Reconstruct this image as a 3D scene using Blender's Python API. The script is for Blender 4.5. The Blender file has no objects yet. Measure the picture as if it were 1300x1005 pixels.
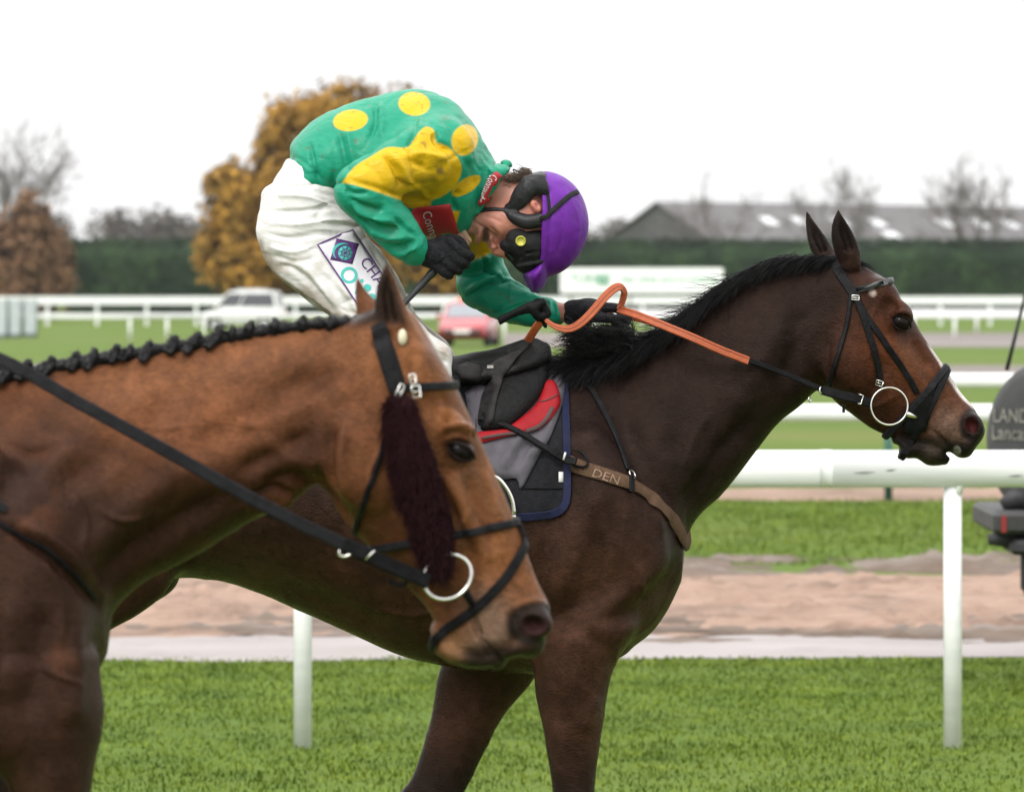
import bpy, math, random
import numpy as np
from mathutils import Vector, Matrix
from mathutils.bvhtree import BVHTree
from mathutils.geometry import delaunay_2d_cdt

# ------------------------------------------------------------------ camera, sky, sun, exposure
scene = bpy.context.scene
COL = scene.collection
FPX = 6000.0          # focal length in photo pixels (photo 1300 px wide)
CAM_H = 1.85          # camera height in metres
U0, V0 = 650.0, 365.0 # photo pixel of the horizon point
cam_data = bpy.data.cameras.new("camera")
cam = bpy.data.objects.new("camera", cam_data)
COL.objects.link(cam)
cam.location = (0, 0, CAM_H)
cam.rotation_euler = (math.radians(90), 0, 0)
cam_data.sensor_width = 36.0
cam_data.sensor_fit = 'HORIZONTAL'
cam_data.lens = 36.0 * FPX / 1300.0
cam_data.shift_y = -(502.5 - V0) / 1300.0
cam_data.clip_start = 0.5
cam_data.clip_end = 6000
cam_data.dof.use_dof = True
cam_data.dof.focus_distance = 11.85
cam_data.dof.aperture_fstop = 7.5
scene.camera = cam

SUN_EL, SUN_AZ = math.radians(46), math.radians(212)   # high behind the camera, to its left
world = bpy.data.worlds.new("World")
scene.world = world
world.use_nodes = True
wn, wl = world.node_tree.nodes, world.node_tree.links
wn.clear()
w_out = wn.new('ShaderNodeOutputWorld')
w_bg = wn.new('ShaderNodeBackground')
w_sky = wn.new('ShaderNodeTexSky')
w_sky.sky_type = 'NISHITA'
w_sky.sun_disc = False
w_sky.sun_elevation = SUN_EL
w_sky.sun_rotation = SUN_AZ
w_sky.air_density = 1.0
w_sky.dust_density = 4.0
w_hsv = wn.new('ShaderNodeHueSaturation')       # thick cloud: the blue is gone
w_hsv.inputs['Saturation'].default_value = 0.06
w_tc = wn.new('ShaderNodeTexCoord')             # overcast: the cloud is brighter overhead than low down
w_sep = wn.new('ShaderNodeSeparateXYZ')
w_ramp = wn.new('ShaderNodeMapRange')
w_ramp.inputs['From Min'].default_value = 0.0; w_ramp.inputs['From Max'].default_value = 1.0
w_ramp.inputs['To Min'].default_value = 9.5; w_ramp.inputs['To Max'].default_value = 26.0
w_comb = wn.new('ShaderNodeCombineColor')
wl.new(w_tc.outputs['Generated'], w_sep.inputs['Vector'])
wl.new(w_sep.outputs['Z'], w_ramp.inputs['Value'])
for i in range(3): wl.new(w_ramp.outputs['Result'], w_comb.inputs[i])
w_mix = wn.new('ShaderNodeMix'); w_mix.data_type = 'RGBA'
w_mix.inputs['Factor'].default_value = 0.75     # even cloud layer over the sky
wl.new(w_comb.outputs['Color'], w_mix.inputs['B'])
w_bg.inputs['Strength'].default_value = 0.1
wl.new(w_sky.outputs['Color'], w_hsv.inputs['Color'])
wl.new(w_hsv.outputs['Color'], w_mix.inputs['A'])
wl.new(w_mix.outputs['Result'], w_bg.inputs['Color'])
wl.new(w_bg.outputs['Background'], w_out.inputs['Surface'])

sun_data = bpy.data.lights.new("sun", 'SUN')
sun_data.energy = 1.5
sun_data.angle = math.radians(22)
sun_data.color = (1.0, 0.97, 0.92)
sun = bpy.data.objects.new("sun", sun_data)
COL.objects.link(sun)
sd = Vector((math.sin(SUN_AZ) * math.cos(SUN_EL), math.cos(SUN_AZ) * math.cos(SUN_EL), math.sin(SUN_EL)))
sun.rotation_euler = sd.to_track_quat('Z', 'Y').to_euler()
sun.location = sd * 50

scene.view_settings.view_transform = 'Standard'
scene.view_settings.look = 'None'
scene.view_settings.exposure = 0.45
scene.view_settings.gamma = 1.0
scene.view_settings.use_curve_mapping = False
scene.cycles.use_denoising = True
scene.cycles.max_bounces = 6
scene.cycles.diffuse_bounces = 3
scene.cycles.transparent_max_bounces = 8

# ------------------------------------------------------------------ helpers
rng = np.random.default_rng(7)
random.seed(7)

def P(u, v, d):
    """photo pixel at distance d -> world point"""
    return Vector(((u - U0) * d / FPX, d, CAM_H - (v - V0) * d / FPX))
def PX(u, d): return (u - U0) * d / FPX
def PZ(v, d): return CAM_H - (v - V0) * d / FPX

def tag(o, label=None, cat=None, group=None, kind=None):
    if label: o["label"] = label
    if cat: o["category"] = cat
    if group: o["group"] = group
    if kind: o["kind"] = kind
    return o

def empty(name, loc, label=None, cat=None, group=None):
    o = bpy.data.objects.new(name, None)
    COL.objects.link(o)
    o.location = loc
    o.empty_display_size = 0.1
    return tag(o, label, cat, group)

def adopt(child, parent):
    child.parent = parent
    if parent is not None:
        child.matrix_parent_inverse = Matrix.Translation(-world_loc(parent))
    return child
def world_loc(o):
    l = Vector(o.location)
    if o.parent: l = o.matrix_parent_inverse @ l + world_loc(o.parent)
    return l

def make_mesh(name, V, faces, mat=None, parent=None, smooth=True, colors=None):
    me = bpy.data.meshes.new(name)
    V = np.asarray(V, np.float32)
    if isinstance(faces, np.ndarray):
        k = faces.shape[1]; n = len(faces)
        me.vertices.add(len(V)); me.vertices.foreach_set('co', V.ravel())
        me.loops.add(n * k); me.loops.foreach_set('vertex_index', faces.astype(np.int32).ravel())
        me.polygons.add(n); me.polygons.foreach_set('loop_start', np.arange(0, n * k, k, dtype=np.int32))
        me.update(calc_edges=True)
        me.validate()
    else:
        me.from_pydata([tuple(map(float, v)) for v in V], [], [tuple(int(i) for i in f) for f in faces])
        me.update()
    if smooth:
        me.polygons.foreach_set('use_smooth', np.ones(len(me.polygons), bool))
    if colors is not None:
        a = me.color_attributes.new('Col', 'FLOAT_COLOR', 'POINT')
        c = np.ones((len(V), 4), np.float32); c[:, :3] = colors
        a.data.foreach_set('color', c.ravel())
    if mat: me.materials.append(mat)
    o = bpy.data.objects.new(name, me)
    COL.objects.link(o)
    if parent is not None: adopt(o, parent)
    return o

class MB:
    """collects shapes for one mesh"""
    def __init__(s): s.v = []; s.f = []; s.n = 0
    def add(s, V, F):
        V = [tuple(map(float, q)) for q in V]
        s.v += V
        s.f += [tuple(int(i) + s.n for i in f) for f in F]
        s.n += len(V)
        return s
    def box(s, c, size, rz=0.0, bev=0.0):
        cx, cy, cz = c; a, b, h = size[0] / 2, size[1] / 2, size[2] / 2
        if bev <= 0:
            pts = [(x, y, z) for x in (-a, a) for y in (-b, b) for z in (-h, h)]
            F = [(0, 1, 3, 2), (4, 6, 7, 5), (0, 4, 5, 1), (2, 3, 7, 6), (0, 2, 6, 4), (1, 5, 7, 3)]
        else:
            e = bev; ring = []
            out = [(-a + e, -b), (a - e, -b), (a, -b + e), (a, b - e), (a - e, b), (-a + e, b), (-a, b - e), (-a, -b + e)]
            inn = [(x * (a - e) / a, y * (b - e) / b) for x, y in out]
            pts = [(x, y, -h) for x, y in inn] + [(x, y, -h + e) for x, y in out] + [(x, y, h - e) for x, y in out] + [(x, y, h) for x, y in inn]
            F = [tuple(reversed(range(8))), tuple(range(24, 32))]
            for l in range(3):
                for i in range(8):
                    j = (i + 1) % 8
                    F.append((l * 8 + i, l * 8 + j, l * 8 + 8 + j, l * 8 + 8 + i))
        ca, sa = math.cos(rz), math.sin(rz)
        return s.add([(cx + x * ca - y * sa, cy + x * sa + y * ca, cz + z) for x, y, z in pts], F)
    def tube(s, pts, r, n=8, caps=True):
        """swept circle along pts; r is a number or a list"""
        pts = [Vector(p) for p in pts]
        rs = r if hasattr(r, '__len__') else [r] * len(pts)
        V = []; F = []
        up = Vector((0, 0, 1))
        t0 = (pts[1] - pts[0]).normalized()
        if abs(t0.dot(up)) > 0.9: up = Vector((0, 1, 0))
        a = t0.cross(up).normalized(); b = a.cross(t0).normalized()
        for i, p in enumerate(pts):
            t = (pts[min(i + 1, len(pts) - 1)] - pts[max(i - 1, 0)]).normalized()
            a = (a - t * a.dot(t)).normalized(); b = t.cross(a).normalized()
            for k in range(n):
                g = 2 * math.pi * k / n
                V.append(p + a * math.cos(g) * rs[i] + b * math.sin(g) * rs[i])
        for i in range(len(pts) - 1):
            for k in range(n):
                j = (k + 1) % n
                F.append((i * n + k, i * n + j, i * n + n + j, i * n + n + k))
        if caps:
            F.append(tuple(reversed(range(n)))); F.append(tuple(range((len(pts) - 1) * n, len(pts) * n)))
        return s.add(V, F)
    def lathe(s, prof, c, axis='z', n=24, closed=False):
        """prof: (radius, height) pairs"""
        V = []; F = []
        for (r, h) in prof:
            for k in range(n):
                g = 2 * math.pi * k / n
                x, y = r * math.cos(g), r * math.sin(g)
                q = {'z': (x, y, h), 'y': (x, h, y), 'x': (h, x, y)}[axis]
                V.append((c[0] + q[0], c[1] + q[1], c[2] + q[2]))
        m = len(prof)
        for i in range(m if closed else m - 1):
            i2 = (i + 1) % m
            for k in range(n):
                j = (k + 1) % n
                F.append((i * n + k, i * n + j, i2 * n + j, i2 * n + k))
        return s.add(V, F)
    def prism(s, poly, y0, y1):
        """polygon in (x, z) extruded from y0 to y1"""
        n = len(poly)
        V = [(x, y0, z) for x, z in poly] + [(x, y1, z) for x, z in poly]
        F = [tuple(range(n)), tuple(reversed(range(n, 2 * n)))]
        for i in range(n):
            j = (i + 1) % n
            F.append((i, n + i, n + j, j))
        return s.add(V, F)
    def quad(s, a, b, c, d): return s.add([a, b, c, d], [(0, 1, 2, 3)])
    def build(s, name, mat, parent=None, smooth=False):
        o = make_mesh(name, s.v, s.f, mat, parent, smooth)
        return o

# ---- materials
def new_mat(name):
    m = bpy.data.materials.new(name); m.use_nodes = True
    nt = m.node_tree
    b = nt.nodes['Principled BSDF']
    return m, nt, b
def N(nt, typ, **kw):
    n = nt.nodes.new(typ)
    for k, v in kw.items():
        if k in n.inputs.keys(): n.inputs[k].default_value = v
        else: setattr(n, k, v)
    return n
def mat(name, col, rough=0.6, metal=0.0, var=0.15, scale=20.0, bump=0.0, bscale=60.0, spec=0.5, col2=None, detail=4.0, sheen=0.0, coat=0.0, stretch=None):
    """principled surface whose colour wanders between two tones, with fine relief"""
    m, nt, b = new_mat(name)
    tc = N(nt, 'ShaderNodeTexCoord')
    src = tc.outputs['Object']
    if stretch:
        mp = N(nt, 'ShaderNodeMapping'); mp.inputs['Scale'].default_value = stretch
        nt.links.new(src, mp.inputs['Vector']); src = mp.outputs['Vector']
    nz = N(nt, 'ShaderNodeTexNoise', Scale=scale, Detail=detail, Roughness=0.6)
    nt.links.new(src, nz.inputs['Vector'])
    cr = N(nt, 'ShaderNodeValToRGB')
    c1 = tuple(max(0, c * (1 - var)) for c in col)
    c2 = col2 or tuple(min(1, c * (1 + var)) for c in col)
    cr.color_ramp.elements[0].position = 0.3; cr.color_ramp.elements[0].color = (*c1, 1)
    cr.color_ramp.elements[1].position = 0.7; cr.color_ramp.elements[1].color = (*c2, 1)
    nt.links.new(nz.outputs['Fac'], cr.inputs['Fac'])
    nt.links.new(cr.outputs['Color'], b.inputs['Base Color'])
    b.inputs['Roughness'].default_value = rough
    b.inputs['Metallic'].default_value = metal
    b.inputs['Specular IOR Level'].default_value = spec
    if sheen: b.inputs['Sheen Weight'].default_value = sheen
    if coat: b.inputs['Coat Weight'].default_value = coat
    if bump > 0:
        n2 = N(nt, 'ShaderNodeTexNoise', Scale=bscale, Detail=3.0)
        nt.links.new(src, n2.inputs['Vector'])
        bp = N(nt, 'ShaderNodeBump', Strength=bump, Distance=0.01)
        nt.links.new(n2.outputs['Fac'], bp.inputs['Height'])
        nt.links.new(bp.outputs['Normal'], b.inputs['Normal'])
    return m

# ---- implicit bodies: a field on a rectilinear grid, meshed with surface nets
def axis(lo, hi, base, fine=()):
    """grid coordinates with base spacing, finer inside the (a, b, step) intervals"""
    out = [lo]
    while out[-1] < hi:
        x = out[-1]; st = base
        for a, b, s_ in fine:
            if a - 1e-6 <= x <= b: st = min(st, s_)
            else:
                gap = a - x if x < a else x - b
                st = min(st, s_ + gap * 0.25)
        out.append(x + st)
    return np.array(out, np.float32)

def crom(A, m):
    """Catmull-Rom resampling of rows, m steps a span"""
    A = np.asarray(A, float); n = len(A)
    if n == 2:
        t = np.linspace(0, 1, m + 1)[:, None]
        return A[0] * (1 - t) + A[1] * t
    out = []
    for i in range(n - 1):
        p1, p2 = A[i], A[i + 1]
        p0 = A[i - 1] if i > 0 else 2 * p1 - p2
        p3 = A[i + 2] if i < n - 2 else 2 * p2 - p1
        for t in np.arange(m) / m:
            out.append(0.5 * (2 * p1 + (p2 - p0) * t + (2 * p0 - 5 * p1 + 4 * p2 - p3) * t * t + (3 * p1 - p0 - 3 * p2 + p3) * t ** 3))
    out.append(A[-1])
    return np.array(out)

class Field:
    def __init__(s, xs, ys, zs, D):
        s.x, s.y, s.z, s.D = xs, ys, zs, D       # ys are offsets from distance D
        s.F = np.full((len(xs), len(ys), len(zs)), 1.0, np.float32)
    def _sl(s, lo, hi, pad):
        r = []
        for a, l, h in zip((s.x, s.y, s.z), lo, hi):
            r.append(slice(max(0, int(np.searchsorted(a, l - pad)) - 1), min(len(a), int(np.searchsorted(a, h + pad)) + 1)))
        return tuple(r)
    def _mix(s, sl, d, k, op):
        A = s.F[sl]
        d = d.astype(np.float32)
        if op == 'sub':
            d = -d
            if k <= 0: s.F[sl] = np.maximum(A, d); return
            h = np.clip(0.5 - 0.5 * (d - A) / k, 0, 1)
            s.F[sl] = d * (1 - h) + A * h + k * h * (1 - h)
        else:
            if k <= 0: s.F[sl] = np.minimum(A, d); return
            h = np.clip(0.5 + 0.5 * (A - d) / k, 0, 1)
            s.F[sl] = A * (1 - h) + d * h - k * h * (1 - h)
    def tube(s, secs, k=0.02, op='add', p=2.2, m=10, cap=1.0, D=None, sc=1.0):
        """sections (top u, top v, bottom u, bottom v, w_top, w_mid, w_bottom, y offset): a limb with a shaped cross section"""
        D = D or s.D
        S = np.array([tuple(q) + (0.0,) * (8 - len(q)) for q in secs], float)
        S[:, 0] = (S[:, 0] - U0) * D / FPX; S[:, 2] = (S[:, 2] - U0) * D / FPX
        S[:, 1] = CAM_H - (S[:, 1] - V0) * D / FPX; S[:, 3] = CAM_H - (S[:, 3] - V0) * D / FPX
        R = crom(S, m)
        T, B = R[:, 0:2], R[:, 2:4]
        C = (T + B) / 2; Hv = (T - B) / 2
        H = np.linalg.norm(Hv, axis=1); d = Hv / H[:, None]
        nrm = np.stack([d[:, 1], -d[:, 0]], 1)
        adv = np.gradient(C, axis=0)
        sg = np.sign((nrm * adv).sum(1).sum()) or 1
        nrm = nrm * sg
        W = R[:, 4:7]; YC = R[:, 7]
        wmax = W.max(); hm = H.max()
        lo = (min(T[:, 0].min(), B[:, 0].min()) - 0.02, (YC - wmax).min(), min(T[:, 1].min(), B[:, 1].min()) - 0.02)
        hi = (max(T[:, 0].max(), B[:, 0].max()) + 0.02, (YC + wmax).max(), max(T[:, 1].max(), B[:, 1].max()) + 0.02)
        capm = min(H[0], H[-1]) * cap
        sl = s._sl(lo, hi, k + 0.03 + 0.3 * min(capm, 0.1))
        X = s.x[sl[0]].astype(float)[:, None]; Z = s.z[sl[2]].astype(float)[None, :]
        shp = (X.shape[0], Z.shape[1])
        best = np.full(shp, 1e9); Sv = np.full(shp, 9.0); E = np.zeros(shp)
        par = np.zeros(shp + (5,)); par[..., 0] = hm; par[..., 1:4] = wmax
        Q = np.concatenate([H[:, None], W, YC[:, None]], 1)
        off = [(X - C[i, 0]) * nrm[i, 0] + (Z - C[i, 1]) * nrm[i, 1] for i in range(len(C))]
        for i in range(len(C) - 1):
            o0, o1 = off[i], off[i + 1]
            mk = (o0 >= 0) & (o1 < 0)
            if not mk.any(): continue
            ii = np.nonzero(mk)
            a, b_ = o0[mk], o1[mk]
            f = a / (a - b_)
            x = X[ii[0], 0]; z = Z[0, ii[1]]
            cx = C[i, 0] + f * (C[i + 1, 0] - C[i, 0]); cz = C[i, 1] + f * (C[i + 1, 1] - C[i, 1])
            dx = d[i, 0] + f * (d[i + 1, 0] - d[i, 0]); dz = d[i, 1] + f * (d[i + 1, 1] - d[i, 1])
            q = Q[i] + f[:, None] * (Q[i + 1] - Q[i])
            sv = ((x - cx) * dx + (z - cz) * dz) / q[:, 0]
            bt = np.abs(sv) < best[ii]
            jj = (ii[0][bt], ii[1][bt])
            best[jj] = np.abs(sv[bt]); Sv[jj] = sv[bt]; par[jj] = q[bt]; E[jj] = 0
        for end, o_, sgn in ((0, off[0], -1), (len(C) - 1, off[-1], 1)):
            mk = (best > 1e8) & (o_ * sgn >= 0) & (o_ * sgn < 0.35)
            if not mk.any(): continue
            sv = ((X - C[end, 0]) * d[end, 0] + (Z - C[end, 1]) * d[end, 1]) / H[end]
            Sv[mk] = sv[mk]; par[mk] = Q[end]
            E[mk] = (np.abs(o_)[mk]) / max(1e-4, min(H[end], W[end].max()) * cap)
            best[mk] = 1
        sc_ = np.clip(Sv, -1, 1)
        wt, wm, wb = par[..., 1], par[..., 2], par[..., 3]
        Wd = wm + sc_ * (wt - wb) / 2 + sc_ ** 2 * ((wt + wb) / 2 - wm)
        Wd = np.maximum(Wd, 0.15 * wm)
        y = s.y[sl[1]].astype(float)
        ay = np.abs(y[None, :, None] - par[..., 4][:, None, :]) / Wd[:, None, :]
        base = np.abs(Sv) ** p + E ** p
        r = (base[:, None, :] + ay ** p) ** (1.0 / p)
        dist = (r - 1) * np.minimum(par[..., 0], Wd)[:, None, :] * sc
        s._mix(sl, dist, k, op)
    def ell(s, u, v, y, a, b, c, rot=0.0, k=0.02, op='add', D=None, rz=0.0):
        """ellipsoid at pixel (u, v), offset y; a along, b across in the side plane (rot degrees, anticlockwise), c sideways"""
        D = D or s.D
        cx, cz = PX(u, D), PZ(v, D)
        R = max(a, b, c)
        sl = s._sl((cx - R, y - R, cz - R), (cx + R, y + R, cz + R), k + 0.02)
        X = s.x[sl[0]][:, None, None] - cx; Y = s.y[sl[1]][None, :, None] - y; Z = s.z[sl[2]][None, None, :] - cz
        if rz:
            q = math.radians(rz); X, Y = X * math.cos(q) + Y * math.sin(q), -X * math.sin(q) + Y * math.cos(q)
        t = math.radians(rot); ct, st = math.cos(t), math.sin(t)
        A = X * ct + Z * st; B = -X * st + Z * ct
        k0 = np.sqrt((A / a) ** 2 + (B / b) ** 2 + (Y / c) ** 2)
        k1 = np.sqrt((A / a ** 2) ** 2 + (B / b ** 2) ** 2 + (Y / c ** 2) ** 2) + 1e-9
        s._mix(sl, k0 * (k0 - 1) / k1, k, op)
    def ell2(s, u, v, y, a, b, c, **kw):
        s.ell(u, v, -y, a, b, c, **kw); s.ell(u, v, y, a, b, c, **kw)
    def chain(s, pts, k=0.015, op='add', D=None, flat=1.0, m=1):
        """round limb through (u, v, y, radius) points"""
        D = D or s.D
        A = np.array([(PX(q[0], D), q[2], PZ(q[1], D), q[3]) for q in pts], float)
        if m > 1: A = crom(A, m)
        R = A[:, 3].max()
        lo = A[:, :3].min(0) - R; hi = A[:, :3].max(0) + R
        sl = s._sl(lo, hi, k + 0.02)
        X = s.x[sl[0]][:, None, None]; Y = s.y[sl[1]][None, :, None]; Z = s.z[sl[2]][None, None, :]
        best = None
        for i in range(len(A) - 1):
            a, b = A[i], A[i + 1]
            ab = b[:3] - a[:3]; L = max(1e-9, (ab ** 2).sum())
            px, py, pz = X - a[0], Y - a[1], Z - a[2]
            t = np.clip((px * ab[0] + py * ab[1] + pz * ab[2]) / L, 0, 1)
            dd = np.sqrt((px - t * ab[0]) ** 2 + ((py - t * ab[1]) * flat) ** 2 + (pz - t * ab[2]) ** 2) - (a[3] + t * (b[3] - a[3]))
            best = dd if best is None else np.minimum(best, dd)
        s._mix(sl, best, k, op)
    def chain2(s, pts, **kw):
        s.chain(pts, **kw); s.chain([(a, b, -c, r) for a, b, c, r in pts], **kw)
    def mesh(s, smooth=2):
        F = s.F
        nx, ny, nz = F.shape
        ins = F < 0
        cnt = np.zeros((nx - 1, ny - 1, nz - 1), np.int8)
        for i in (0, 1):
            for j in (0, 1):
                for k in (0, 1):
                    cnt += ins[i:nx - 1 + i, j:ny - 1 + j, k:nz - 1 + k]
        act = (cnt > 0) & (cnt < 8)
        ids = np.full(act.shape, -1, np.int32)
        I, J, K = np.nonzero(act)
        ids[I, J, K] = np.arange(len(I))
        acc = np.zeros((len(I), 3)); num = np.zeros(len(I))
        ax = (s.x, s.y, s.z)
        corners = [(i, j, k) for i in (0, 1) for j in (0, 1) for k in (0, 1)]
        for c0 in corners:
            for a in range(3):
                if c0[a]: continue
                c1 = list(c0); c1[a] = 1
                f0 = F[I + c0[0], J + c0[1], K + c0[2]]; f1 = F[I + c1[0], J + c1[1], K + c1[2]]
                m = (f0 < 0) != (f1 < 0)
                t = np.where(m, f0 / np.where(m, f0 - f1, 1), 0)
                p0 = np.stack([s.x[I + c0[0]], s.y[J + c0[1]], s.z[K + c0[2]]], 1).astype(float)
                p1 = np.stack([s.x[I + c1[0]], s.y[J + c1[1]], s.z[K + c1[2]]], 1)
                acc += np.where(m[:, None], p0 + t[:, None] * (p1 - p0), 0); num += m
        V = acc / num[:, None]
        quads = []
        for a in range(3):
            sh = [slice(None)] * 3; s0 = list(sh); s1 = list(sh)
            s0[a] = slice(0, -1); s1[a] = slice(1, None)
            e0, e1 = ins[tuple(s0)], ins[tuple(s1)]
            ch = e0 != e1
            b, c = [(1, 2), (2, 0), (0, 1)][a]
            lim = [slice(None)] * 3
            for q in (b, c): lim[q] = slice(1, F.shape[q] - 1)
            sub = np.zeros_like(ch); sub[tuple(lim)] = ch[tuple(lim)]
            idx = np.array(np.nonzero(sub))
            if idx.shape[1] == 0: continue
            def cell(db, dc):
                q = idx.copy(); q[b] += db; q[c] += dc
                return ids[q[0], q[1], q[2]]
            q = np.stack([cell(-1, -1), cell(0, -1), cell(0, 0), cell(-1, 0)], 1)
            fl = ~e0[idx[0], idx[1], idx[2]]
            q[fl] = q[fl][:, ::-1]
            quads.append(q)
        Q = np.concatenate(quads)
        Q = Q[(Q >= 0).all(1)]
        V[:, 1] += s.D
        return relax(V, Q, smooth), Q

def relax(V, Q, it):
    for _ in range(it):
        S = np.zeros_like(V); n = np.zeros(len(V))
        for a in range(Q.shape[1]):
            i, j = Q[:, a], Q[:, (a + 1) % Q.shape[1]]
            for c in range(3):
                S[:, c] += np.bincount(i, V[j, c], len(V)) + np.bincount(j, V[i, c], len(V))
            n += np.bincount(i, minlength=len(V)) + np.bincount(j, minlength=len(V))
        V = V * 0.5 + 0.5 * S / np.maximum(n, 1)[:, None]
    return V

def normals(V, Q):
    e1 = V[Q[:, 2]] - V[Q[:, 0]]; e2 = V[Q[:, 3 % Q.shape[1]]] - V[Q[:, 1]]
    fn = np.cross(e1, e2)
    Nn = np.zeros_like(V)
    for a in range(Q.shape[1]):
        for c in range(3): Nn[:, c] += np.bincount(Q[:, a], fn[:, c], len(V))
    return Nn / (np.linalg.norm(Nn, axis=1)[:, None] + 1e-12)

def to_px(V):
    return np.stack([U0 + V[:, 0] / V[:, 1] * FPX, V0 + (CAM_H - V[:, 2]) / V[:, 1] * FPX], 1)

def seg_dist(Pt, pts):
    """distance from 2D points to a polyline and the fraction along it"""
    best = np.full(len(Pt), 1e9); tt = np.zeros(len(Pt)); pts = np.asarray(pts, float)
    for i in range(len(pts) - 1):
        a, b = pts[i], pts[i + 1]; ab = b - a
        t = np.clip(((Pt - a) @ ab) / max(1e-9, ab @ ab), 0, 1)
        d = np.linalg.norm(Pt - a - t[:, None] * ab, axis=1)
        m = d < best
        best[m] = d[m]; tt[m] = (i + t[m]) / (len(pts) - 1)
    return best, tt

def sculpt(V, Q, D, strokes, both=True, near=None, gain=1.0):
    """push the surface out (+) or in (-) along strokes drawn in the side view: (points, width px, amount m)"""
    Nn = normals(V, Q)
    W = V.copy()
    if both: W[:, 1] = D - np.abs(W[:, 1] - D)
    px = to_px(W)
    side = np.clip(-Nn[:, 1] * 1.6, 0, 1) if not both else np.clip(np.abs(Nn[:, 1]) * 1.6, 0, 1)
    if near is not None: side = side * (V[:, 1] < near)
    for st in strokes:
        pts, wd, am = st[:3]
        pts = np.asarray(pts, float)
        lo = pts.min(0) - 3 * wd; hi = pts.max(0) + 3 * wd
        m = np.nonzero(((px > lo) & (px < hi)).all(1))[0]
        if not len(m): continue
        d, t = seg_dist(px[m], crom(pts, 6) if len(pts) > 2 else pts)
        taper = np.clip(np.minimum(t, 1 - t) * 5, 0.15, 1)
        V[m] += Nn[m] * (gain * am * np.exp(-(d / wd) ** 2) * taper * side[m])[:, None]
    return V

def vnoise(Pq, scale, seed=0, octv=3):
    """smooth value noise, 3D, range about -1..1"""
    out = np.zeros(len(Pq)); amp = 1.0; tot = 0
    for o in range(octv):
        q = Pq * scale * 2 ** o + 17.3 * (seed + o)
        i = np.floor(q).astype(np.int64); f = q - i; f = f * f * (3 - 2 * f)
        acc = 0
        for a in (0, 1):
            for b in (0, 1):
                for c in (0, 1):
                    h = ((i[:, 0] + a) * 73856093) ^ ((i[:, 1] + b) * 19349663) ^ ((i[:, 2] + c) * 83492791) ^ (seed * 2654435 + o * 97)
                    h = (h ^ (h >> 13)) * 1274126177 & 0x7fffffff
                    h = (h ^ (h >> 15)) & 0xffff
                    w = (f[:, 0] if a else 1 - f[:, 0]) * (f[:, 1] if b else 1 - f[:, 1]) * (f[:, 2] if c else 1 - f[:, 2])
                    acc = acc + w * (h / 32767.5 - 1)
        out += acc * amp; tot += amp; amp *= 0.5
    return out / tot

def creases(V, A, scale, seed, warp=.35, sharp=2.0):
    """thin branching crease lines, 0..1"""
    q = V @ np.array(A, float).T
    q = q + warp / scale * np.stack([vnoise(V, scale * .8, seed + k, 2) for k in (11, 12, 13)], 1)
    return np.clip(1 - np.abs(vnoise(q, scale, seed, 2)) * 3.0, 0, 1) ** sharp

def sstep(a, b, x):
    t = np.clip((x - a) / (b - a), 0, 1)
    return t * t * (3 - 2 * t)

def bvh_of(*VQ):
    v = []; f = []; n = 0
    for V, Q in VQ:
        v += V.tolist(); f += (np.asarray(Q) + n).tolist(); n += len(V)
    return BVHTree.FromPolygons(v, f)
EYE = Vector((0, 0, CAM_H))
def cast(bvh, u, v, fall=None):
    """where the line of sight through a pixel meets the surface: point, normal"""
    d = P(u, v, 1.0) - EYE; d.normalize()
    loc, nor, idx, dist = bvh.ray_cast(EYE, d)
    if loc is None:
        q = EYE + d * ((fall or 12.0) / d.y)
        loc, nor, idx, dist = bvh.find_nearest(q)
    if nor.dot(d) > 0: nor = -nor
    return loc, nor

def smooth_pts(pts, n=8):
    return crom(np.array(pts, float), n)

def ribbon(name, mat_, pts, width, thick=0.004, parent=None, smooth=False):
    """flat strap through (position, normal) pairs; width in metres"""
    mb = MB(); ribbon_into(mb, pts, width, thick)
    return mb.build(name, mat_, parent, smooth)
def ribbon_into(mb, pts, width, thick=0.004, closed=False):
    n = len(pts); V = []; F = []
    wd = width if hasattr(width, '__len__') else [width] * n
    for i, (p, nr) in enumerate(pts):
        p = Vector(p); nr = Vector(nr).normalized()
        a = Vector(pts[(i + 1) % n if closed else min(i + 1, n - 1)][0]); b = Vector(pts[(i - 1) % n if closed else max(i - 1, 0)][0])
        t = (a - b).normalized()
        s = t.cross(nr).normalized(); nr = s.cross(t).normalized()
        w = wd[i] / 2; e = min(thick * 0.45, w * 0.4)
        V += [p + s * w + nr * (-thick * .1), p + s * w + nr * (thick - e), p + s * (w - e) + nr * thick,
              p - s * (w - e) + nr * thick, p - s * w + nr * (thick - e), p - s * w + nr * (-thick * .1)]
    for i in range(n if closed else n - 1):
        for k in range(6):
            j = (k + 1) % 6; i2 = (i + 1) % n
            F.append((i * 6 + k, i2 * 6 + k, i2 * 6 + j, i * 6 + j))
    if not closed: F += [tuple(range(6)), tuple(reversed(range((n - 1) * 6, n * 6)))]
    mb.add(V, F)
    return mb

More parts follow.
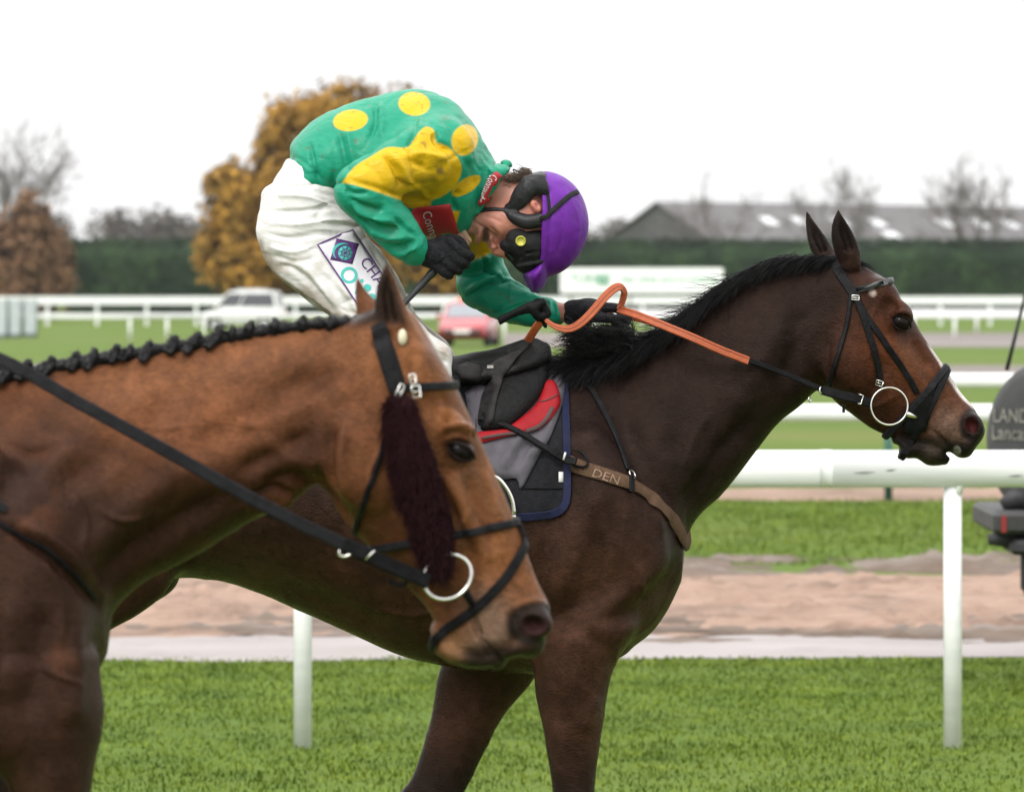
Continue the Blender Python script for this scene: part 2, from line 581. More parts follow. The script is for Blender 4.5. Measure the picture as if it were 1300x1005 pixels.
def strap_px(bvh, pts, lift=0.002, step=8, fall=None):
    """strap centre line laid on the surface along side-view points"""
    R = smooth_pts(pts, max(2, step))
    out = []
    for u, v in R:
        p, n = cast(bvh, u, v, fall)
        out.append((p + n * lift, n))
    return relax_strap(out)
def relax_strap(out, it=3, keep=0.0):
    for _ in range(it):
        q = list(out)
        for i in range(1, len(out) - 1):
            p = (q[i - 1][0] + q[i + 1][0] + q[i][0] * 2) / 4
            n = (q[i - 1][1] + q[i + 1][1] + q[i][1]).normalized()
            # never sink into the body
            dlt = (q[i][0] - p).dot(n)
            if dlt > 0: p = p + n * dlt
            out[i] = (p, n)
    return out
def mirror_strap(pts, D):
    return [(Vector((p.x, 2 * D - p.y, p.z)), Vector((n.x, -n.y, n.z))) for p, n in pts]
def loop_strap(bvh, a, b, D, lift=0.003, n=48, yc=0.0):
    """closed strap round the body in the plane through pixels a, b and the sideways axis"""
    A, B = P(a[0], a[1], D), P(b[0], b[1], D)
    c = (A + B) / 2; c.y += yc
    ax = (A - B).normalized(); Y = Vector((0, 1, 0)); out = []
    for i in range(n):
        g = 2 * math.pi * i / n
        d = ax * math.cos(g) + Y * math.sin(g)
        loc, nor, _, _ = bvh.ray_cast(c + d * 0.4, -d)
        if loc is None: continue
        if nor.dot(d) < 0: nor = -nor
        nor = (nor - ax.cross(Y) * nor.dot(ax.cross(Y))).normalized()
        out.append((loc + d * lift, nor))
    return out

def sheet(bvh, poly, lift, thick, grid=7.0, fall=12.0, bulge=None, sm=2, round_=0.35):
    """panel with outline poly (pixels) laid over a surface: returns verts, faces"""
    poly = [Vector(q) for q in poly]
    bd = []
    n = len(poly)
    for i in range(n):
        a, b = poly[i], poly[(i + 1) % n]
        k = max(1, int((b - a).length / grid))
        for j in range(k): bd.append(a + (b - a) * (j / k))
    lo = (min(p.x for p in bd), min(p.y for p in bd)); hi = (max(p.x for p in bd), max(p.y for p in bd))
    arr = np.array([(p.x, p.y) for p in bd])
    gx = np.arange(lo[0] + grid / 2, hi[0], grid); gy = np.arange(lo[1] + grid / 2, hi[1], grid)
    G = np.array([(x + (grid / 2 if (iy % 2) else 0), y) for iy, y in enumerate(gy) for x in gx]) if len(gx) and len(gy) else np.zeros((0, 2))
    inn = []
    if len(G):
        x, y = G[:, 0], G[:, 1]; ins = np.zeros(len(G), bool)
        j = len(arr) - 1
        for i in range(len(arr)):
            xi, yi = arr[i]; xj, yj = arr[j]
            c = ((yi > y) != (yj > y)) & (x < (xj - xi) * (y - yi) / (yj - yi + 1e-12) + xi)
            ins ^= c; j = i
        dd, _ = seg_dist(G, np.vstack([arr, arr[:1]]))
        inn = [Vector(q) for q in G[ins & (dd > grid * 0.45)]]
    nb = len(bd)
    vs, es, fs, _, _, _ = delaunay_2d_cdt(bd + inn, [], [list(range(nb))], 1, 1e-4)
    px = np.array([(p.x, p.y) for p in vs])
    dd, _ = seg_dist(px, np.vstack([arr, arr[:1]]))
    L = []; Nn = []
    for i, (u, v) in enumerate(px):
        p, nr = cast(bvh, u, v, fall)
        L.append(p); Nn.append(nr)
    L = np.array(L); Nn = np.array(Nn)
    F = [list(f) for f in fs]
    # even out the ray hits
    nb_ = [set() for _ in L]
    for f in F:
        for a in range(len(f)): nb_[f[a]].add(f[a - 1]); nb_[f[a - 1]].add(f[a])
    for _ in range(sm):
        L2 = L.copy(); N2 = Nn.copy()
        for i, s_ in enumerate(nb_):
            if s_:
                s_ = list(s_)
                av = L[s_].mean(0); dn = (av - L[i]) @ Nn[i]
                L2[i] = L[i] + Nn[i] * dn * 0.6
                N2[i] = Nn[i] + Nn[s_].sum(0) * 0.5
        L = L2; Nn = N2 / np.linalg.norm(N2, axis=1)[:, None]
    edge = np.clip(dd / (grid * 0.9), 0, 1) * (1 - round_) + round_
    h = thick * edge
    if bulge is not None: h = h + bulge(px, dd)
    top = L + Nn * (lift + h)[:, None]
    bot = L + Nn * (lift)
    nv = len(L)
    V = np.vstack([top, bot])
    Fo = []
    ar = 0
    for f in F[:40]:
        a, b, c = L[f[0]], L[f[1]], L[f[2]]; ar += np.cross(b - a, c - a) @ Nn[f[0]]
    for f in F:
        g = f if ar > 0 else f[::-1]
        Fo.append(tuple(g)); Fo.append(tuple(i + nv for i in reversed(g)))
    cnt = {}
    for f in F:
        for a in range(len(f)):
            e = (f[a - 1], f[a]); cnt[e] = 1
    for (a, b) in list(cnt):
        if (b, a) not in cnt:
            Fo.append((b, a, a + nv, b + nv) if ar > 0 else (a, b, b + nv, a + nv))
    return V, Fo
def flipY(V, D):
    W = np.array(V); W[:, 1] = 2 * D - W[:, 1]; return W
def rev(F): return [tuple(reversed(f)) for f in F]

def font_mesh(txt, size=1.0):
    """flat letters as a mesh in x (right), y (up)"""
    cu = bpy.data.curves.new('t', 'FONT'); cu.body = txt; cu.size = size
    cu.resolution_u = 3; cu.fill_mode = 'FRONT' if hasattr(cu, 'fill_mode') and False else 'BOTH'
    ob = bpy.data.objects.new('t', cu); COL.objects.link(ob)
    dg = bpy.context.evaluated_depsgraph_get()
    me = ob.evaluated_get(dg).to_mesh()
    V = [tuple(v.co) for v in me.vertices]; F = [tuple(p.vertices) for p in me.polygons]
    ob.evaluated_get(dg).to_mesh_clear()
    bpy.data.objects.remove(ob); bpy.data.curves.remove(cu)
    return np.array(V), F
def letters_on(bvh, txt, org, xdir, ydir, lift, fall=12.0, weight=0.0):
    """text laid on a surface: org pixel of the baseline start, xdir pixels for one em, ydir pixels for one em up"""
    V, F = font_mesh(txt)
    out = []
    for x, y, _ in V:
        u = org[0] + xdir[0] * x + ydir[0] * y; v = org[1] + xdir[1] * x + ydir[1] * y
        p, n = cast(bvh, u, v, fall)
        out.append(p + n * lift)
    return out, F
# ------------------------------------------------------------------ ground, tracks
def ground_mat(name, c1, c2, c3, s1, s2, rough=.9, bump=.5, bscale=40, stretch=(1, 1, 1), spec=.2, wet=0.0, edges=(.3, .7)):
    m, nt, b = new_mat(name)
    tc = N(nt, 'ShaderNodeTexCoord'); mp = N(nt, 'ShaderNodeMapping'); mp.inputs['Scale'].default_value = stretch
    nt.links.new(tc.outputs['Object'], mp.inputs['Vector'])
    n1 = N(nt, 'ShaderNodeTexNoise', Scale=s1, Detail=6.0, Roughness=.65); n2 = N(nt, 'ShaderNodeTexNoise', Scale=s2, Detail=4.0, Roughness=.6)
    for n_ in (n1, n2): nt.links.new(mp.outputs['Vector'], n_.inputs['Vector'])
    r1 = N(nt, 'ShaderNodeValToRGB'); e = r1.color_ramp.elements
    e[0].position, e[0].color = edges[0], (*c1, 1); e[1].position, e[1].color = edges[1], (*c2, 1)
    nt.links.new(n1.outputs['Fac'], r1.inputs['Fac'])
    mr = N(nt, 'ShaderNodeMapRange'); mr.inputs['From Min'].default_value = .48; mr.inputs['From Max'].default_value = .68; mr.inputs['To Max'].default_value = .8
    nt.links.new(n2.outputs['Fac'], mr.inputs['Value'])
    mx = N(nt, 'ShaderNodeMix', data_type='RGBA'); mx.inputs['B'].default_value = (*c3, 1)
    nt.links.new(mr.outputs['Result'], mx.inputs['Factor']); nt.links.new(r1.outputs['Color'], mx.inputs['A']); nt.links.new(mx.outputs['Result'], b.inputs['Base Color'])
    b.inputs['Roughness'].default_value = rough; b.inputs['Specular IOR Level'].default_value = spec
    if wet > 0:
        r2 = N(nt, 'ShaderNodeMapRange'); r2.inputs['From Min'].default_value = .5; r2.inputs['From Max'].default_value = .62
        r2.inputs['To Min'].default_value = rough; r2.inputs['To Max'].default_value = wet
        nt.links.new(n2.outputs['Fac'], r2.inputs['Value']); nt.links.new(r2.outputs['Result'], b.inputs['Roughness'])
    n3 = N(nt, 'ShaderNodeTexNoise', Scale=bscale, Detail=4.0); nt.links.new(tc.outputs['Object'], n3.inputs['Vector'])
    bp = N(nt, 'ShaderNodeBump', Strength=bump, Distance=.05); nt.links.new(n3.outputs['Fac'], bp.inputs['Height']); nt.links.new(bp.outputs['Normal'], b.inputs['Normal'])
    return m
M_grass = ground_mat('turf', (.062, .108, .009), (.088, .140, .014), (.120, .135, .030), .6, .11, bump=.8, bscale=18, stretch=(.5, 1.2, 1))
M_sand = ground_mat('pink_sand', (.205, .136, .102), (.325, .225, .174), (.125, .086, .066), 3.2, 1.3, bump=.7, bscale=14, stretch=(.45, 1, 1))
M_mud = ground_mat('wet_mud', (.070, .050, .038), (.155, .115, .090), (.21, .170, .145), 3.6, 1.6, rough=.85, bump=.9, bscale=9, stretch=(.35, 1, 1), wet=.5, spec=.25)
M_pale = ground_mat('pale_wet_path', (.21, .18, .172), (.295, .262, .255), (.12, .098, .088), 1.8, .8, rough=.55, bump=.25, bscale=12, stretch=(.3, 1, 1), wet=.3, spec=.4)
M_track = ground_mat('grey_track', (.115, .096, .088), (.18, .15, .138), (.24, .22, .21), .25, .1, bump=.3, bscale=3, stretch=(.3, 1, 1))
mb = MB(); mb.quad((-900, 2, 0), (900, 2, 0), (1500, 3500, 0), (-1500, 3500, 0))
tag(mb.build('ground', M_grass), kind='structure')
def strip(name, m, d0, d1, z, x0, x1, nx, ny, amp=0.0, fq=2.0, jit=.15, slope=0.0, seed=1, holes=0, patchy=None):
    """ground strip across the view from distance d0 to d1, with ragged edges and trodden relief"""
    X = np.linspace(x0, x1, nx); T = np.linspace(0, 1, ny)
    e0 = vnoise(np.stack([X, np.full(nx, 1.), np.zeros(nx)], 1), 1.6, seed, 4) * jit; e1 = vnoise(np.stack([X, np.full(nx, 7.), np.zeros(nx)], 1), 1.6, seed + 1, 4) * jit
    GX = np.repeat(X, ny); GT = np.tile(T, nx)
    GY = (d0 + np.repeat(e0, ny)) * (1 - GT) + (d1 + np.repeat(e1, ny)) * GT + slope * GX
    Pq = np.stack([GX, GY, np.zeros_like(GX)], 1)
    h = np.zeros(len(Pq))
    if amp:
        h = amp * (vnoise(Pq, fq, seed + 3, 4) * .6 + .5) + amp * .5 * np.abs(vnoise(Pq, fq * 3, seed + 5, 2))
        rg = np.random.default_rng(seed)
        for _ in range(holes):   # hoof prints
            cx, cy = rg.uniform(x0, x1), rg.uniform(d0, d1); r = rg.uniform(.06, .12)
            dd = np.hypot(GX - cx, (GY - cy)); mk = dd < r * 2.2
            h[mk] += amp * (-1.0 * np.exp(-(dd[mk] / r) ** 2) + .8 * np.exp(-((dd[mk] - r * 1.3) / (r * .5)) ** 2))
        h = np.maximum(h, 0) * np.minimum(1, np.minimum(GT, 1 - GT) * 8)
    if patchy is not None:      # churned patches: the rest dips under the ground beside it
        pv = vnoise(Pq * np.array([.8, 1.5, 0]), 1.5, seed + 9, 4) + patchy - .35 * (np.abs(GT - .5) * 2) ** 2
        h = h * np.clip(pv * 5, 0, 1) + .05 * np.clip(pv * 6, -1, 0)
    V = np.stack([GX, GY, z + h], 1)
    i = np.arange(nx - 1)[:, None] * ny + np.arange(ny - 1)[None, :]
    i = i.ravel(); F = np.stack([i, i + ny, i + ny + 1, i + 1], 1)
    return tag(make_mesh(name, V, F, m), kind='structure')
strip('path', M_pale, 23.45, 25.1, .004, -5, 6, 260, 16, .018, 1.8, .32, .06, 1, 25)
strip('mud_verge', M_mud, 24.2, 26.6, .012, -5, 6, 420, 44, .030, 3.0, .3, .05, 4, 130, .06)
strip('sand_track', M_sand, 24.95, 30.3, .010, -6, 7, 420, 130, .036, 2.6, .5, 0, 7, 520)
strip('muddy_ground', M_mud, 30.0, 32.3, .012, -6, 7, 420, 60, .034, 2.6, .4, 0, 10, 140, .16)
strip('sand_strip', M_sand, 41.0, 43.4, .006, -8, 9, 160, 20, .03, 1.5, .2, 0, 13, 40)
strip('grey_track', M_track, 101, 112, .01, -22, 24, 80, 6, 0, 1, .4, 0, 16)
strip('far_track', M_track, 146, 192, .012, PX(640, 165), 45, 80, 6, 0, 1, 1.0, 0, 19)
# grass blades in the foreground and tufts at the track edge
def blades(name, n, region, hmin, hmax, m, seed, w=.004):
    rg = np.random.default_rng(seed); d0, d1, u0, u1 = region
    Y = np.sqrt(rg.uniform(d0 ** 2, d1 ** 2, n)); U = rg.uniform(u0, u1, n); X = (U - U0) * Y / FPX
    k = vnoise(np.stack([X, Y, X * 0], 1), 1.3, seed, 3); keep = rg.random(n) < (.65 + .5 * k); X, Y, k = X[keep], Y[keep], k[keep]; n = len(X)
    h = rg.uniform(hmin, hmax, n) * (1 + .5 * k); a = rg.uniform(0, 2 * math.pi, n); lean = rg.uniform(.1, .8, n) * h
    wx, wy = np.cos(a) * w, np.sin(a) * w; lx, ly = np.cos(a + 1.4) * lean, np.sin(a + 1.4) * lean
    V = np.zeros((n, 5, 3))
    V[:, 0] = np.stack([X - wx, Y - wy, np.zeros(n)], 1); V[:, 1] = np.stack([X + wx, Y + wy, np.zeros(n)], 1)
    V[:, 2] = np.stack([X + wx * .8 + lx * .35, Y + wy * .8 + ly * .35, h * .6], 1); V[:, 3] = np.stack([X - wx * .8 + lx * .35, Y - wy * .8 + ly * .35, h * .6], 1)
    V[:, 4] = np.stack([X + lx, Y + ly, h], 1)
    b = np.arange(n)[:, None] * 5
    Q = np.concatenate([b + np.array([[0, 1, 2, 3]])]); T = np.concatenate([b + np.array([[3, 2, 4]])])
    me = bpy.data.meshes.new(name); VV = V.reshape(-1, 3).astype(np.float32)
    me.vertices.add(len(VV)); me.vertices.foreach_set('co', VV.ravel())
    li = np.concatenate([Q.ravel(), T.ravel()]).astype(np.int32); me.loops.add(len(li)); me.loops.foreach_set('vertex_index', li)
    ls = np.concatenate([np.arange(0, 4 * n, 4), 4 * n + np.arange(0, 3 * n, 3)]).astype(np.int32); me.polygons.add(2 * n); me.polygons.foreach_set('loop_start', ls)
    me.update(calc_edges=True); me.validate(); me.materials.append(m)
    o = bpy.data.objects.new(name, me); COL.objects.link(o)
    return o
M_blade = mat('grass_blade', (.075, .155, .008), rough=.6, var=.5, scale=2.6, col2=(.170, .225, .022), spec=.25, detail=6)
tag(blades('grass', 165000, (15.5, 23.3, -560, 1760), .008, .024, M_blade, 5), 'short green turf in the foreground below the horses', 'grass', kind='stuff')
tag(blades('rough_grass', 52000, (31.5, 41.2, 560, 1760), .010, .035, M_blade, 6, .006), 'longer grass between the muddy track and the sand strip', 'grass', kind='stuff')

tag(blades('edge_grass', 9000, (23.1, 23.6, -560, 1760), .008, .022, M_blade, 8, .006), 'ragged grass fringe along the edge of the pale path', 'grass', kind='stuff')

# ------------------------------------------------------------------ running rails
M_rail = mat('white_plastic_rail', (.76, .77, .775), rough=.36, var=.10, scale=7, col2=(.80, .805, .81), spec=.4, bump=.06, bscale=8, detail=8, stretch=(.35, 1.5, 2.5))
M_scuff = mat('rubber_scuff', (.16, .16, .16), rough=.8, var=.3)
M_green = mat('green_post_paint', (.010, .085, .055), rough=.5, var=.25, scale=12)
def oval_rail(mb, x0, x1, y, zc, ry, rz, n=24):
    V = []; F = []
    for x in (x0, x1):
        for k in range(n):
            g = 2 * math.pi * k / n
            V.append((x, y + ry * math.cos(g), zc + rz * math.sin(g)))
    for k in range(n): j = (k + 1) % n; F.append((k, j, n + j, n + k))
    F += [tuple(range(n)), tuple(reversed(range(n, 2 * n)))]
    return mb.add(V, F)
def running_rail(label, d, top, rz, us, u0, u1, post_r, m_post=None, ry=None, seg=None):
    root = empty('running_rail', (PX((u0 + u1) / 2, d), d, 0), label, 'rail', 'white running rails beside the course')
    x0, x1 = PX(u0, d), PX(u1, d); ry = ry or rz * .75
    seg = seg or [x0, x1]
    for a, b in zip(seg[:-1], seg[1:]):
        mb = MB(); oval_rail(mb, a, b - .003, d, top - rz, ry, rz); mb.build('rail', M_rail, root, True)
    for u in us:
        mb = MB(); x = PX(u, d)
        mb.tube([(x, d + .02, -.02), (x, d + .02, top - rz * 1.0)], post_r, 14); mb.build('post', m_post or M_rail, root, True)
    return root
r1 = running_rail('thick white plastic rail right behind the racehorse', 19.0, 1.197, .075, [384, 1210], -450, 2050, .037, seg=[PX(-450, 19), PX(1048, 19), PX(2050, 19)])
for u in (384, 1210):     # brackets under the rail
    mb = MB(); x = PX(u, 19); mb.tube([(x, 19.02, .98), (x + .02, 19.0, 1.05), (x + .045, 18.98, 1.10)], [.02, .024, .02], 8); mb.build('bracket', M_rail, r1, True)
for u, v, w in ((1098, 600, .10), (1131, 597, .05), (1290, 604, .07)):      # scuffs
    mb = MB(); c = P(u, v, 18.942); mb.add([(c.x - w / 2, c.y, c.z), (c.x, c.y, c.z - .003), (c.x + w / 2, c.y, c.z + .004), (c.x, c.y, c.z + .005)], [(0, 1, 2, 3)]); mb.build('scuff', M_scuff, r1)
mb = MB(); oval_rail(mb, PX(1040, 19), PX(1056, 19), 19.0, 1.122, .0575, .0765); mb.build('joint_sleeve', M_rail, r1, True)
running_rail('white rail on green posts beyond the racehorse head', 41.0, .838, .075, [748, 1128, 1508], 300, 1700, .035, M_green)
running_rail('white rail just above the green post rail, behind the muzzle', 50.0, .942, .075, [853, 1165, 1477], 300, 1700, .035)
running_rail('thin white far rail with posts on the grass, lower of two', 163.0, .93, .07, [165, 212, 259, 640, 736, 832, 924, 1020, 1116, 1212, 1308], 158, 1400, .05)
running_rail('thin white far rail, upper of two at the right', 190.0, .96, .10, [760, 840, 920, 1000, 1080, 1160, 1240, 1320], 620, 1400, .06)
wf = empty('board_fence', (0, 230, 0), 'white board fence along the foot of the long hedge', 'fence')
for z0, z1, nm in ((1.02, 1.42, 'board'), (.36, .60, 'board')):
    mb = MB(); mb.box((0, 230, (z0 + z1) / 2), (62, .06, z1 - z0)); mb.build(nm, M_rail, wf)
for i, u in enumerate(range(60, 1320, 63)):
    mb = MB(); mb.box((PX(u, 230), 230.06, .6), (.16, .05, 1.2)); mb.build('post', M_rail, wf)

# ------------------------------------------------------------------ hedge, trees, wood, barn
def leaf_cloud(pts, nrm, size, seed, squash=1.0):
    """small leaf-shaped faces at points, loosely facing nrm"""
    rg = np.random.default_rng(seed); n = len(pts)
    d = nrm + rg.normal(0, .7, (n, 3)); d /= np.linalg.norm(d, axis=1)[:, None]
    a = np.cross(d, rg.normal(0, 1, (n, 3))); a /= np.linalg.norm(a, axis=1)[:, None]; b = np.cross(d, a)
    s = (size * rg.uniform(.5, 1.4, n))[:, None]
    V = np.stack([pts - a * s, pts - b * s * .55 * squash, pts + a * s, pts + b * s * .55 * squash], 1).reshape(-1, 3)
    F = np.arange(n * 4).reshape(n, 4)
    return V, F
def leaf_mat(name, c1, c2, c3, sc=.5, sc2=3.0):
    m, nt, b = new_mat(name)
    tc = N(nt, 'ShaderNodeTexCoord')
    n1 = N(nt, 'ShaderNodeTexNoise', Scale=sc, Detail=3.0); n2 = N(nt, 'ShaderNodeTexNoise', Scale=sc2, Detail=2.0)
    for q in (n1, n2): nt.links.new(tc.outputs['Object'], q.inputs['Vector'])
    ad = N(nt, 'ShaderNodeMath', operation='ADD'); nt.links.new(n1.outputs['Fac'], ad.inputs[0]); nt.links.new(n2.outputs['Fac'], ad.inputs[1])
    hf = N(nt, 'ShaderNodeMath', operation='MULTIPLY'); hf.inputs[1].default_value = .5; nt.links.new(ad.outputs['Value'], hf.inputs[0])
    r = N(nt, 'ShaderNodeValToRGB'); e = r.color_ramp.elements
    e[0].position, e[0].color = .36, (*c1, 1); e[1].position, e[1].color = .64, (*c3, 1)
    k = e.new(.5); k.color = (*c2, 1)
    nt.links.new(hf.outputs['Value'], r.inputs['Fac']); nt.links.new(r.outputs['Color'], b.inputs['Base Color'])
    b.inputs['Roughness'].default_value = .75; b.inputs['Specular IOR Level'].default_value = .15
    return m
M_bark = mat('bark', (.075, .06, .052), rough=.9, var=.3, scale=6, bump=.5, bscale=12)
M_hedge = leaf_mat('hedge_leaf', (.007, .017, .007), (.013, .030, .0115), (.030, .060, .019), .3, 2.0)
hg = empty('hedge', (PX(700, 300), 301, 0), 'long clipped dark green hedge across the whole background', 'hedge')
hx0, hx1, hz = PX(84, 300), PX(1420, 300), 4.8
rg = np.random.default_rng(40)
def face_pts(n, f): return np.array([f() for _ in range(n)])
core = MB(); nseg = 70
prof = [(299.5, 0), (299.45, 3.7), (299.75, 4.15), (301.0, 4.72), (301.9, 4.72), (302.4, 4.2), (302.5, 0)]
V = []; F = []
for i in range(nseg + 1):
    x = hx0 + .25 + (hx1 - hx0 - .5) * i / nseg
    for y, z in prof: V.append((x, y + .08 * math.sin(i * 1.7 + z), z + (.10 * math.sin(i * .9) + .07 * math.sin(i * 2.3) if z > 4 else 0)))
k = len(prof)
for i in range(nseg):
    for j in range(k - 1): F.append((i * k + j, (i + 1) * k + j, (i + 1) * k + j + 1, i * k + j + 1))
F += [tuple(range(k)), tuple(reversed(range(nseg * k, nseg * k + k)))]
make_mesh('hedge_core', V, F, M_hedge, hg)
n1, n2, n3 = 15000, 9000, 700
zz_ = rg.uniform(.05, 4.65, n1); p1 = np.stack([rg.uniform(hx0, hx1, n1), 299.42 + np.interp(zz_, [0, 3.6, 4.15, 4.75], [0, 0, .35, 1.6]) + rg.normal(0, .12, n1), zz_], 1)
p2 = np.stack([rg.uniform(hx0, hx1, n2), rg.uniform(299.7, 302.2, n2), 4.72 + rg.normal(.04, .10, n2)], 1)
p3 = np.stack([hx0 + .1 + rg.normal(0, .12, n3), rg.uniform(299.6, 302.2, n3), rg.uniform(.1, 4.7, n3)], 1)
q1 = np.stack([np.zeros(n1), -np.ones(n1), np.interp(zz_, [0, 3.5, 4.1, 4.7], [.2, .3, 2.5, 4.])], 1); q2 = np.tile((0, -.2, 1), (n2, 1)); q3 = np.tile((-1, 0, .3), (n3, 1))
Vl, Fl = leaf_cloud(np.concatenate([p1, p2, p3]), np.concatenate([q1, q2, q3]), .13, 41)
tag(make_mesh('foliage', Vl, Fl, M_hedge, hg, False), kind='stuff')

def branch_tree(mb, p, d, L, r, depth, rg, spread=.5, up=.12, tips=None, n=5):
    q = [p]; rs = [r]; m = 4
    for i in range(m):
        d = (d + Vector(rg.normal(0, .12, 3)) + Vector((0, 0, up * .4))).normalized(); q.append(q[-1] + d * L / m); rs.append(max(.018, r * (1 - .45 * (i + 1) / m)))
    mb.tube(q, rs, n if depth > 1 else 3, False)
    if tips is not None and depth <= 1: tips.append(q[-1])
    if depth <= 0: return
    for k in range(int(rg.integers(2, 5)) if depth > 1 else 4):
        t = rg.uniform(.35, 1.0); i = min(m - 1, int(t * m)); b = q[i] + (q[i + 1] - q[i]) * (t * m - i)
        nd = (d + Vector(rg.normal(0, spread, 3))).normalized()
        branch_tree(mb, b, nd, L * rg.uniform(.5, .78), rs[i] * rg.uniform(.45, .65), depth - 1, rg, spread, up, tips, 4)
M_twig = mat('grey_twigs', (.12, .105, .10), rough=.9, var=.25, scale=3)
def bare_tree(u, d, top_v, label, seed, lean=(0, 0), name='bare_tree', fork=4):
    rg = np.random.default_rng(seed); H = PZ(top_v, d) * 1.12
    root = empty(name, (PX(u, d), d, 0), label, 'tree', 'leafless winter trees')
    mb = MB(); p = Vector((PX(u, d), d, -.1)); th = H * .24
    tp = p + Vector((lean[0] * th, 0, th)); mb.tube([p, p + (tp - p) * .5 + Vector((.03, 0, 0)), tp], [H * .022, H * .018, H * .016], 8); mb.build('trunk', M_bark, root, True)
    mb = MB()
    for k in range(fork + 2):
        a = 2 * math.pi * k / (fork + 2) + rg.uniform(0, .6); v = Vector((math.cos(a) * .55 + lean[0], math.sin(a) * .55, .9)).normalized()
        branch_tree(mb, tp - Vector((0, 0, rg.uniform(0, th * .25))), v, H * .36, H * .012, 4, rg, .52, .20)
    mb.build('crown', M_twig, root, True)
bare_tree(-12, 285, 168, 'bare tree spreading at the left edge above the rust brown bush', 3, (.25, 0))
bare_tree(1068, 372, 222, 'bare tree standing above the racehorse ears', 5)
bare_tree(1238, 372, 214, 'tallest bare tree in front of the barn at the right edge', 8)
bare_tree(892, 390, 236, 'faint small bare tree beyond the ridge near the barn gable', 11)

def leafy_tree(name, u, d, lobes, m, label, leaf, nleaf, seed, trunk_top, group=None, cat='tree', twig=True):
    rg = np.random.default_rng(seed); s = d / FPX
    root = empty(name, (PX(u, d), d, 0), label, cat, group)
    mb = MB(); x = PX(u, d); mb.tube([(x, d, -.1), (x + .1, d, trunk_top * .5), (x - .05, d, trunk_top)], [trunk_top * .09, trunk_top * .07, trunk_top * .05], 10); mb.build('trunk', M_bark, root, True)
    br_ = MB(); pts = []; nrm = []
    tot = sum(a * b for _, _, a, b in lobes)
    for (lu, lv, a, b) in lobes:
        c = np.array([PX(lu, d), d + rg.normal(0, .6), PZ(lv, d)]); A, Bz = a * s, b * s
        br_.tube([(x, d, trunk_top * .7), tuple((np.array([x, d, trunk_top]) + c) / 2), tuple(c)], [.10, .07, .03], 5)
        nl = int(nleaf * a * b / tot); ncl = max(12, nl // 26)
        # leaves gathered in clumps
        dirs = rg.normal(0, 1, (ncl, 3)); dirs /= np.linalg.norm(dirs, axis=1)[:, None]; rad = rg.uniform(.35, 1.05, ncl) ** .6
        cc = c + dirs * rad[:, None] * np.array([A, A * .9, Bz]); idx = rg.integers(0, ncl, nl)
        P_ = cc[idx] + rg.normal(0, 1, (nl, 3)) * np.array([A, A, Bz]) * .12 + rg.normal(0, leaf * .6, (nl, 3))
        pts.append(P_); nn = P_ - c; nn /= np.linalg.norm(nn, axis=1)[:, None] + 1e-6; nrm.append(nn + np.array([0, 0, .35]))
    br_.build('limbs', M_bark, root, True)
    Vl, Fl = leaf_cloud(np.concatenate(pts), np.concatenate(nrm), leaf, seed + 1)
    tag(make_mesh('crown', Vl, Fl, m, root, False), kind='stuff')
    return root
M_autumn = leaf_mat('autumn_leaf', (.125, .076, .016), (.275, .150, .026), (.44, .235, .038), .35, 1.6)
leafy_tree('autumn_tree', 430, 240, [(300, 255, 44, 48), (285, 310, 36, 44), (325, 335, 60, 44), (380, 170, 48, 50), (430, 150, 55, 42), (490, 155, 50, 44), (400, 250, 80, 70), (480, 250, 80, 80), (540, 250, 60, 80), (565, 320, 50, 55), (430, 340, 90, 40), (268, 232, 10, 8), (350, 205, 30, 40)], M_autumn,
           'large golden autumn tree behind the jockey', .21, 44000, 60, 4.2)
M_rust = leaf_mat('rust_leaf', (.10, .053, .030), (.165, .090, .048), (.225, .128, .068), .5, 2.0)
leafy_tree('beech_bush', 32, 262, [(10, 330, 40, 55), (50, 320, 34, 62), (40, 285, 24, 40), (70, 340, 24, 45), (20, 370, 40, 30), (60, 375, 34, 25), (-30, 320, 40, 60)], M_rust, 'rust brown leafy bush at the left end of the hedge', .19, 15000, 70, 2.2, None, 'bush')
# far wood: one mass
rg = np.random.default_rng(80); pts = []; nrm = []; wd = 620; cols = []
for i in range(52):
    u = rg.uniform(-80, 330) if i < 40 else rg.uniform(690, 850)
    topv = np.interp(u, [-80, 60, 130, 170, 215, 260, 330, 690, 800, 850], [268, 268, 264, 256, 264, 268, 272, 285, 272, 280]) + rg.normal(4, 4)
    c = np.array([PX(u, wd), wd + rg.uniform(-15, 15), 0]); H = PZ(topv, wd); A = rg.uniform(1.8, 3.2)
    nl = 420; dd = rg.normal(0, 1, (nl, 3)); dd /= np.linalg.norm(dd, axis=1)[:, None]
    r = rg.uniform(.6, 1.02, nl)[:, None]
    q = c + np.array([0, 0, H * .52]) + dd * r * np.array([A, A, H * .48]); pts.append(q); nrm.append(dd + np.array([0, 0, .3]))
Vl, Fl = leaf_cloud(np.concatenate(pts), np.concatenate(nrm), .42, 81)
M_wood = leaf_mat('winter_wood', (.030, .040, .026), (.085, .072, .062), (.125, .105, .095), .06, .35)
tag(make_mesh('woodland', Vl, Fl, M_wood, None, False), 'distant grey brown winter wood above the hedge', 'woodland', kind='stuff')

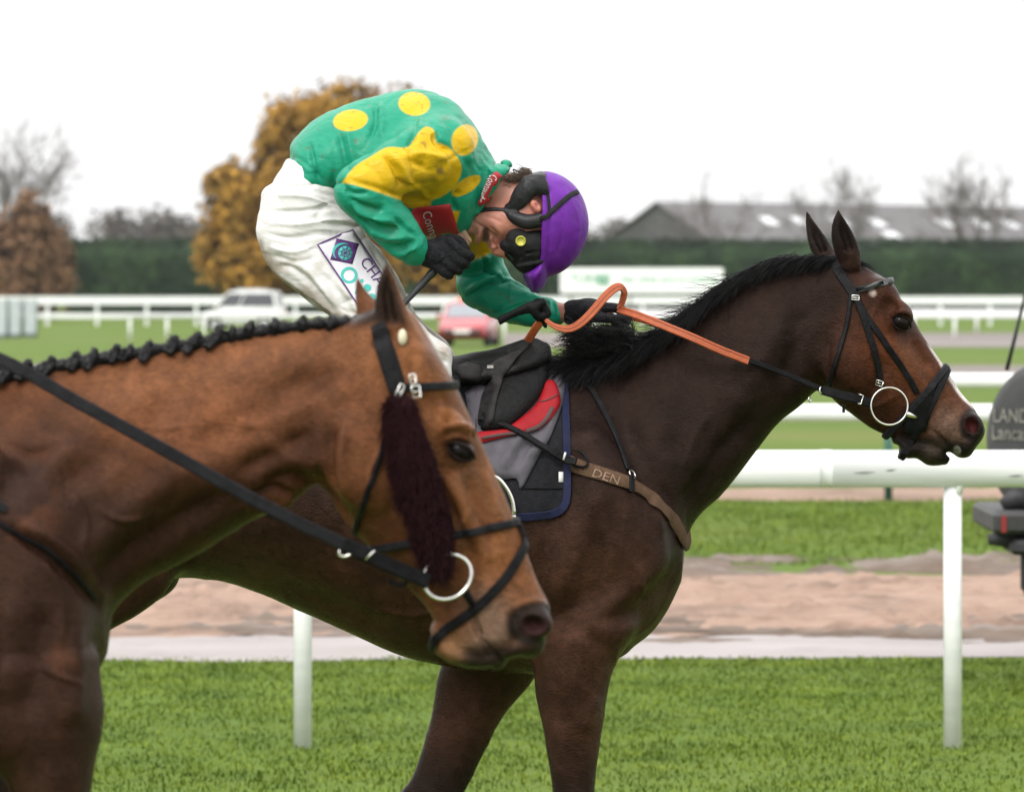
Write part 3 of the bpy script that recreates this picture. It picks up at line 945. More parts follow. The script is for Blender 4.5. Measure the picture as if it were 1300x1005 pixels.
# barn
M_roof = mat('barn_roof_sheet', (.100, .094, .096), rough=.8, var=.22, scale=.6, bump=.3, bscale=3, stretch=(1, 1, 2))
M_gable = mat('barn_gable_board', (.060, .060, .062), rough=.85, var=.3, scale=.8)
M_sky = mat('skylight_panel', (.55, .56, .57), rough=.4, var=.12, scale=2)
def barn(label, u, d, ang, W, L, ez, rz, sk, name='barn'):
    root = empty(name, (PX(u, d), d, 0), label, 'barn')
    ca, sa = math.cos(ang), math.sin(ang); o = Vector((PX(u, d), d, 0)); ax = Vector((ca, sa, 0)); bx = Vector((-sa, ca, 0))
    def w(l, t, z): return o + ax * l + bx * t + Vector((0, 0, z))
    mb = MB(); mb.quad(w(0, 0, 0), w(L, 0, 0), w(L, 0, ez), w(0, 0, ez)); mb.quad(w(0, W, 0), w(0, W, ez), w(L, W, ez), w(L, W, 0)); mb.build('wall', M_gable, root)
    for l in (0, L):
        mb = MB(); mb.add([w(l, 0, 0), w(l, 0, ez), w(l, W / 2, rz), w(l, W, ez), w(l, W, 0)], [(0, 1, 2, 3, 4)]); mb.build('gable', M_gable, root)
    for t0, t1 in ((-.5, W / 2), (W + .5, W / 2)):
        zz = lambda t: ez + (rz - ez) * (t / (W / 2) if t0 < 0 else (W - t) / (W / 2))
        mb = MB(); mb.add([w(-.4, t0, zz(t0) + .05), w(L + .4, t0, zz(t0) + .05), w(L + .4, t1, rz + .05), w(-.4, t1, rz + .05), w(-.4, t0, zz(t0) + .17), w(L + .4, t0, zz(t0) + .17), w(L + .4, t1, rz + .17), w(-.4, t1, rz + .17)],
               [(0, 1, 2, 3), (4, 7, 6, 5), (0, 4, 5, 1), (2, 6, 7, 3), (0, 3, 7, 4), (1, 5, 6, 2)]); rf = mb.build('roof', M_roof, root)
        if t0 < 0:
            for (l0, l1, f0, f1) in sk:
                a, b = f0 * W / 2, f1 * W / 2; h = .22
                mb = MB(); mb.add([w(l0, a, zz(a) + h), w(l1, a, zz(a) + h), w(l1, b, zz(b) + h), w(l0, b, zz(b) + h), w(l0, a, zz(a) + .1), w(l1, a, zz(a) + .1), w(l1, b, zz(b) + .1), w(l0, b, zz(b) + .1)],
                       [(0, 1, 2, 3), (0, 4, 5, 1), (1, 5, 6, 2), (2, 6, 7, 3), (3, 7, 4, 0)]); mb.build('skylight', M_sky, rf)
barn('long grey roofed barn with a row of white skylights behind the hedge', 905, 425, math.radians(40), 14.5, 64, 6.0, 9.5,
     [(4.8 + i * 4.6 + .3 * math.sin(i * 2.1), 6.3 + i * 4.6 + .3 * math.sin(i * 2.1), .40, .62) for i in range(12) if i not in (0, 5)] + [(22.8, 24.6, .10, .26)])

# advertising board
bd = empty('advertising_board', (PX(815, 220), 220, 0), 'long white advertising board with green lettering in front of the hedge', 'sign')
mb = MB(); mb.box((PX(814.5, 220), 220, PZ(356, 220)), (207 * 220 / FPX, .08, 32 * 220 / FPX)); mb.build('panel', mat('sign_white', (.80, .81, .81), rough=.5, var=.04), bd)
for u in (725, 800, 905): mb = MB(); mb.box((PX(u, 220), 220.1, .85), (.1, .1, 1.7)); mb.build('post', M_bark, bd)
M_sgreen = mat('sign_green', (.06, .30, .16), rough=.6, var=.1)
def flat_text(txt, u, v, em, d, m, parent, name='lettering', sx=1.0):
    V, F = font_mesh(txt); s = d / FPX
    V = [(PX(u, d) + x * em * s * sx, d, PZ(v, d) + y * em * s) for x, y, _ in V]
    return tag(make_mesh(name, V, F, m, parent, False), kind='stuff')
flat_text("TURF", 723, 359, 16, 219.94, M_sgreen, bd); 
mb = MB(); mb.box((PX(766, 220), 219.93, PZ(354.5, 220)), (15 * 220 / FPX, .03, 13 * 220 / FPX)); mb.build('logo_block', M_sgreen, bd)
_tv = flat_text("TV", 759.5, 359.5, 14, 219.90, M_rail, bd)
flat_text("See what you're missing.", 788, 358, 13, 219.94, M_sgreen, bd, sx=.98)

# barrier panels at the left edge
M_panel = mat('grey_panel', (.42, .46, .47), rough=.5, var=.15, scale=3); M_panel_fr = mat('panel_frame', (.10, .13, .13), rough=.5, var=.2, scale=5)
for i, (u0, u1, lab) in enumerate(((-16, 9, 'leftmost grey barrier panel, cut by the left edge'), (11, 27, 'middle grey barrier panel at the left edge'), (30, 47, 'grey barrier panel nearest the white fence at the left'))):
    d = 172 - i * -2; o = empty('barrier_panel', (PX((u0 + u1) / 2, d), d, 0), lab, 'barrier', 'grey barrier panels at the left edge')
    x0, x1, z0, z1 = PX(u0, d), PX(u1, d), .16, PZ(380, d)
    mb = MB(); mb.box(((x0 + x1) / 2, d, (z0 + z1) / 2), (x1 - x0, .05, z1 - z0)); mb.build('panel', M_panel, o)
    for x in (x0, x1): mb = MB(); mb.tube([(x, d - .04, 0), (x, d - .04, z1 + .03)], .03, 8); mb.build('upright', M_panel_fr, o, True)
    mb = MB(); mb.box(((x0 + x1) / 2, d - .1, .08), (x1 - x0 - .1, .5, .14)); mb.build('foot', M_panel_fr, o)
# ------------------------------------------------------------------ vehicles
def place(mb, org, head):
    c, s = math.cos(head), math.sin(head)
    mb.v = [(org[0] + x * c - y * s, org[1] + x * s + y * c, org[2] + z) for x, y, z in mb.v]
    return mb
def loft_x(secs, e=.12):
    """rounded box hull from sections (x, z bottom, z top, half width)"""
    mb = MB(); V = []; F = []; n = 12
    for x, zb, zt, w in secs:
        k = min(e, (zt - zb) * .4, w * .4)
        V += [(x, -w + k, zb), (x, w - k, zb), (x, w - k * .3, zb + k * .3), (x, w, zb + k), (x, w, (zb + zt) / 2), (x, w - k * .08, zt - k), (x, w - k * .4, zt - k * .3), (x, w - k, zt), (x, -w + k, zt), (x, -w + k * .4, zt - k * .3), (x, -w + k * .08, zt - k), (x, -w, zb + k)]
    m = len(secs)
    for i in range(m - 1):
        for k in range(n): j = (k + 1) % n; F.append((i * n + k, i * n + j, (i + 1) * n + j, (i + 1) * n + k))
    F += [tuple(reversed(range(n))), tuple(range((m - 1) * n, m * n))]
    mb.add(V, F); return mb
M_tyre = mat('tyre', (.016, .016, .017), rough=.85, var=.3, scale=10); M_rim = mat('wheel_rim', (.35, .35, .36), rough=.4, metal=.7, var=.2)
M_glass = mat('car_glass', (.03, .035, .04), rough=.05, var=.2, spec=.8); M_glass_pale = mat('windscreen_reflecting', (.16, .18, .20), rough=.03, var=.15, spec=1.0)
M_trim = mat('black_trim', (.018, .018, .020), rough=.6, var=.3); M_lamp = mat('clear_lamp', (.75, .75, .72), rough=.15, var=.05); M_redlamp = mat('red_lamp', (.45, .02, .02), rough=.25, var=.1); M_amber = mat('amber_lamp', (.75, .22, .03), rough=.3, var=.1)
def vehicle(name, label, cat, org, head, paint, hull, house, wheels, wr, glass=None, gsplit=(.5,), lamps=True):
    """house: (rear base x, rear top x, front top x, front base x, belt z, roof z, base half width, top half width)"""
    root = empty(name, org, label, cat); gl = glass or M_glass
    put = lambda mb, nm, m, par=root, sm=False: place(mb, org, head).build(nm, m, par, sm)
    put(loft_x(hull), 'body', paint, root, True)
    rb, rt, ft, fb, bz, rz, bw, tw = house
    c = lambda x, y, z: (x, y, z)
    A = [c(rb, -bw, bz), c(fb, -bw, bz), c(fb, bw, bz), c(rb, bw, bz)]; T = [c(rt, -tw, rz - .05), c(ft, -tw, rz - .05), c(ft, tw, rz - .05), c(rt, tw, rz - .05)]
    R = [c(rt + .12, -tw + .12, rz), c(ft - .15, -tw + .12, rz), c(ft - .15, tw - .12, rz), c(rt + .12, tw - .12, rz)]
    mb = MB(); mb.add(A + T + R, [(0, 1, 5, 4), (1, 2, 6, 5), (2, 3, 7, 6), (3, 0, 4, 7), (4, 5, 9, 8), (5, 6, 10, 9), (6, 7, 11, 10), (7, 4, 8, 11), (8, 9, 10, 11)]); put(mb, 'cabin', paint)
    def pane(a, b, c_, d, f0, f1, g0, g1, nm, m):
        a, b, c_, d = (Vector(q) for q in (a, b, c_, d)); n = (b - a).cross(d - a).normalized() * .012
        q = lambda s, t: (a * (1 - s) + b * s) * (1 - t) + (d * (1 - s) + c_ * s) * t
        k = [q(f0, g0), q(f1, g0), q(f1, g1), q(f0, g1)]
        mb = MB(); mb.add([v + n for v in k] + [v - n * .5 for v in k], [(0, 1, 2, 3), (0, 4, 5, 1), (1, 5, 6, 2), (2, 6, 7, 3), (3, 7, 4, 0)]); put(mb, nm, m)
    ed = [.04] + list(gsplit) + [.97]
    for k0, k1 in zip(ed[:-1], ed[1:]):
        pane(A[0], A[1], T[1], T[0], k0 + .012, k1 - .012, .10, .92, 'side_window', M_glass); pane(A[2], A[3], T[3], T[2], 1 - k1 + .012, 1 - k0 - .012, .10, .92, 'side_window', M_glass)
    pane(A[1], A[2], T[2], T[1], .06, .94, .06, .92, 'windscreen', gl); pane(A[3], A[0], T[0], T[3], .08, .92, .12, .9, 'rear_window', M_glass)
    for x in wheels:
        for s in (-1, 1):
            y = s * (hull[len(hull) // 2][3] - .10)
            mb = MB(); mb.lathe([(wr * .55, -.10), (wr * .93, -.11), (wr, -.07), (wr, .07), (wr * .93, .11), (wr * .55, .10)], (x, y, wr), 'y', 26, True); w = put(mb, 'wheel', M_tyre, root, True)
            mb = MB(); mb.lathe([(.001, -.085), (wr * .2, -.09), (wr * .5, -.06), (wr * .56, -.09), (wr * .56, .09), (wr * .5, .06), (.001, .085)], (x, y, wr), 'y', 20); put(mb, 'rim', M_rim, w, True)
    if lamps:
        xf, _, ztf, wf_ = hull[-1]; xr, _, ztr, wr_ = hull[0]; zb = hull[-1][1]
        for s in (-1, 1):
            mb = MB(); mb.box((xf + .005, s * (wf_ - .2), ztf - .13), (.05, .30, .14), 0, .02); put(mb, 'headlight', M_lamp)
            mb = MB(); mb.box((xr - .005, s * (wr_ - .1), ztr - .25), (.05, .14, .3), 0, .02); put(mb, 'tail_light', M_redlamp)
            mb = MB(); mb.box((fb - .15, s * (bw + .10), bz + .06), (.10, .16, .12), 0, .02); put(mb, 'mirror', paint)
        mb = MB(); mb.box((xf + .02, 0, zb + .14), (.10, wf_ * 1.85, .16), 0, .03); put(mb, 'bumper', M_trim)
        mb = MB(); mb.box((xf + .015, 0, ztf - .16), (.04, wf_ * .8, .10)); put(mb, 'grille', M_trim)
        mb = MB(); mb.box((xf + .08, 0, zb + .15), (.02, .5, .10)); put(mb, 'number_plate', M_lamp)
    return root, put
M_red = mat('red_paint', (.33, .016, .024), rough=.25, var=.08, scale=3, coat=.6)
M_white = mat('white_paint', (.62, .63, .62), rough=.3, var=.05, scale=3, coat=.4)
red, put = vehicle('parked_car', 'red hatchback facing the camera behind the saddle', 'car', (PX(594, 148), 150.0, 0), math.radians(-96), M_red,
    [(-1.85, .35, .80, .72), (-1.7, .25, .92, .80), (-.6, .2, .93, .83), (.7, .2, .92, .83), (1.3, .22, .80, .80), (1.72, .28, .66, .72), (1.82, .32, .58, .66)],
    (-1.75, -1.45, .15, .85, .88, 1.42, .76, .60), (-1.2, 1.15), .28, M_glass_pale)
mb = MB(); mb.box((-.35, -.1, 1.49), (.3, .5, .13), 0, .03); put(mb, 'roof_beacon', M_amber)
wv, put = vehicle('parked_van', 'white van facing left beyond the plaited mane', 'van', (PX(309, 202), 202.0, 0), math.radians(172), M_white,
    [(-1.72, .35, .95, .78), (-1.6, .28, 1.02, .84), (0, .25, 1.02, .86), (.75, .25, 1.0, .86), (1.25, .28, .86, .82), (1.70, .34, .76, .74)],
    (-1.66, -1.50, .55, 1.15, .98, 1.70, .82, .70), (-1.05, 1.1), .33, M_glass_pale, (.62,))
mb = MB(); mb.box((-.4, 0, 1.74), (1.2, 1.1, .08), 0, .03); put(mb, 'roof_box', M_white)
# four-wheel drive cut by the right edge: spare wheel, bumper and tow bar show
D4 = 21.6; M_grey = mat('muddy_grey_paint', (.030, .031, .033), rough=.5, var=.35, scale=4, bump=.15, bscale=30, col2=(.065, .058, .053))
fw, put = vehicle('off_road_car', 'muddy grey four wheel drive cut by the right edge, spare wheel on its back', 'car', (PX(1312, D4) + .32 + 2.0 * .985, D4 + 2.0 * .17 + .75, 0), math.radians(10), M_grey,
    [(-1.98, .52, 1.05, .82), (-1.9, .48, 1.12, .86), (0, .45, 1.12, .88), (1.0, .45, 1.10, .88), (1.9, .48, 1.02, .84), (2.05, .52, .95, .80)],
    (-1.92, -1.80, .55, 1.0, 1.10, 1.86, .84, .74), (-1.25, 1.35), .38, None, (.35, .68))
M_cover = mat('wheel_cover_vinyl', (.045, .045, .047), rough=.5, var=.25, scale=5, bump=.25, bscale=14, spec=.35)
M_cprint = mat('faded_cover_print', (.20, .19, .17), rough=.7, var=.5, scale=12)
cw_, sw_ = math.cos(math.radians(-38)), math.sin(math.radians(-38))
cx, cy, cz = PX(1335, D4), D4, PZ(560, D4)     # cover centre; its face looks back-left towards the camera
def wheel_pt(r, a, h):                           # local disc frame: face normal n points left and to the camera
    nx_, ny_ = -.80, -.60
    ex = (-ny_ * -1, nx_ * -1)                   # horizontal direction in the face
    return (cx + nx_ * h + ex[0] * r * math.cos(a), cy + ny_ * h + ex[1] * r * math.cos(a), cz + r * math.sin(a))
mb = MB(); V = []; F = []; prof = [(.001, .10), (.20, .105), (.30, .10), (.345, .085), (.365, .05), (.365, -.12), (.33, -.14), (.001, -.14)]; n = 40
for r, h in prof:
    for k in range(n): V.append(wheel_pt(r, 2 * math.pi * k / n, h))
for i in range(len(prof) - 1):
    for k in range(n): j = (k + 1) % n; F.append((i * n + k, i * n + j, (i + 1) * n + j, (i + 1) * n + k))
mb.add(V, F); sp = mb.build('spare_wheel_cover', M_cover, fw, True)
def cover_text(txt, x0, z0, em, nm):
    Vt, Ft = font_mesh(txt); nx_, ny_ = -.80, -.60; ex = (.60, -.80)
    V = [(cx + nx_ * .112 + ex[0] * (x0 + x * em), cy + ny_ * .112 + ex[1] * (x0 + x * em), cz + z0 + y * em) for x, y, _ in Vt]
    tag(make_mesh(nm, V, Ft, M_cprint, sp, False), kind='stuff')
cover_text('LAND', -.275, .085, .090, 'lettering'); cover_text('Lancaster', -.285, .005, .095, 'lettering')
bx_ = PX(1256, D4)
mb = MB(); mb.box((bx_ + .42, D4 + .30, PZ(661, D4)), (.84, 1.0, .105), 0, .02); bmp = mb.build('rear_bumper', mat('bumper_plastic', (.028, .027, .027), rough=.6, var=.3, scale=8), fw)
mb = MB(); mb.box((bx_ + .045, D4 - .203, PZ(662, D4)), (.022, .012, .075), 0); mb.build('reflector', mat('dull_reflector', (.22, .012, .012), rough=.5), bmp)
mb = MB(); mb.tube([(bx_ - .01, D4 - .05, PZ(684, D4)), (bx_ + .06, D4 - .05, PZ(682, D4)), (bx_ + .18, D4, PZ(692, D4))], [.025, .042, .05], 10); mb.build('exhaust_end', M_trim, fw, True)
mb = MB(); mb.box((bx_ + .25, D4 + .05, PZ(692, D4)), (.34, .5, .07), 0, .02); mb.box((bx_ + .185, D4, PZ(712, D4)), (.05, .08, .12), 0, .012); mb.build('tow_bracket', M_trim, fw)
mb = MB(); mb.box((bx_ + .21, D4, PZ(722, D4)), (.13, .10, .22), 0, .02); mb.tube([(bx_ + .19, D4 - .02, PZ(728, D4)), (bx_ + .19, D4 - .02, PZ(755, D4))], .034, 10); mb.build('tow_hitch', M_trim, fw)
mb = MB(); mb.tube([(bx_ + .06, D4 + .02, PZ(642, D4)), (bx_ + .12, D4 + .02, PZ(632, D4)), (bx_ + .2, D4 + .02, PZ(636, D4))], [.03, .05, .04], 10); mb.build('bumper_corner', M_trim, fw, True)
mb = MB(); mb.tube([P(1278, 470, D4), P(1289, 426, D4), P(1300, 380, D4), P(1305, 350, D4)], [.010, .009, .007, .004], 8); mb.build('aerial', M_trim, fw, True)
# ------------------------------------------------------------------ horse coats
def coat_mat(name, rough=0.5, var=0.35, spec=0.4, grain=1.0):
    m, nt, b = new_mat(name)
    tc = N(nt, 'ShaderNodeTexCoord')
    at = N(nt, 'ShaderNodeAttribute', attribute_name='Col')
    mp = N(nt, 'ShaderNodeMapping'); mp.inputs['Scale'].default_value = (60, 120, 160); mp.inputs['Rotation'].default_value = (0, 0.6, 0)
    nt.links.new(tc.outputs['Object'], mp.inputs['Vector'])
    n1 = N(nt, 'ShaderNodeTexNoise', Scale=1.6, Detail=4.0, Roughness=0.7)     # lie of the hair
    nt.links.new(mp.outputs['Vector'], n1.inputs['Vector'])
    n2 = N(nt, 'ShaderNodeTexNoise', Scale=9.0, Detail=6.0, Roughness=0.65)    # damp, clipped patches
    nt.links.new(tc.outputs['Object'], n2.inputs['Vector'])
    m1 = N(nt, 'ShaderNodeMapRange'); m1.inputs['From Min'].default_value = 0.3; m1.inputs['From Max'].default_value = 0.7
    m1.inputs['To Min'].default_value = 1 - var * 0.9; m1.inputs['To Max'].default_value = 1 + var * 0.9
    nt.links.new(n1.outputs['Fac'], m1.inputs['Value'])
    m2 = N(nt, 'ShaderNodeMapRange'); m2.inputs['From Min'].default_value = 0.3; m2.inputs['From Max'].default_value = 0.7
    m2.inputs['To Min'].default_value = 1 - var; m2.inputs['To Max'].default_value = 1 + var
    nt.links.new(n2.outputs['Fac'], m2.inputs['Value'])
    n3 = N(nt, 'ShaderNodeTexNoise', Scale=38.0, Detail=5.0, Roughness=0.7)    # mottling
    nt.links.new(tc.outputs['Object'], n3.inputs['Vector'])
    m3 = N(nt, 'ShaderNodeMapRange'); m3.inputs['From Min'].default_value = 0.3; m3.inputs['From Max'].default_value = 0.7
    m3.inputs['To Min'].default_value = 1 - var * .7; m3.inputs['To Max'].default_value = 1 + var * .7
    nt.links.new(n3.outputs['Fac'], m3.inputs['Value'])
    m0 = N(nt, 'ShaderNodeMath', operation='MULTIPLY'); nt.links.new(m1.outputs['Result'], m0.inputs[0]); nt.links.new(m3.outputs['Result'], m0.inputs[1])
    mu = N(nt, 'ShaderNodeMath', operation='MULTIPLY')
    nt.links.new(m0.outputs['Value'], mu.inputs[0]); nt.links.new(m2.outputs['Result'], mu.inputs[1])
    mx = N(nt, 'ShaderNodeVectorMath', operation='SCALE')
    nt.links.new(at.outputs['Color'], mx.inputs[0]); nt.links.new(mu.outputs['Value'], mx.inputs['Scale'])
    nt.links.new(mx.outputs['Vector'], b.inputs['Base Color'])
    r = N(nt, 'ShaderNodeMapRange'); r.inputs['To Min'].default_value = rough - 0.14; r.inputs['To Max'].default_value = rough + 0.14
    r.inputs['From Min'].default_value = 0.3; r.inputs['From Max'].default_value = 0.7
    nt.links.new(n2.outputs['Fac'], r.inputs['Value']); nt.links.new(r.outputs['Result'], b.inputs['Roughness'])
    b.inputs['Specular IOR Level'].default_value = spec
    b.inputs['Specular Tint'].default_value = (1.0, .72, .58, 1)
    bp = N(nt, 'ShaderNodeBump', Strength=0.75 * grain, Distance=0.004)
    nt.links.new(n1.outputs['Fac'], bp.inputs['Height'])
    bp2 = N(nt, 'ShaderNodeBump', Strength=0.35 * grain, Distance=0.014)
    nt.links.new(n2.outputs['Fac'], bp2.inputs['Height']); nt.links.new(bp.outputs['Normal'], bp2.inputs['Normal'])
    nt.links.new(bp2.outputs['Normal'], b.inputs['Normal'])
    return m
M_eye = mat('horse_eye', (0.006, 0.004, 0.004), rough=0.15, var=0.4, scale=30, spec=0.10)
M_hair = mat('black_hair', (0.005, 0.0045, 0.005), rough=0.42, var=0.6, scale=90, spec=0.16)
M_leather = mat('black_leather', (0.006, 0.006, 0.0068), rough=0.42, var=0.5, scale=45, bump=0.25, bscale=220, spec=0.08)
M_leather_dark = mat('dark_leather', (0.0105, 0.0105, 0.012), rough=0.48, var=0.4, scale=40, bump=0.2, bscale=180, spec=.08)
M_steel = mat('steel', (0.62, 0.6, 0.57), rough=0.22, metal=1.0, var=0.15, scale=30)
M_hoof = mat('hoof_horn', (0.05, 0.045, 0.04), rough=0.5, var=0.3)
M_coat_dark = coat_mat('dark_bay_coat', rough=0.26, var=0.45, spec=0.11)

DF = 12.0
fx = lambda u: PX(u, DF)
fz = lambda v: PZ(v, DF)
FH = Field(axis(fx(-20), fx(1262), 0.010, [(fx(1020), fx(1255), 0.0036)]),
           axis(-0.33, 0.33, 0.009, [(-0.12, 0.12, 0.0052)]),
           axis(-0.01, fz(255), 0.012, [(fz(600), fz(258), 0.0036)]), DF)
# trunk
FH.tube([(815, 600, 812, 770, .06, .12, .09), (795, 540, 795, 822, .10, .18, .13), (765, 490, 765, 845, .10, .20, .16), (725, 462, 715, 855, .06, .235, .17),
         (650, 474, 632, 852, .13, .26, .17), (520, 474, 520, 835, .16, .285, .19), (400, 472, 402, 784, .17, .29, .19),
         (300, 460, 295, 741, .17, .275, .18), (200, 452, 215, 735, .15, .26, .17), (110, 470, 140, 760, .12, .25, .16), (40, 530, 70, 760, .08, .19, .14)], k=0.02, p=2.1)
# neck
FH.tube([(745, 530, 785, 800, .045, .175, .15), (782, 470, 845, 745, .035, .150, .125), (825, 434, 880, 665, .03, .125, .115), (880, 399, 922, 621, .028, .105, .10),
         (935, 354, 985, 542, .028, .088, .085), (985, 333, 1020, 512, .03, .078, .075), (1030, 330, 1050, 480, .035, .072, .065)], k=0.05, p=2.0)
# head
FH.tube([(1066, 331, 1030, 400, .045, .055, .05), (1096, 338, 1032, 440, .058, .075, .05), (1126, 357, 1044, 482, .062, .094, .062), (1148, 385, 1060, 510, .066, .092, .06),
         (1168, 420, 1083, 527, .052, .076, .052), (1186, 447, 1106, 543, .042, .060, .042), (1203, 471, 1128, 553, .038, .053, .036),
         (1220, 498, 1150, 562, .038, .052, .036), (1236, 517, 1175, 572, .042, .056, .04), (1247, 538, 1212, 576, .034, .05, .036)], k=0.022, p=2.3, cap=0.55)
# masseter, brow, cheek bone, lips, chin
FH.ell2(1072, 462, .062, .075, .062, .036, rot=-50, k=0.03)
FH.ell2(1142, 398, .073, .036, .026, .026, rot=-60, k=0.018)
FH.ell2(1120, 372, .05, .04, .03, .03, rot=-40, k=0.03)
FH.tube([(1136, 436, 1124, 446, .012, .016, .012, -.070), (1160, 474, 1148, 484, .010, .014, .010, -.056), (1178, 505, 1168, 512, .006, .009, .006, -.047)], k=0.02)
FH.tube([(1136, 436, 1124, 446, .012, .016, .012, .070), (1160, 474, 1148, 484, .010, .014, .010, .056), (1178, 505, 1168, 512, .006, .009, .006, .047)], k=0.02)
FH.ell(1222, 567, 0, .030, .022, .043, rot=-50, k=0.018)                # upper lip
FH.tube([(1138, 552, 1140, 564, .02, .03, .02), (1154, 556, 1150, 580, .022, .033, .024), (1168, 554, 1164, 582, .022, .034, .024), (1180, 552, 1177, 590, .026, .037, .026), (1192, 560, 1190, 591, .024, .034, .022), (1201, 574, 1198, 590, .014, .022, .014)], k=0.006)  # lower lip, chin
FH.ell(1150, 573, 0, .018, .015, .026, k=0.008)
FH.chain2([(1163, 584, .03, .004), (1166, 574, .036, .004)], k=.006, op='sub')
FH.ell2(1234, 540, .037, .027, .034, .024, rot=20, k=0.012)               # flared nostril
# hollows: nostril, mouth line, eye socket, temple
FH.ell2(1231, 539, .064, .0165, .0235, .026, rot=15, k=0.005, op='sub')
FH.ell2(1229, 556, .060, .006, .014, .014, rot=15, k=0.006, op='sub')
FH.chain2([(1174, 540, .052, .004), (1188, 550, .048, .005), (1198, 562, .042, .006), (1205, 578, .032, .006), (1208, 592, .018, .006)], k=0.006, op='sub')
FH.chain([(1198, 566, 0, .008), (1206, 580, 0, .009), (1209, 594, 0, .010)], k=.006, op='sub')
FH.ell2(1141, 409, .096, .0220, .0200, .022, rot=-30, k=0.008, op='sub')
FH.ell2(1128, 388, .088, .018, .012, .014, rot=-50, k=0.015, op='sub')
# ears: cupped leaves
for uT, vT, uB, vB, yT, yB in ((1062, 267, 1074, 330, -.052, -.04), (1026, 268, 1044, 330, .062, .05)):
    if yT < 0:
        FH.tube([(1061, 266, 1064, 267, .002, .004, .002, yT), (1055, 280, 1072, 279, .006, .011, .006, yT), (1053, 298, 1082, 296, .010, .020, .010, -.048), (1056, 316, 1090, 316, .013, .024, .013, -.043), (1062, 334, 1092, 336, .014, .024, .014, -.038)], k=0.008)
        FH.tube([(1064, 277, 1068, 277, .004, .006, .004, yT - .012), (1064, 296, 1077, 294, .005, .012, .005, -.062), (1070, 314, 1083, 314, .005, .013, .005, -.062)], k=0.004, op='sub')
    else:
        FH.tube([(1025, 266, 1027, 267, .002, .004, .002, yT), (1024, 282, 1037, 281, .006, .011, .006, yT), (1026, 300, 1049, 298, .010, .018, .010, .056), (1031, 318, 1060, 316, .012, .022, .012, .05), (1042, 336, 1070, 338, .014, .024, .014, .04)], k=0.008)
        FH.tube([(1030, 281, 1034, 281, .004, .006, .004, yT - .013), (1032, 300, 1045, 298, .005, .011, .005, .044), (1040, 317, 1052, 316, .005, .012, .005, .038)], k=0.004, op='sub')
# withers, shoulder, arm, hind quarter
FH.tube([(760, 560, 715, 580, .03, .04, .03, -.15), (800, 610, 730, 650, .05, .06, .05, -.18), (846, 700, 760, 740, .05, .07, .05, -.165), (800, 770, 690, 800, .05, .075, .05, -.16)], k=0.07)
FH.tube([(760, 560, 715, 580, .03, .04, .03, .15), (800, 610, 730, 650, .05, .06, .05, .18), (846, 700, 760, 740, .05, .07, .05, .165), (800, 770, 690, 800, .05, .075, .05, .16)], k=0.07)
FH.ell(768, 748, 0, .16, .16, .17, k=.03)          # breast
# near foreleg (standing), off foreleg (swinging back), hind legs
FH.tube([(690, 800, 800, 790, .08, .10, .08, -.14), (678, 860, 775, 850, .06, .08, .06, -.15), (688, 916, 764, 912, .05, .062, .05, -.155), (700, 990, 754, 990, .038, .046, .038, -.155), (700, 1040, 754, 1040, .034, .042, .034, -.155), (710, 1075, 744, 1075, .022, .028, .022, -.155),
         (712, 1150, 742, 1150, .020, .026, .020, -.155), (706, 1195, 748, 1195, .026, .034, .026, -.155), (716, 1235, 752, 1228, .022, .030, .022, -.155), (715, 1285, 775, 1285, .036, .05, .036, -.155)], k=0.04, cap=.3)
FH.tube([(580, 800, 700, 800, .07, .10, .07, .14), (556, 860, 678, 868, .05, .08, .05, .145), (546, 916, 638, 918, .045, .06, .045, .145), (525, 985, 590, 1010, .036, .044, .036, .145), (505, 1015, 565, 1055, .030, .04, .030, .145), (480, 1040, 508, 1075, .020, .026, .020, .145),
         (430, 1080, 452, 1110, .02, .026, .02, .145), (398, 1098, 426, 1142, .026, .032, .026, .145), (378, 1130, 402, 1155, .022, .03, .022, .145), (330, 1165, 372, 1195, .03, .044, .03, .145)], k=0.04, cap=.3)
for sy, sw in ((-1, 0), (1, -60)):
    FH.tube([(60, 560, 230, 640, .08, .12, .08, sy * .13), (60, 650, 226, 728, .08, .11, .08, sy * .14), (40, 745, 186, 772, .06, .08, .06, sy * .145), (0 + sw, 840, 80 + sw, 838, .04, .055, .04, sy * .145), (35 + sw, 930, 100 + sw, 925, .03, .042, .03, sy * .145),
             (28 + sw, 975, 84 + sw, 980, .03, .04, .03, sy * .145), (45 + sw, 1040, 85 + sw, 1035, .024, .03, .024, sy * .145), (60 + sw, 1150, 96 + sw, 1150, .022, .028, .022, sy * .145), (55 + sw, 1195, 100 + sw, 1195, .028, .034, .028, sy * .145), (70 + sw, 1230, 108 + sw, 1228, .024, .03, .024, sy * .145), (66 + sw, 1285, 128 + sw, 1285, .036, .05, .036, sy * .145)], k=0.05, cap=.3)
V, Q = FH.mesh(2)
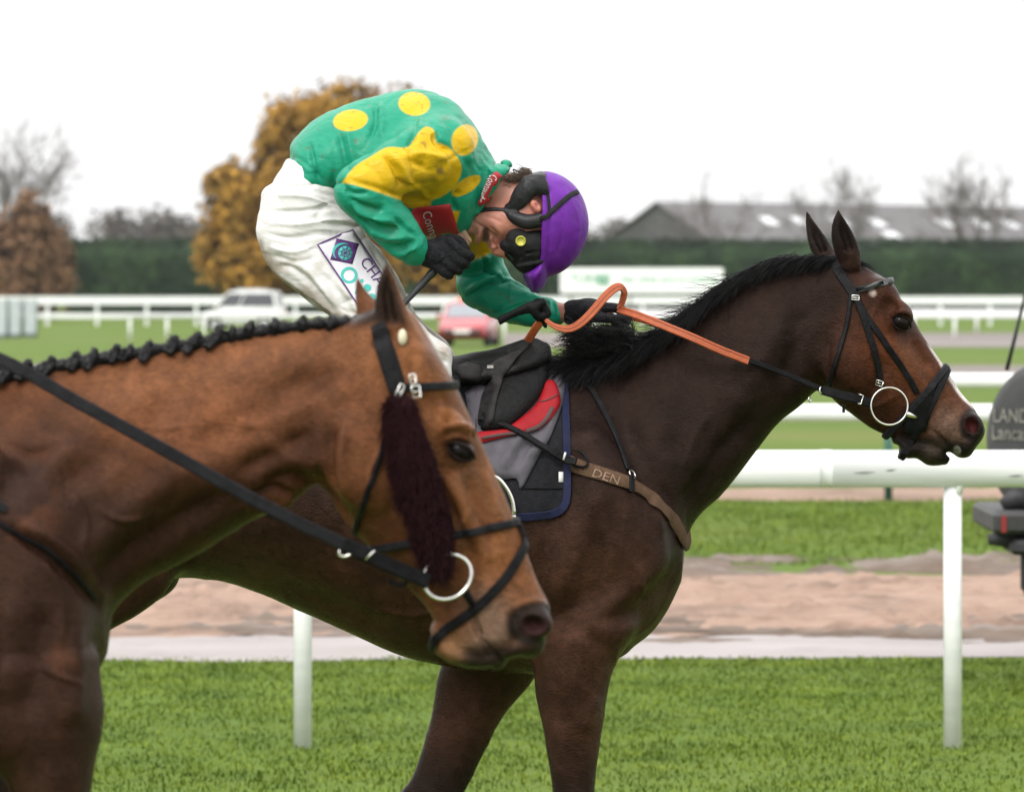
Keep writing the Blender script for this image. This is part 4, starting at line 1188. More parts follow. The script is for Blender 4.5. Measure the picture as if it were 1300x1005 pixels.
V = sculpt(V, Q, DF, [
    ([(1055, 420), (1050, 465), (1072, 505)], 7, -.006),            # behind the jaw
    ([(1020, 380), (1010, 440), (990, 500)], 14, -.008), ([(1000, 400), (960, 470), (930, 540)], 16, .006),
    ([(960, 520), (900, 590), (850, 650)], 12, -.010),              # jugular groove
    ([(920, 560), (860, 630), (835, 680)], 14, .008),
    ([(780, 520), (815, 590), (846, 660)], 16, -.010),              # shoulder edge
    ([(770, 600), (735, 690), (705, 780)], 16, .008), ([(730, 560), (700, 660), (690, 760)], 14, -.008),
    ([(840, 690), (800, 730), (760, 800)], 14, -.003), ([(770, 830), (740, 800), (700, 800)], 12, -.008),
    ([(1128, 452), (1108, 500)], 8, -.004), ([(1150, 440), (1168, 480), (1185, 505)], 5, .0035), ([(1158, 430), (1180, 470)], 5, -.004),
    ([(1112, 470), (1140, 515)], 7, .003), ([(1196, 500), (1210, 530)], 8, -.003), ([(1215, 520), (1222, 545), (1226, 562)], 4, -.004),
    ([(1140, 421), (1150, 424)], 4, -.003), ([(1133, 400), (1146, 395), (1156, 402)], 3.5, .004),
    ([(760, 880), (740, 930)], 8, .006), ([(700, 850), (715, 930)], 8, -.006),
    ([(500, 800), (420, 770), (330, 735)], 16, -.008), ([(230, 740), (250, 690), (300, 660)], 14, -.012), ([(600, 640), (585, 760), (560, 830)], 18, -.006),
    ([(890, 440), (870, 520), (850, 590)], 22, -.007)], both=True, gain=1.5)
rr = np.random.default_rng(3)
vn = [  # veins and skin folds
    ([(800, 640), (790, 690), (815, 740), (800, 790)], 3, .0035), ([(760, 660), (775, 710), (760, 760)], 3, .003), ([(640, 720), (600, 760), (520, 780), (440, 760)], 4, .004),
    ([(735, 830), (728, 880), (740, 940)], 3, .004), ([(1098, 520), (1120, 512), (1140, 500)], 3, .002), ([(1150, 470), (1160, 500), (1175, 520)], 2.5, .002), ([(1135, 470), (1150, 510)], 2.5, .0018),
    ([(905, 520), (880, 560), (870, 600)], 4, .003), ([(835, 610), (850, 640), (853, 680)], 4, -.004), ([(822, 615), (835, 650), (842, 690)], 4, .004)]
V = sculpt(V, Q, DF, vn, both=True, gain=1.6)
Nn = normals(V, Q)
vm = sstep(.0, .5, vnoise(V, 3.5, 6, 2) + .15)
V += Nn * (creases(V, [[1, 0, .3], [0, 1, 0], [-.3, 0, .7]], 7, 8, .5, 4) * .0022 * vm)[:, None]     # veins
V += Nn * (vnoise(V, 26, 4, 2) * .0008 + vnoise(V, 9, 5, 2) * .0022 * sstep(0.5, 0.8, V[:, 2]))[:, None]
# colours of the coat
px = to_px(np.stack([V[:, 0], np.full(len(V), DF), V[:, 2]], 1))
u_, v_ = px[:, 0], px[:, 1]
yy = np.abs(V[:, 1] - DF)
C_ = np.tile(np.array([.0190, .0102, .0085]), (len(V), 1))
def blend(C, w, col): return C * (1 - w[:, None]) + np.array(col) * w[:, None]
nz = vnoise(V, 12, 9, 3)
C_ = blend(C_, sstep(560, 760, v_ + nz * 40) * sstep(900, 820, u_), (.052, .0225, .0135))
C_ = blend(C_, sstep(740, 700, v_) * sstep(800, 840, u_) * 0.4, (.016, .0085, .007))
C_ = C_ * (1 + .35 * vnoise(V, 7, 23, 4))[:, None]
hd = sstep(1030, 1095, u_ + (v_ - 420) * .35 + nz * 14)
C_ = blend(C_, hd * .8, (.046, .0165, .0095))
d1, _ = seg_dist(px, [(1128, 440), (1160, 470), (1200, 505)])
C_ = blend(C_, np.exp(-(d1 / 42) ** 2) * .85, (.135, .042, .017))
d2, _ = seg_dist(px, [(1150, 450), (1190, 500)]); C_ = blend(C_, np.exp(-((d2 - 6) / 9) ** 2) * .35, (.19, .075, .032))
mz, _ = seg_dist(px, [(1200, 535), (1218, 552)]); C_ = blend(C_, np.exp(-(mz / 26) ** 2) * .8, (.135, .085, .062))
C_ = blend(C_, sstep(1222, 1240, u_ + (v_ - 530) * .3 + nz * 4) * sstep(505, 520, v_), (.016, .012, .012))
C_ = blend(C_, sstep(548, 562, v_ + (u_ - 1180) * -.12 + nz * 4) * sstep(1120, 1140, u_), (.012, .010, .010))
d3, _ = seg_dist(px, [(1178, 578), (1188, 566)]); C_ = blend(C_, np.exp(-(d3 / 9) ** 2) * .7, (.10, .075, .06))
C_ = blend(C_, sstep(535, 545, v_) * sstep(1130, 1100, u_) * sstep(1030, 1060, u_) * .7, (.012, .009, .008))
e_ = np.hypot((u_ - 1144) / 1.15, v_ - 409); C_ = blend(C_, np.exp(-(e_ / 15) ** 2) * .9, (.012, .008, .007))
# narrow white blaze down the front of the face, star, ear tips
fr = sstep(.024, .017, yy + nz * .005) * sstep(.45, .7, Nn[:, 0] * .84 + Nn[:, 2] * .55)
C_ = blend(C_, fr * sstep(432, 446, v_) * sstep(524, 512, v_) * sstep(1140, 1150, u_), (.72, .66, .62))
C_ = blend(C_, fr * sstep(395, 388, v_) * sstep(368, 374, v_) * sstep(1110, 1130, u_), (.6, .52, .48))
st = np.hypot(u_ - 1105, v_ - 372); C_ = blend(C_, np.exp(-(st / 4.5) ** 4) * (Nn[:, 1] < 0), (.5, .4, .36))
sn_ = np.hypot((u_ - 1213) / .9, (v_ - 572) / 1.5); C_ = blend(C_, sstep(5.5, 3, sn_ + nz * 4) * .6, (.42, .38, .36))
C_ = blend(C_, sstep(326, 306, v_) * sstep(1000, 1020, u_), (.009, .0065, .006))
no = np.hypot((u_ - 1231) / 1.0, (v_ - 539) / 1.35); C_ = blend(C_, sstep(19, 12, no), (.011, .008, .008)); inn = sstep(10, 6, no) * sstep(.054, .046, yy)
C_ = blend(C_, inn, (.050, .009, .009))
C_ = blend(C_, sstep(900, 1040, v_), (.010, .008, .008))
C_ = blend(C_, sstep(1238, 1246, v_), (.05, .045, .04))
horse_far = empty('racehorse', (fx(500), DF, 0), 'dark brown racehorse with a loose black mane, ridden by the jockey', 'horse')
make_mesh('body', V, Q, M_coat_dark, horse_far, True, C_ * .62)
VF, QF = V, Q
BF = bvh_of((V, Q))
def eyeball(parent, u, v, D, y, r, rot=-30, m=M_eye, sx=1.15):
    for s in (-1, 1):
        mb = MB()
        c = P(u, v, D); c.y = D + s * y
        c.x = PX(u, D)
        prof = [(r * math.sin(a), r * math.cos(a)) for a in np.linspace(0.02, math.pi - 0.02, 14)]
        mb.lathe(prof, (0, 0, 0), 'y', 20)
        t = math.radians(rot)
        mb.v = [(c.x + (x * sx) * math.cos(t) - z * math.sin(t), c.y + y_, c.z + (x * sx) * math.sin(t) + z * math.cos(t)) for x, y_, z in mb.v]
        mb.build('eye', m, parent, True)
eyeball(horse_far, 1141, 409, DF, .0785, .0205)
def lids(parent, u, v, D, y, r, rot, mt, op=1.0):
    """upper and lower lid rolls round the eye"""
    for s in (-1, 1):
        for up in (1, -1):
            mb = MB(); pts = []; rad = []
            for g in np.linspace(-1.0, 1.0, 15):
                x = g * r * 1.35; z = up * r * (.62 if up > 0 else .66) * op * (1 - g * g) ** .7
                yy_ = y + r * (.93 if up > 0 else .86) * (1 - .35 * (op - 1)) * math.sqrt(max(0.04, 1 - (g * .82) ** 2 - .12))
                t = math.radians(rot); c = P(u, v, D)
                pts.append((c.x + x * math.cos(t) - z * math.sin(t), D + s * yy_, c.z + x * math.sin(t) + z * math.cos(t)))
                rad.append(r * (.26 if up > 0 else .13) * (1 - .6 * abs(g)))
            mb.tube(pts, rad, 8)
            mb.build('eyelid', mt, parent, True)
M_lid = mat('eyelid_skin', (.012, .008, .007), rough=.6, var=.3, scale=60, spec=.05)
lids(horse_far, 1141, 409, DF, .0775, .0195, -30, M_lid, 1.4)
# ------------------------------------------------------------------ near horse
DN = 8.3
M_coat_bay = coat_mat('bay_coat', rough=0.27, var=0.38, spec=0.13)
nxp = lambda u: PX(u, DN)
nzp = lambda v: PZ(v, DN)
NH = Field(axis(nxp(-1150), nxp(718), 0.020, [(nxp(395), nxp(712), 0.0036), (nxp(-20), nxp(395), 0.007)]),
           axis(-0.33, 0.33, 0.010, [(-0.13, 0.13, 0.0052)]),
           axis(-0.01, nzp(325), 0.020, [(nzp(860), nzp(328), 0.0036), (nzp(1010), nzp(860), .007)]), DN)
NH.tube([(60, 690, 62, 860, .08, .12, .10), (20, 600, 20, 940, .10, .17, .13), (-20, 540, -20, 985, .10, .205, .16), (-90, 490, -90, 1020, .07, .24, .18), (-200, 492, -200, 1040, .12, .265, .18),
         (-400, 505, -400, 1030, .16, .285, .19), (-600, 500, -600, 985, .17, .285, .19), (-780, 482, -780, 930, .17, .275, .18), (-920, 488, -920, 920, .14, .26, .17), (-1020, 560, -1000, 900, .10, .22, .15)], k=0.02, p=2.1)
NH.tube([(-60, 540, 60, 930, .05, .19, .15), (-10, 492, 118, 850, .04, .165, .14), (50, 472, 138, 785, .035, .14, .125), (135, 457, 176, 742, .03, .118, .11), (230, 441, 247, 706, .028, .10, .098), (320, 425, 312, 664, .027, .087, .088),
         (400, 415, 366, 640, .027, .078, .078), (452, 412, 405, 610, .03, .072, .066)], k=0.045, p=2.0)
NH.tube([(505, 392, 436, 425, .045, .055, .05), (524, 398, 424, 470, .056, .072, .05), (546, 432, 416, 525, .062, .088, .06), (568, 470, 413, 580, .068, .098, .064), (590, 514, 418, 628, .062, .094, .06),
         (609, 556, 442, 668, .052, .078, .05), (630, 604, 478, 702, .042, .062, .042), (650, 650, 508, 733, .038, .055, .036), (668, 697, 536, 762, .038, .053, .035), (683, 738, 556, 796, .040, .055, .038), (698, 772, 570, 828, .044, .058, .04), (690, 806, 600, 842, .03, .046, .032)], k=0.02, p=2.3, cap=.35)
NH.ell2(455, 585, .066, .085, .06, .034, rot=-62, k=0.03)                      # cheek
NH.ell2(578, 545, .072, .042, .026, .028, rot=-62, k=0.018)                    # brow
NH.ell2(535, 470, .05, .05, .03, .03, rot=-60, k=0.03)
for s in (-1, 1):
    NH.tube([(578, 605, 562, 612, .012, .016, .012, s * .068), (603, 655, 590, 662, .010, .014, .010, s * .056), (622, 700, 612, 706, .006, .009, .006, s * .048)], k=0.02)
NH.ell(668, 815, 0, .034, .026, .044, rot=-25, k=0.02)
NH.tube([(548, 800, 562, 800, .02, .03, .02), (552, 828, 590, 820, .024, .036, .026), (585, 846, 620, 826, .024, .036, .024), (622, 846, 640, 830, .018, .028, .018)], k=0.012)
NH.ell2(680, 788, .036, .030, .026, .024, rot=-30, k=0.014)
NH.ell2(678, 790, .064, .0215, .0155, .026, rot=-15, k=0.007, op='sub')
NH.ell2(662, 806, .060, .014, .007, .012, rot=40, k=0.008, op='sub')
NH.chain2([(596, 772, .05, .004), (612, 800, .047, .004), (628, 826, .042, .004), (640, 838, .03, .003)], k=0.008, op='sub')
NH.ell2(586, 570, .096, .0250, .0195, .024, rot=-28, k=0.009, op='sub')
NH.ell2(556, 520, .086, .026, .013, .012, rot=-60, k=0.018, op='sub')
# ears
NH.tube([(491, 334, 494, 336, .002, .004, .002, -.054), (482, 354, 503, 354, .006, .011, .006, -.054), (476, 382, 512, 378, .010, .021, .010, -.050), (478, 408, 522, 402, .013, .026, .013, -.046), (487, 436, 530, 424, .014, .026, .014, -.04)], k=0.010)
NH.tube([(491, 348, 496, 348, .004, .007, .004, -.066), (484, 376, 501, 374, .005, .014, .005, -.068), (487, 404, 507, 402, .005, .015, .005, -.068)], k=0.005, op='sub')
NH.tube([(451, 350, 453, 352, .002, .004, .002, .058), (449, 372, 464, 368, .006, .011, .006, .058), (450, 396, 482, 386, .010, .019, .010, .054), (458, 416, 498, 402, .012, .024, .012, .05), (470, 434, 512, 420, .014, .026, .014, .04)], k=0.010)
# shoulder and forelegs, hind legs
for s in (-1, 1):
    NH.tube([(10, 560, -60, 580, .03, .04, .03, s * .16), (90, 690, -30, 730, .05, .06, .05, s * .165), (120, 800, -10, 850, .05, .075, .05, s * .155), (100, 880, -50, 920, .05, .08, .05, s * .155)], k=0.07)
NH.tube([(-40, 850, 128, 830, .08, .10, .08, -.14), (-10, 900, 140, 890, .07, .09, .07, -.145), (20, 980, 128, 975, .055, .07, .055, -.15), (40, 1100, 112, 1100, .042, .05, .042, -.15), (38, 1240, 108, 1240, .036, .043, .036, -.15), (44, 1310, 92, 1310, .024, .028, .024, -.15),
         (48, 1450, 90, 1450, .021, .027, .021, -.15), (40, 1530, 100, 1530, .027, .035, .027, -.15), (56, 1600, 108, 1590, .023, .031, .023, -.15), (50, 1692, 138, 1692, .036, .05, .036, -.15)], k=0.04, cap=.3)
NH.tube([(-120, 880, 40, 860, .08, .10, .08, .14), (-140, 960, 0, 960, .06, .08, .06, .145), (-170, 1080, -80, 1090, .044, .055, .044, .145), (-190, 1220, -120, 1230, .036, .043, .036, .145), (-200, 1300, -150, 1300, .024, .03, .024, .145),
         (-220, 1440, -178, 1440, .021, .027, .021, .145), (-230, 1520, -172, 1520, .027, .035, .027, .145), (-215, 1590, -162, 1590, .023, .031, .023, .145), (-218, 1692, -132, 1692, .036, .05, .036, .145)], k=0.04, cap=.3)
for s, sw in ((-1, 0), (1, 90)):
    NH.tube([(-1000, 620, -740, 760, .08, .12, .08, s * .13), (-1000, 780, -750, 900, .08, .11, .08, s * .14), (-1000, 930, -820, 970, .06, .08, .06, s * .145), (-1010 + sw, 1060, -910 + sw, 1060, .04, .055, .04, s * .145), (-1060 + sw, 1180, -970 + sw, 1170, .03, .042, .03, s * .145),
             (-1066 + sw, 1260, -990 + sw, 1260, .03, .04, .03, s * .145), (-1045 + sw, 1340, -990 + sw, 1340, .024, .03, .024, s * .145), (-1035 + sw, 1480, -985 + sw, 1480, .022, .028, .022, s * .145), (-1040 + sw, 1545, -975 + sw, 1545, .028, .034, .028, s * .145), (-1020 + sw, 1600, -965 + sw, 1595, .024, .03, .024, s * .145), (-1025 + sw, 1692, -935 + sw, 1692, .036, .05, .036, s * .145)], k=0.05, cap=.3)
V, Q = NH.mesh(2)
V = sculpt(V, Q, DN, [
    ([(428, 520), (418, 580), (424, 640), (450, 678)], 9, -.010),                 # back of the jaw
    ([(436, 530), (430, 590), (438, 640)], 10, .006),
    ([(335, 560), (380, 585), (415, 590)], 12, .007), ([(330, 620), (370, 605), (412, 620)], 9, -.008), ([(352, 640), (385, 630), (415, 650)], 8, .006), ([(300, 600), (340, 580), (400, 545)], 12, -.008),
    ([(430, 450), (380, 500), (300, 540), (220, 580)], 18, -.007),
    ([(400, 440), (300, 470), (200, 500), (100, 520)], 22, .005),
    ([(300, 620), (230, 660), (170, 700), (120, 750)], 15, -.011),                # jugular groove
    ([(260, 590), (200, 620), (140, 670), (90, 720)], 20, .009),
    ([(150, 540), (120, 590), (60, 620)], 18, -.007), ([(60, 560), (20, 600), (0, 640)], 20, -.008), ([(100, 560), (60, 600)], 16, .006),
    ([(20, 660), (70, 690), (110, 730), (140, 770)], 9, .010), ([(0, 665), (60, 705), (100, 742), (130, 780)], 6, -.010),
    ([(60, 760), (50, 840), (30, 920)], 16, -.009), ([(100, 790), (95, 860), (90, 930)], 16, .008), ([(20, 740), (10, 830), (0, 900)], 18, .008),
    ([(560, 500), (572, 520)], 7, -.003), ([(548, 590), (575, 596), (605, 590)], 4, -.003), ([(560, 545), (585, 540), (606, 552)], 4.5, .007), ([(556, 556), (580, 549), (600, 556)], 3, -.003),
    ([(590, 600), (612, 650), (630, 690)], 6, -.005), ([(575, 610), (590, 650), (605, 690)], 6, .005), ([(610, 590), (628, 640), (645, 680)], 6, .004),
    ([(560, 620), (545, 660), (520, 700)], 7, -.004), ([(590, 690), (602, 720), (598, 760)], 8, -.004), ([(640, 700), (655, 740)], 9, -.003),
    ([(600, 790), (612, 815), (622, 838)], 3, -.004), ([(648, 770), (655, 800), (650, 825)], 6, -.005), ([(655, 770), (680, 764), (700, 776)], 5, .005),
    ([(500, 420), (470, 440)], 8, -.004), ([(528, 440), (520, 480)], 8, -.004),
    ([(440, 470), (390, 480), (330, 500)], 12, -.005), ([(410, 500), (350, 530), (280, 545)], 10, .005), ([(240, 480), (200, 520), (190, 560)], 16, -.006), ([(300, 640), (350, 622), (400, 640)], 5, -.007), ([(320, 652), (360, 640), (410, 660)], 5, .006)], both=True, gain=1.6)
V = sculpt(V, Q, DN, [([(150, 520), (190, 545), (240, 540)], 3, .0022), ([(280, 500), (300, 530), (330, 545)], 3, .002), ([(600, 640), (585, 680), (600, 730)], 3, .0025), ([(570, 640), (580, 690), (575, 730)], 3, .002),
    ([(90, 620), (110, 660), (105, 700)], 3.5, .003), ([(40, 690), (80, 760), (70, 840)], 4, .003), ([(20, 800), (60, 850), (110, 870)], 4, .003), ([(10, 560), (40, 575), (80, 560)], 4, -.003), ([(490, 560), (470, 600), (475, 640)], 3, .0025), ([(545, 610), (555, 650), (550, 690)], 2.6, .0025), ([(630, 690), (640, 720), (660, 745)], 2.6, .002), ([(250, 500), (270, 520), (265, 545)], 3, .002), ([(120, 640), (150, 660), (190, 655)], 3.5, .003)], both=True, gain=1.8)
Nn = normals(V, Q)
vm = sstep(.0, .5, vnoise(V, 4, 16, 2) + .1)
V += Nn * (creases(V, [[1, 0, .3], [0, 1, 0], [-.3, 0, .7]], 8, 18, .5, 4) * .0022 * vm)[:, None]     # veins
V += Nn * (vnoise(V, 26, 14, 2) * .0008 + vnoise(V, 8, 15, 2) * .0028)[:, None]
px = to_px(np.stack([V[:, 0], np.full(len(V), DN), V[:, 2]], 1)); u_, v_ = px[:, 0], px[:, 1]; yy = np.abs(V[:, 1] - DN)
nz = vnoise(V, 9, 19, 3); nz2 = vnoise(V, 22, 29, 3)
C_ = np.tile(np.array([.125, .046, .019]), (len(V), 1))
C_ = C_ * (1 + .28 * vnoise(V, 8, 24, 4))[:, None]
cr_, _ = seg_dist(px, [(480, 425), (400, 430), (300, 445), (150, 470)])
C_ = blend(C_, np.exp(-(cr_ / 45) ** 2) * .65, (.205, .082, .035))  # lighter along the crest: highlight from overhead light put into the coat colour
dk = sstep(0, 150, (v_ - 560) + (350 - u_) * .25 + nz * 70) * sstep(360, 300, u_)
C_ = blend(C_, dk * .95, (.026, .0115, .0075))  # lower neck and chest darkened: shade underneath put into the coat colour
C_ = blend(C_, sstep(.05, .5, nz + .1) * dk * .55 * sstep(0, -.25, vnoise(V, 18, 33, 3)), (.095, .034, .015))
jg, _ = seg_dist(px, [(400, 560), (330, 610), (250, 660), (170, 700)]); C_ = blend(C_, np.exp(-(jg / 40) ** 2) * .75, (.034, .014, .008))  # dark band along the jugular groove: shade painted into the coat
hd, _ = seg_dist(px, [(540, 450), (600, 600), (650, 720)]); C_ = blend(C_, np.exp(-(hd / 60) ** 2) * .85, (.235, .092, .034))
for a, b, w in (((600, 590), (625, 650), 7), ((588, 600), (606, 660), 5), ((632, 640), (645, 668), 5), ((575, 640), (590, 690), 6)):
    d_, _ = seg_dist(px, [a, b]); C_ = blend(C_, np.exp(-(d_ / w) ** 2) * .5 * (1 + nz2), (.12, .06, .035))
mz, _ = seg_dist(px, [(618, 770), (632, 800), (600, 830)]); C_ = blend(C_, np.exp(-(mz / 30) ** 2) * .75, (.17, .115, .085))
m2, _ = seg_dist(px, [(572, 815), (590, 835)]); C_ = blend(C_, np.exp(-(m2 / 20) ** 2) * .7, (.30, .15, .07))
C_ = blend(C_, sstep(806, 834, v_ + nz * 8 + (u_ - 600) * .16) * sstep(570, 600, u_) * .95, (.014, .010, .009))
C_ = blend(C_, sstep(832, 846, v_) * sstep(545, 570, u_) * .9, (.02, .014, .012))
no = np.hypot((u_ - 679) / 30, (v_ - 790) / 22); C_ = blend(C_, sstep(1.45, 1.0, no + nz * .15) * .97, (.010, .008, .008))
C_ = blend(C_, sstep(.8, .6, no) * sstep(.056, .048, yy), (.022, .008, .008))
e_ = np.hypot((u_ - 586) / 1.3, v_ - 571); C_ = blend(C_, np.exp(-(e_ / 21) ** 2) * .9, (.022, .013, .010))
C_ = blend(C_, np.exp(-(np.hypot((u_ - 590) / 1.4, v_ - 548) / 12) ** 2) * .5, (.11, .035, .02))
ear = sstep(424, 404, v_) * sstep(514, 502, u_ + (v_ - 380) * -.35); C_ = blend(C_, ear * (Nn[:, 1] < .2) * (V[:, 1] < DN) * .95, (.012, .008, .007))
C_ = blend(C_, np.exp(-(np.hypot((u_ - 551) / 14, (v_ - 447) / 26)) ** 2) * .5, (.07, .03, .016))
C_ = blend(C_, sstep(1000, 1200, v_), (.012, .009, .008)); C_ = blend(C_, sstep(1610, 1625, v_), (.05, .045, .04))
horse_near = empty('bay_horse', (nxp(-450), DN, 0), 'light bay horse with a plaited mane in front at the left', 'horse')
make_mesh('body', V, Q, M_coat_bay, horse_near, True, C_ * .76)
BN = bvh_of((V, Q))
eyeball(horse_near, 586, 571, DN, .0765, .0195, rot=-28, sx=1.25)
lids(horse_near, 586, 571, DN, .0765, .0200, -28, M_lid)
# ------------------------------------------------------------------ jockey
DJ = 12.0
def cloth_mat(name, rough=0.62, weave=900, mud=0.5, mudscale=26, mudcol=(.05, .03, .018), wr=0.35, wscale=14.0, spec=0.3, sheen=0.15, trans=0.0):
    m, nt, b = new_mat(name)
    tc = N(nt, 'ShaderNodeTexCoord'); at = N(nt, 'ShaderNodeAttribute', attribute_name='Col')
    n1 = N(nt, 'ShaderNodeTexNoise', Scale=mudscale, Detail=7.0, Roughness=0.72)
    nt.links.new(tc.outputs['Object'], n1.inputs['Vector'])
    mr = N(nt, 'ShaderNodeMapRange'); mr.inputs['From Min'].default_value = 0.64; mr.inputs['From Max'].default_value = 0.72
    mr.inputs['To Max'].default_value = mud
    nt.links.new(n1.outputs['Fac'], mr.inputs['Value'])
    mx = N(nt, 'ShaderNodeMix', data_type='RGBA'); mx.inputs['B'].default_value = (*mudcol, 1)
    nt.links.new(mr.outputs['Result'], mx.inputs['Factor']); nt.links.new(at.outputs['Color'], mx.inputs['A'])
    nt.links.new(mx.outputs['Result'], b.inputs['Base Color'])
    b.inputs['Roughness'].default_value = rough; b.inputs['Specular IOR Level'].default_value = spec
    b.inputs['Sheen Weight'].default_value = sheen
    # small creases
    mp = N(nt, 'ShaderNodeMapping'); mp.inputs['Scale'].default_value = (1.0, .5, 2.4); mp.inputs['Rotation'].default_value = (0, .7, 0)
    nt.links.new(tc.outputs['Object'], mp.inputs['Vector'])
    w = N(nt, 'ShaderNodeTexNoise', Scale=wscale, Detail=3.0, Distortion=1.2)
    nt.links.new(mp.outputs['Vector'], w.inputs['Vector'])
    bp = N(nt, 'ShaderNodeBump', Strength=wr, Distance=0.02); nt.links.new(w.outputs['Fac'], bp.inputs['Height'])
    wv = N(nt, 'ShaderNodeTexNoise', Scale=weave, Detail=1.0)
    nt.links.new(tc.outputs['Object'], wv.inputs['Vector'])
    b2 = N(nt, 'ShaderNodeBump', Strength=0.12, Distance=0.001); nt.links.new(wv.outputs['Fac'], b2.inputs['Height'])
    nt.links.new(bp.outputs['Normal'], b2.inputs['Normal']); nt.links.new(b2.outputs['Normal'], b.inputs['Normal'])
    return m
M_silk = cloth_mat('racing_silk', rough=.36, mud=.6, mudscale=34, wr=.16, wscale=16, spec=.16, sheen=.0)
M_breech = cloth_mat('white_breeches', rough=.55, mud=.35, mudscale=22, mudcol=(.16, .12, .09), wr=.2, wscale=13, spec=.15, sheen=0)
M_skin, nt, b = new_mat('skin')
at = N(nt, 'ShaderNodeAttribute', attribute_name='Col'); nt.links.new(at.outputs['Color'], b.inputs['Base Color'])
b.inputs['Roughness'].default_value = .5; b.inputs['Subsurface Weight'].default_value = .12; b.inputs['Subsurface Radius'].default_value = (.01, .004, .002); b.inputs['Subsurface Scale'].default_value = .3
M_glove = mat('black_glove', (.010, .010, .012), rough=.8, var=.5, scale=60, bump=.5, bscale=160, spec=.15)
M_helmet = mat('purple_cap_silk', (.110, .016, .235), rough=.42, var=.16, scale=30, bump=.3, bscale=30, spec=.16)
M_black_pad = mat('black_padding', (.009, .009, .010), rough=.7, var=.4, scale=70, bump=.3, bscale=200, spec=.2)
M_red_patch = mat('red_patch', (.30, .008, .014), rough=.6, var=.12, scale=60, bump=.1, bscale=200)
M_white_print = mat('white_print', (.6, .58, .58), rough=.7, var=.05)
M_purple_print = mat('purple_print', (.075, .020, .13), rough=.7, var=.1)
M_teal_print = mat('teal_print', (.05, .40, .36), rough=.7, var=.15, scale=50)
M_hairbrown = mat('brown_hair', (.06, .035, .02), rough=.6, var=.4, scale=120)
M_boot = mat('boot_leather', (.012, .011, .011), rough=.25, var=.3, scale=30)

jockey = empty('person', (PX(560, DJ), DJ, PZ(655, DJ)), 'jockey in green silks with yellow spots and purple cap, bent low over the racehorse', 'person')
jx = lambda u: PX(u, DJ)
jz = lambda v: PZ(v, DJ)
SH_R = (572, 208, -.165); EL_R = (462, 247, -.27); WR_R = (533, 318, -.215); HD_R = (563, 327, -.19)
SH_L = (575, 222, .165); EL_L = (612, 362, .20); WR_L = (712, 397, .09); HD_L = (752, 396, .06)
# ---- body
B = Field(axis(jx(318), jx(800), 0.010, [(jx(584), jx(720), .0030)]), axis(-.34, .34, .012, [(-.10, .09, .0036)]), axis(jz(690), jz(112), .012, [(jz(350), jz(215), .0030)]), DJ)
B.tube([(372, 210, 425, 260, .13, .135, .13), (410, 162, 460, 265, .12, .14, .12), (475, 138, 510, 280, .12, .16, .12), (545, 130, 555, 285, .12, .17, .12), (592, 160, 588, 280, .09, .13, .09), (612, 200, 600, 262, .05, .06, .05)], k=.03)
B.chain([(596, 225, 0, .058), (622, 240, -.004, .054), (652, 252, -.008, .056)], k=.02)
for sgn, sh, el, wr, hd in ((-1, SH_R, EL_R, WR_R, HD_R), (1, SH_L, EL_L, WR_L, HD_L)):
    B.chain([(*sh, .045), (*el, .026)], k=.03); B.chain([(*el, .027), (*wr, .024), (*hd, .026)], k=.015)
    B.ell(hd[0] + 6, hd[1], hd[2], .036, .02, .03, rot=-10, k=.012)
    for i in range(4):   # fingers, inside the gloves
        o = (i - 1.5) * 9
        if sgn < 0: B.chain([(hd[0] + .68 * o + 6, hd[1] - .73 * o + 6, hd[2] - .012, .0085), (hd[0] + .68 * o + 16, hd[1] - .73 * o + 15, hd[2], .0085), (hd[0] + .68 * o + 8, hd[1] - .73 * o + 12, hd[2] + .03, .008)], k=.004)
        else: B.chain([(hd[0] + 18, hd[1] + 2, hd[2] + (i - 1.5) * .02, .0085), (hd[0] + 32, hd[1] + 8, hd[2] + (i - 1.5) * .02, .0085), (hd[0] + 26, hd[1] + 17, hd[2] + (i - 1.5) * .019, .008)], k=.004)
    B.chain([(hd[0] - 4, hd[1] + 2, hd[2] + .03, .012), (hd[0] + 10, hd[1] + 8, hd[2] + .042, .009)], k=.006)
    B.chain([(388, 262, sgn * .085, .07), (420, 330, sgn * .12, .065), (470, 398, sgn * .17, .05), (528, 450, sgn * .22, .04)], k=.03)
    B.chain([(530, 455, sgn * .225, .042), (540, 505, sgn * .248, .042), (578, 612, sgn * .265, .032)], k=.02)
    B.chain([(578, 622, sgn * .265, .034), (610, 648, sgn * .265, .032), (640, 652, sgn * .26, .026)], k=.02)
# head: chin at the left, crown to the right, face downwards and a little towards the camera
B.tube([(600, 272, 594, 290, .02, .026, .016, -.022), (610, 264, 602, 300, .036, .044, .024, -.021), (624, 258, 614, 308, .048, .054, .030, -.019), (640, 250, 629, 314, .054, .062, .036, -.016),
        (658, 232, 646, 322, .060, .068, .044, -.013), (682, 226, 668, 334, .066, .074, .05, -.008), (708, 246, 700, 330, .05, .066, .045, -.006)], k=.02, p=2.2, cap=.5)
B.chain([(655, 326, -.030, .010), (642, 323, -.034, .011), (630, 319, -.037, .0125)], k=.010)             # nose
B.ell(627, 314, -.049, .009, .008, .009, k=.006); B.ell(626, 315, -.022, .009, .008, .009, k=.006)      # wings of the nose
B.ell(628, 317.5, -.056, .0045, .0032, .006, rot=-30, k=.002, op='sub')                                  # nostril
B.chain([(622, 296, -.060, .0065), (624, 303, -.050, .0075), (624, 309, -.034, .008), (622, 311, -.012, .007)], k=.005)             # upper lip
B.chain([(610, 293, -.058, .0065), (608, 299, -.050, .0075), (607, 305, -.034, .008), (606, 307, -.012, .007)], k=.005)             # lower lip
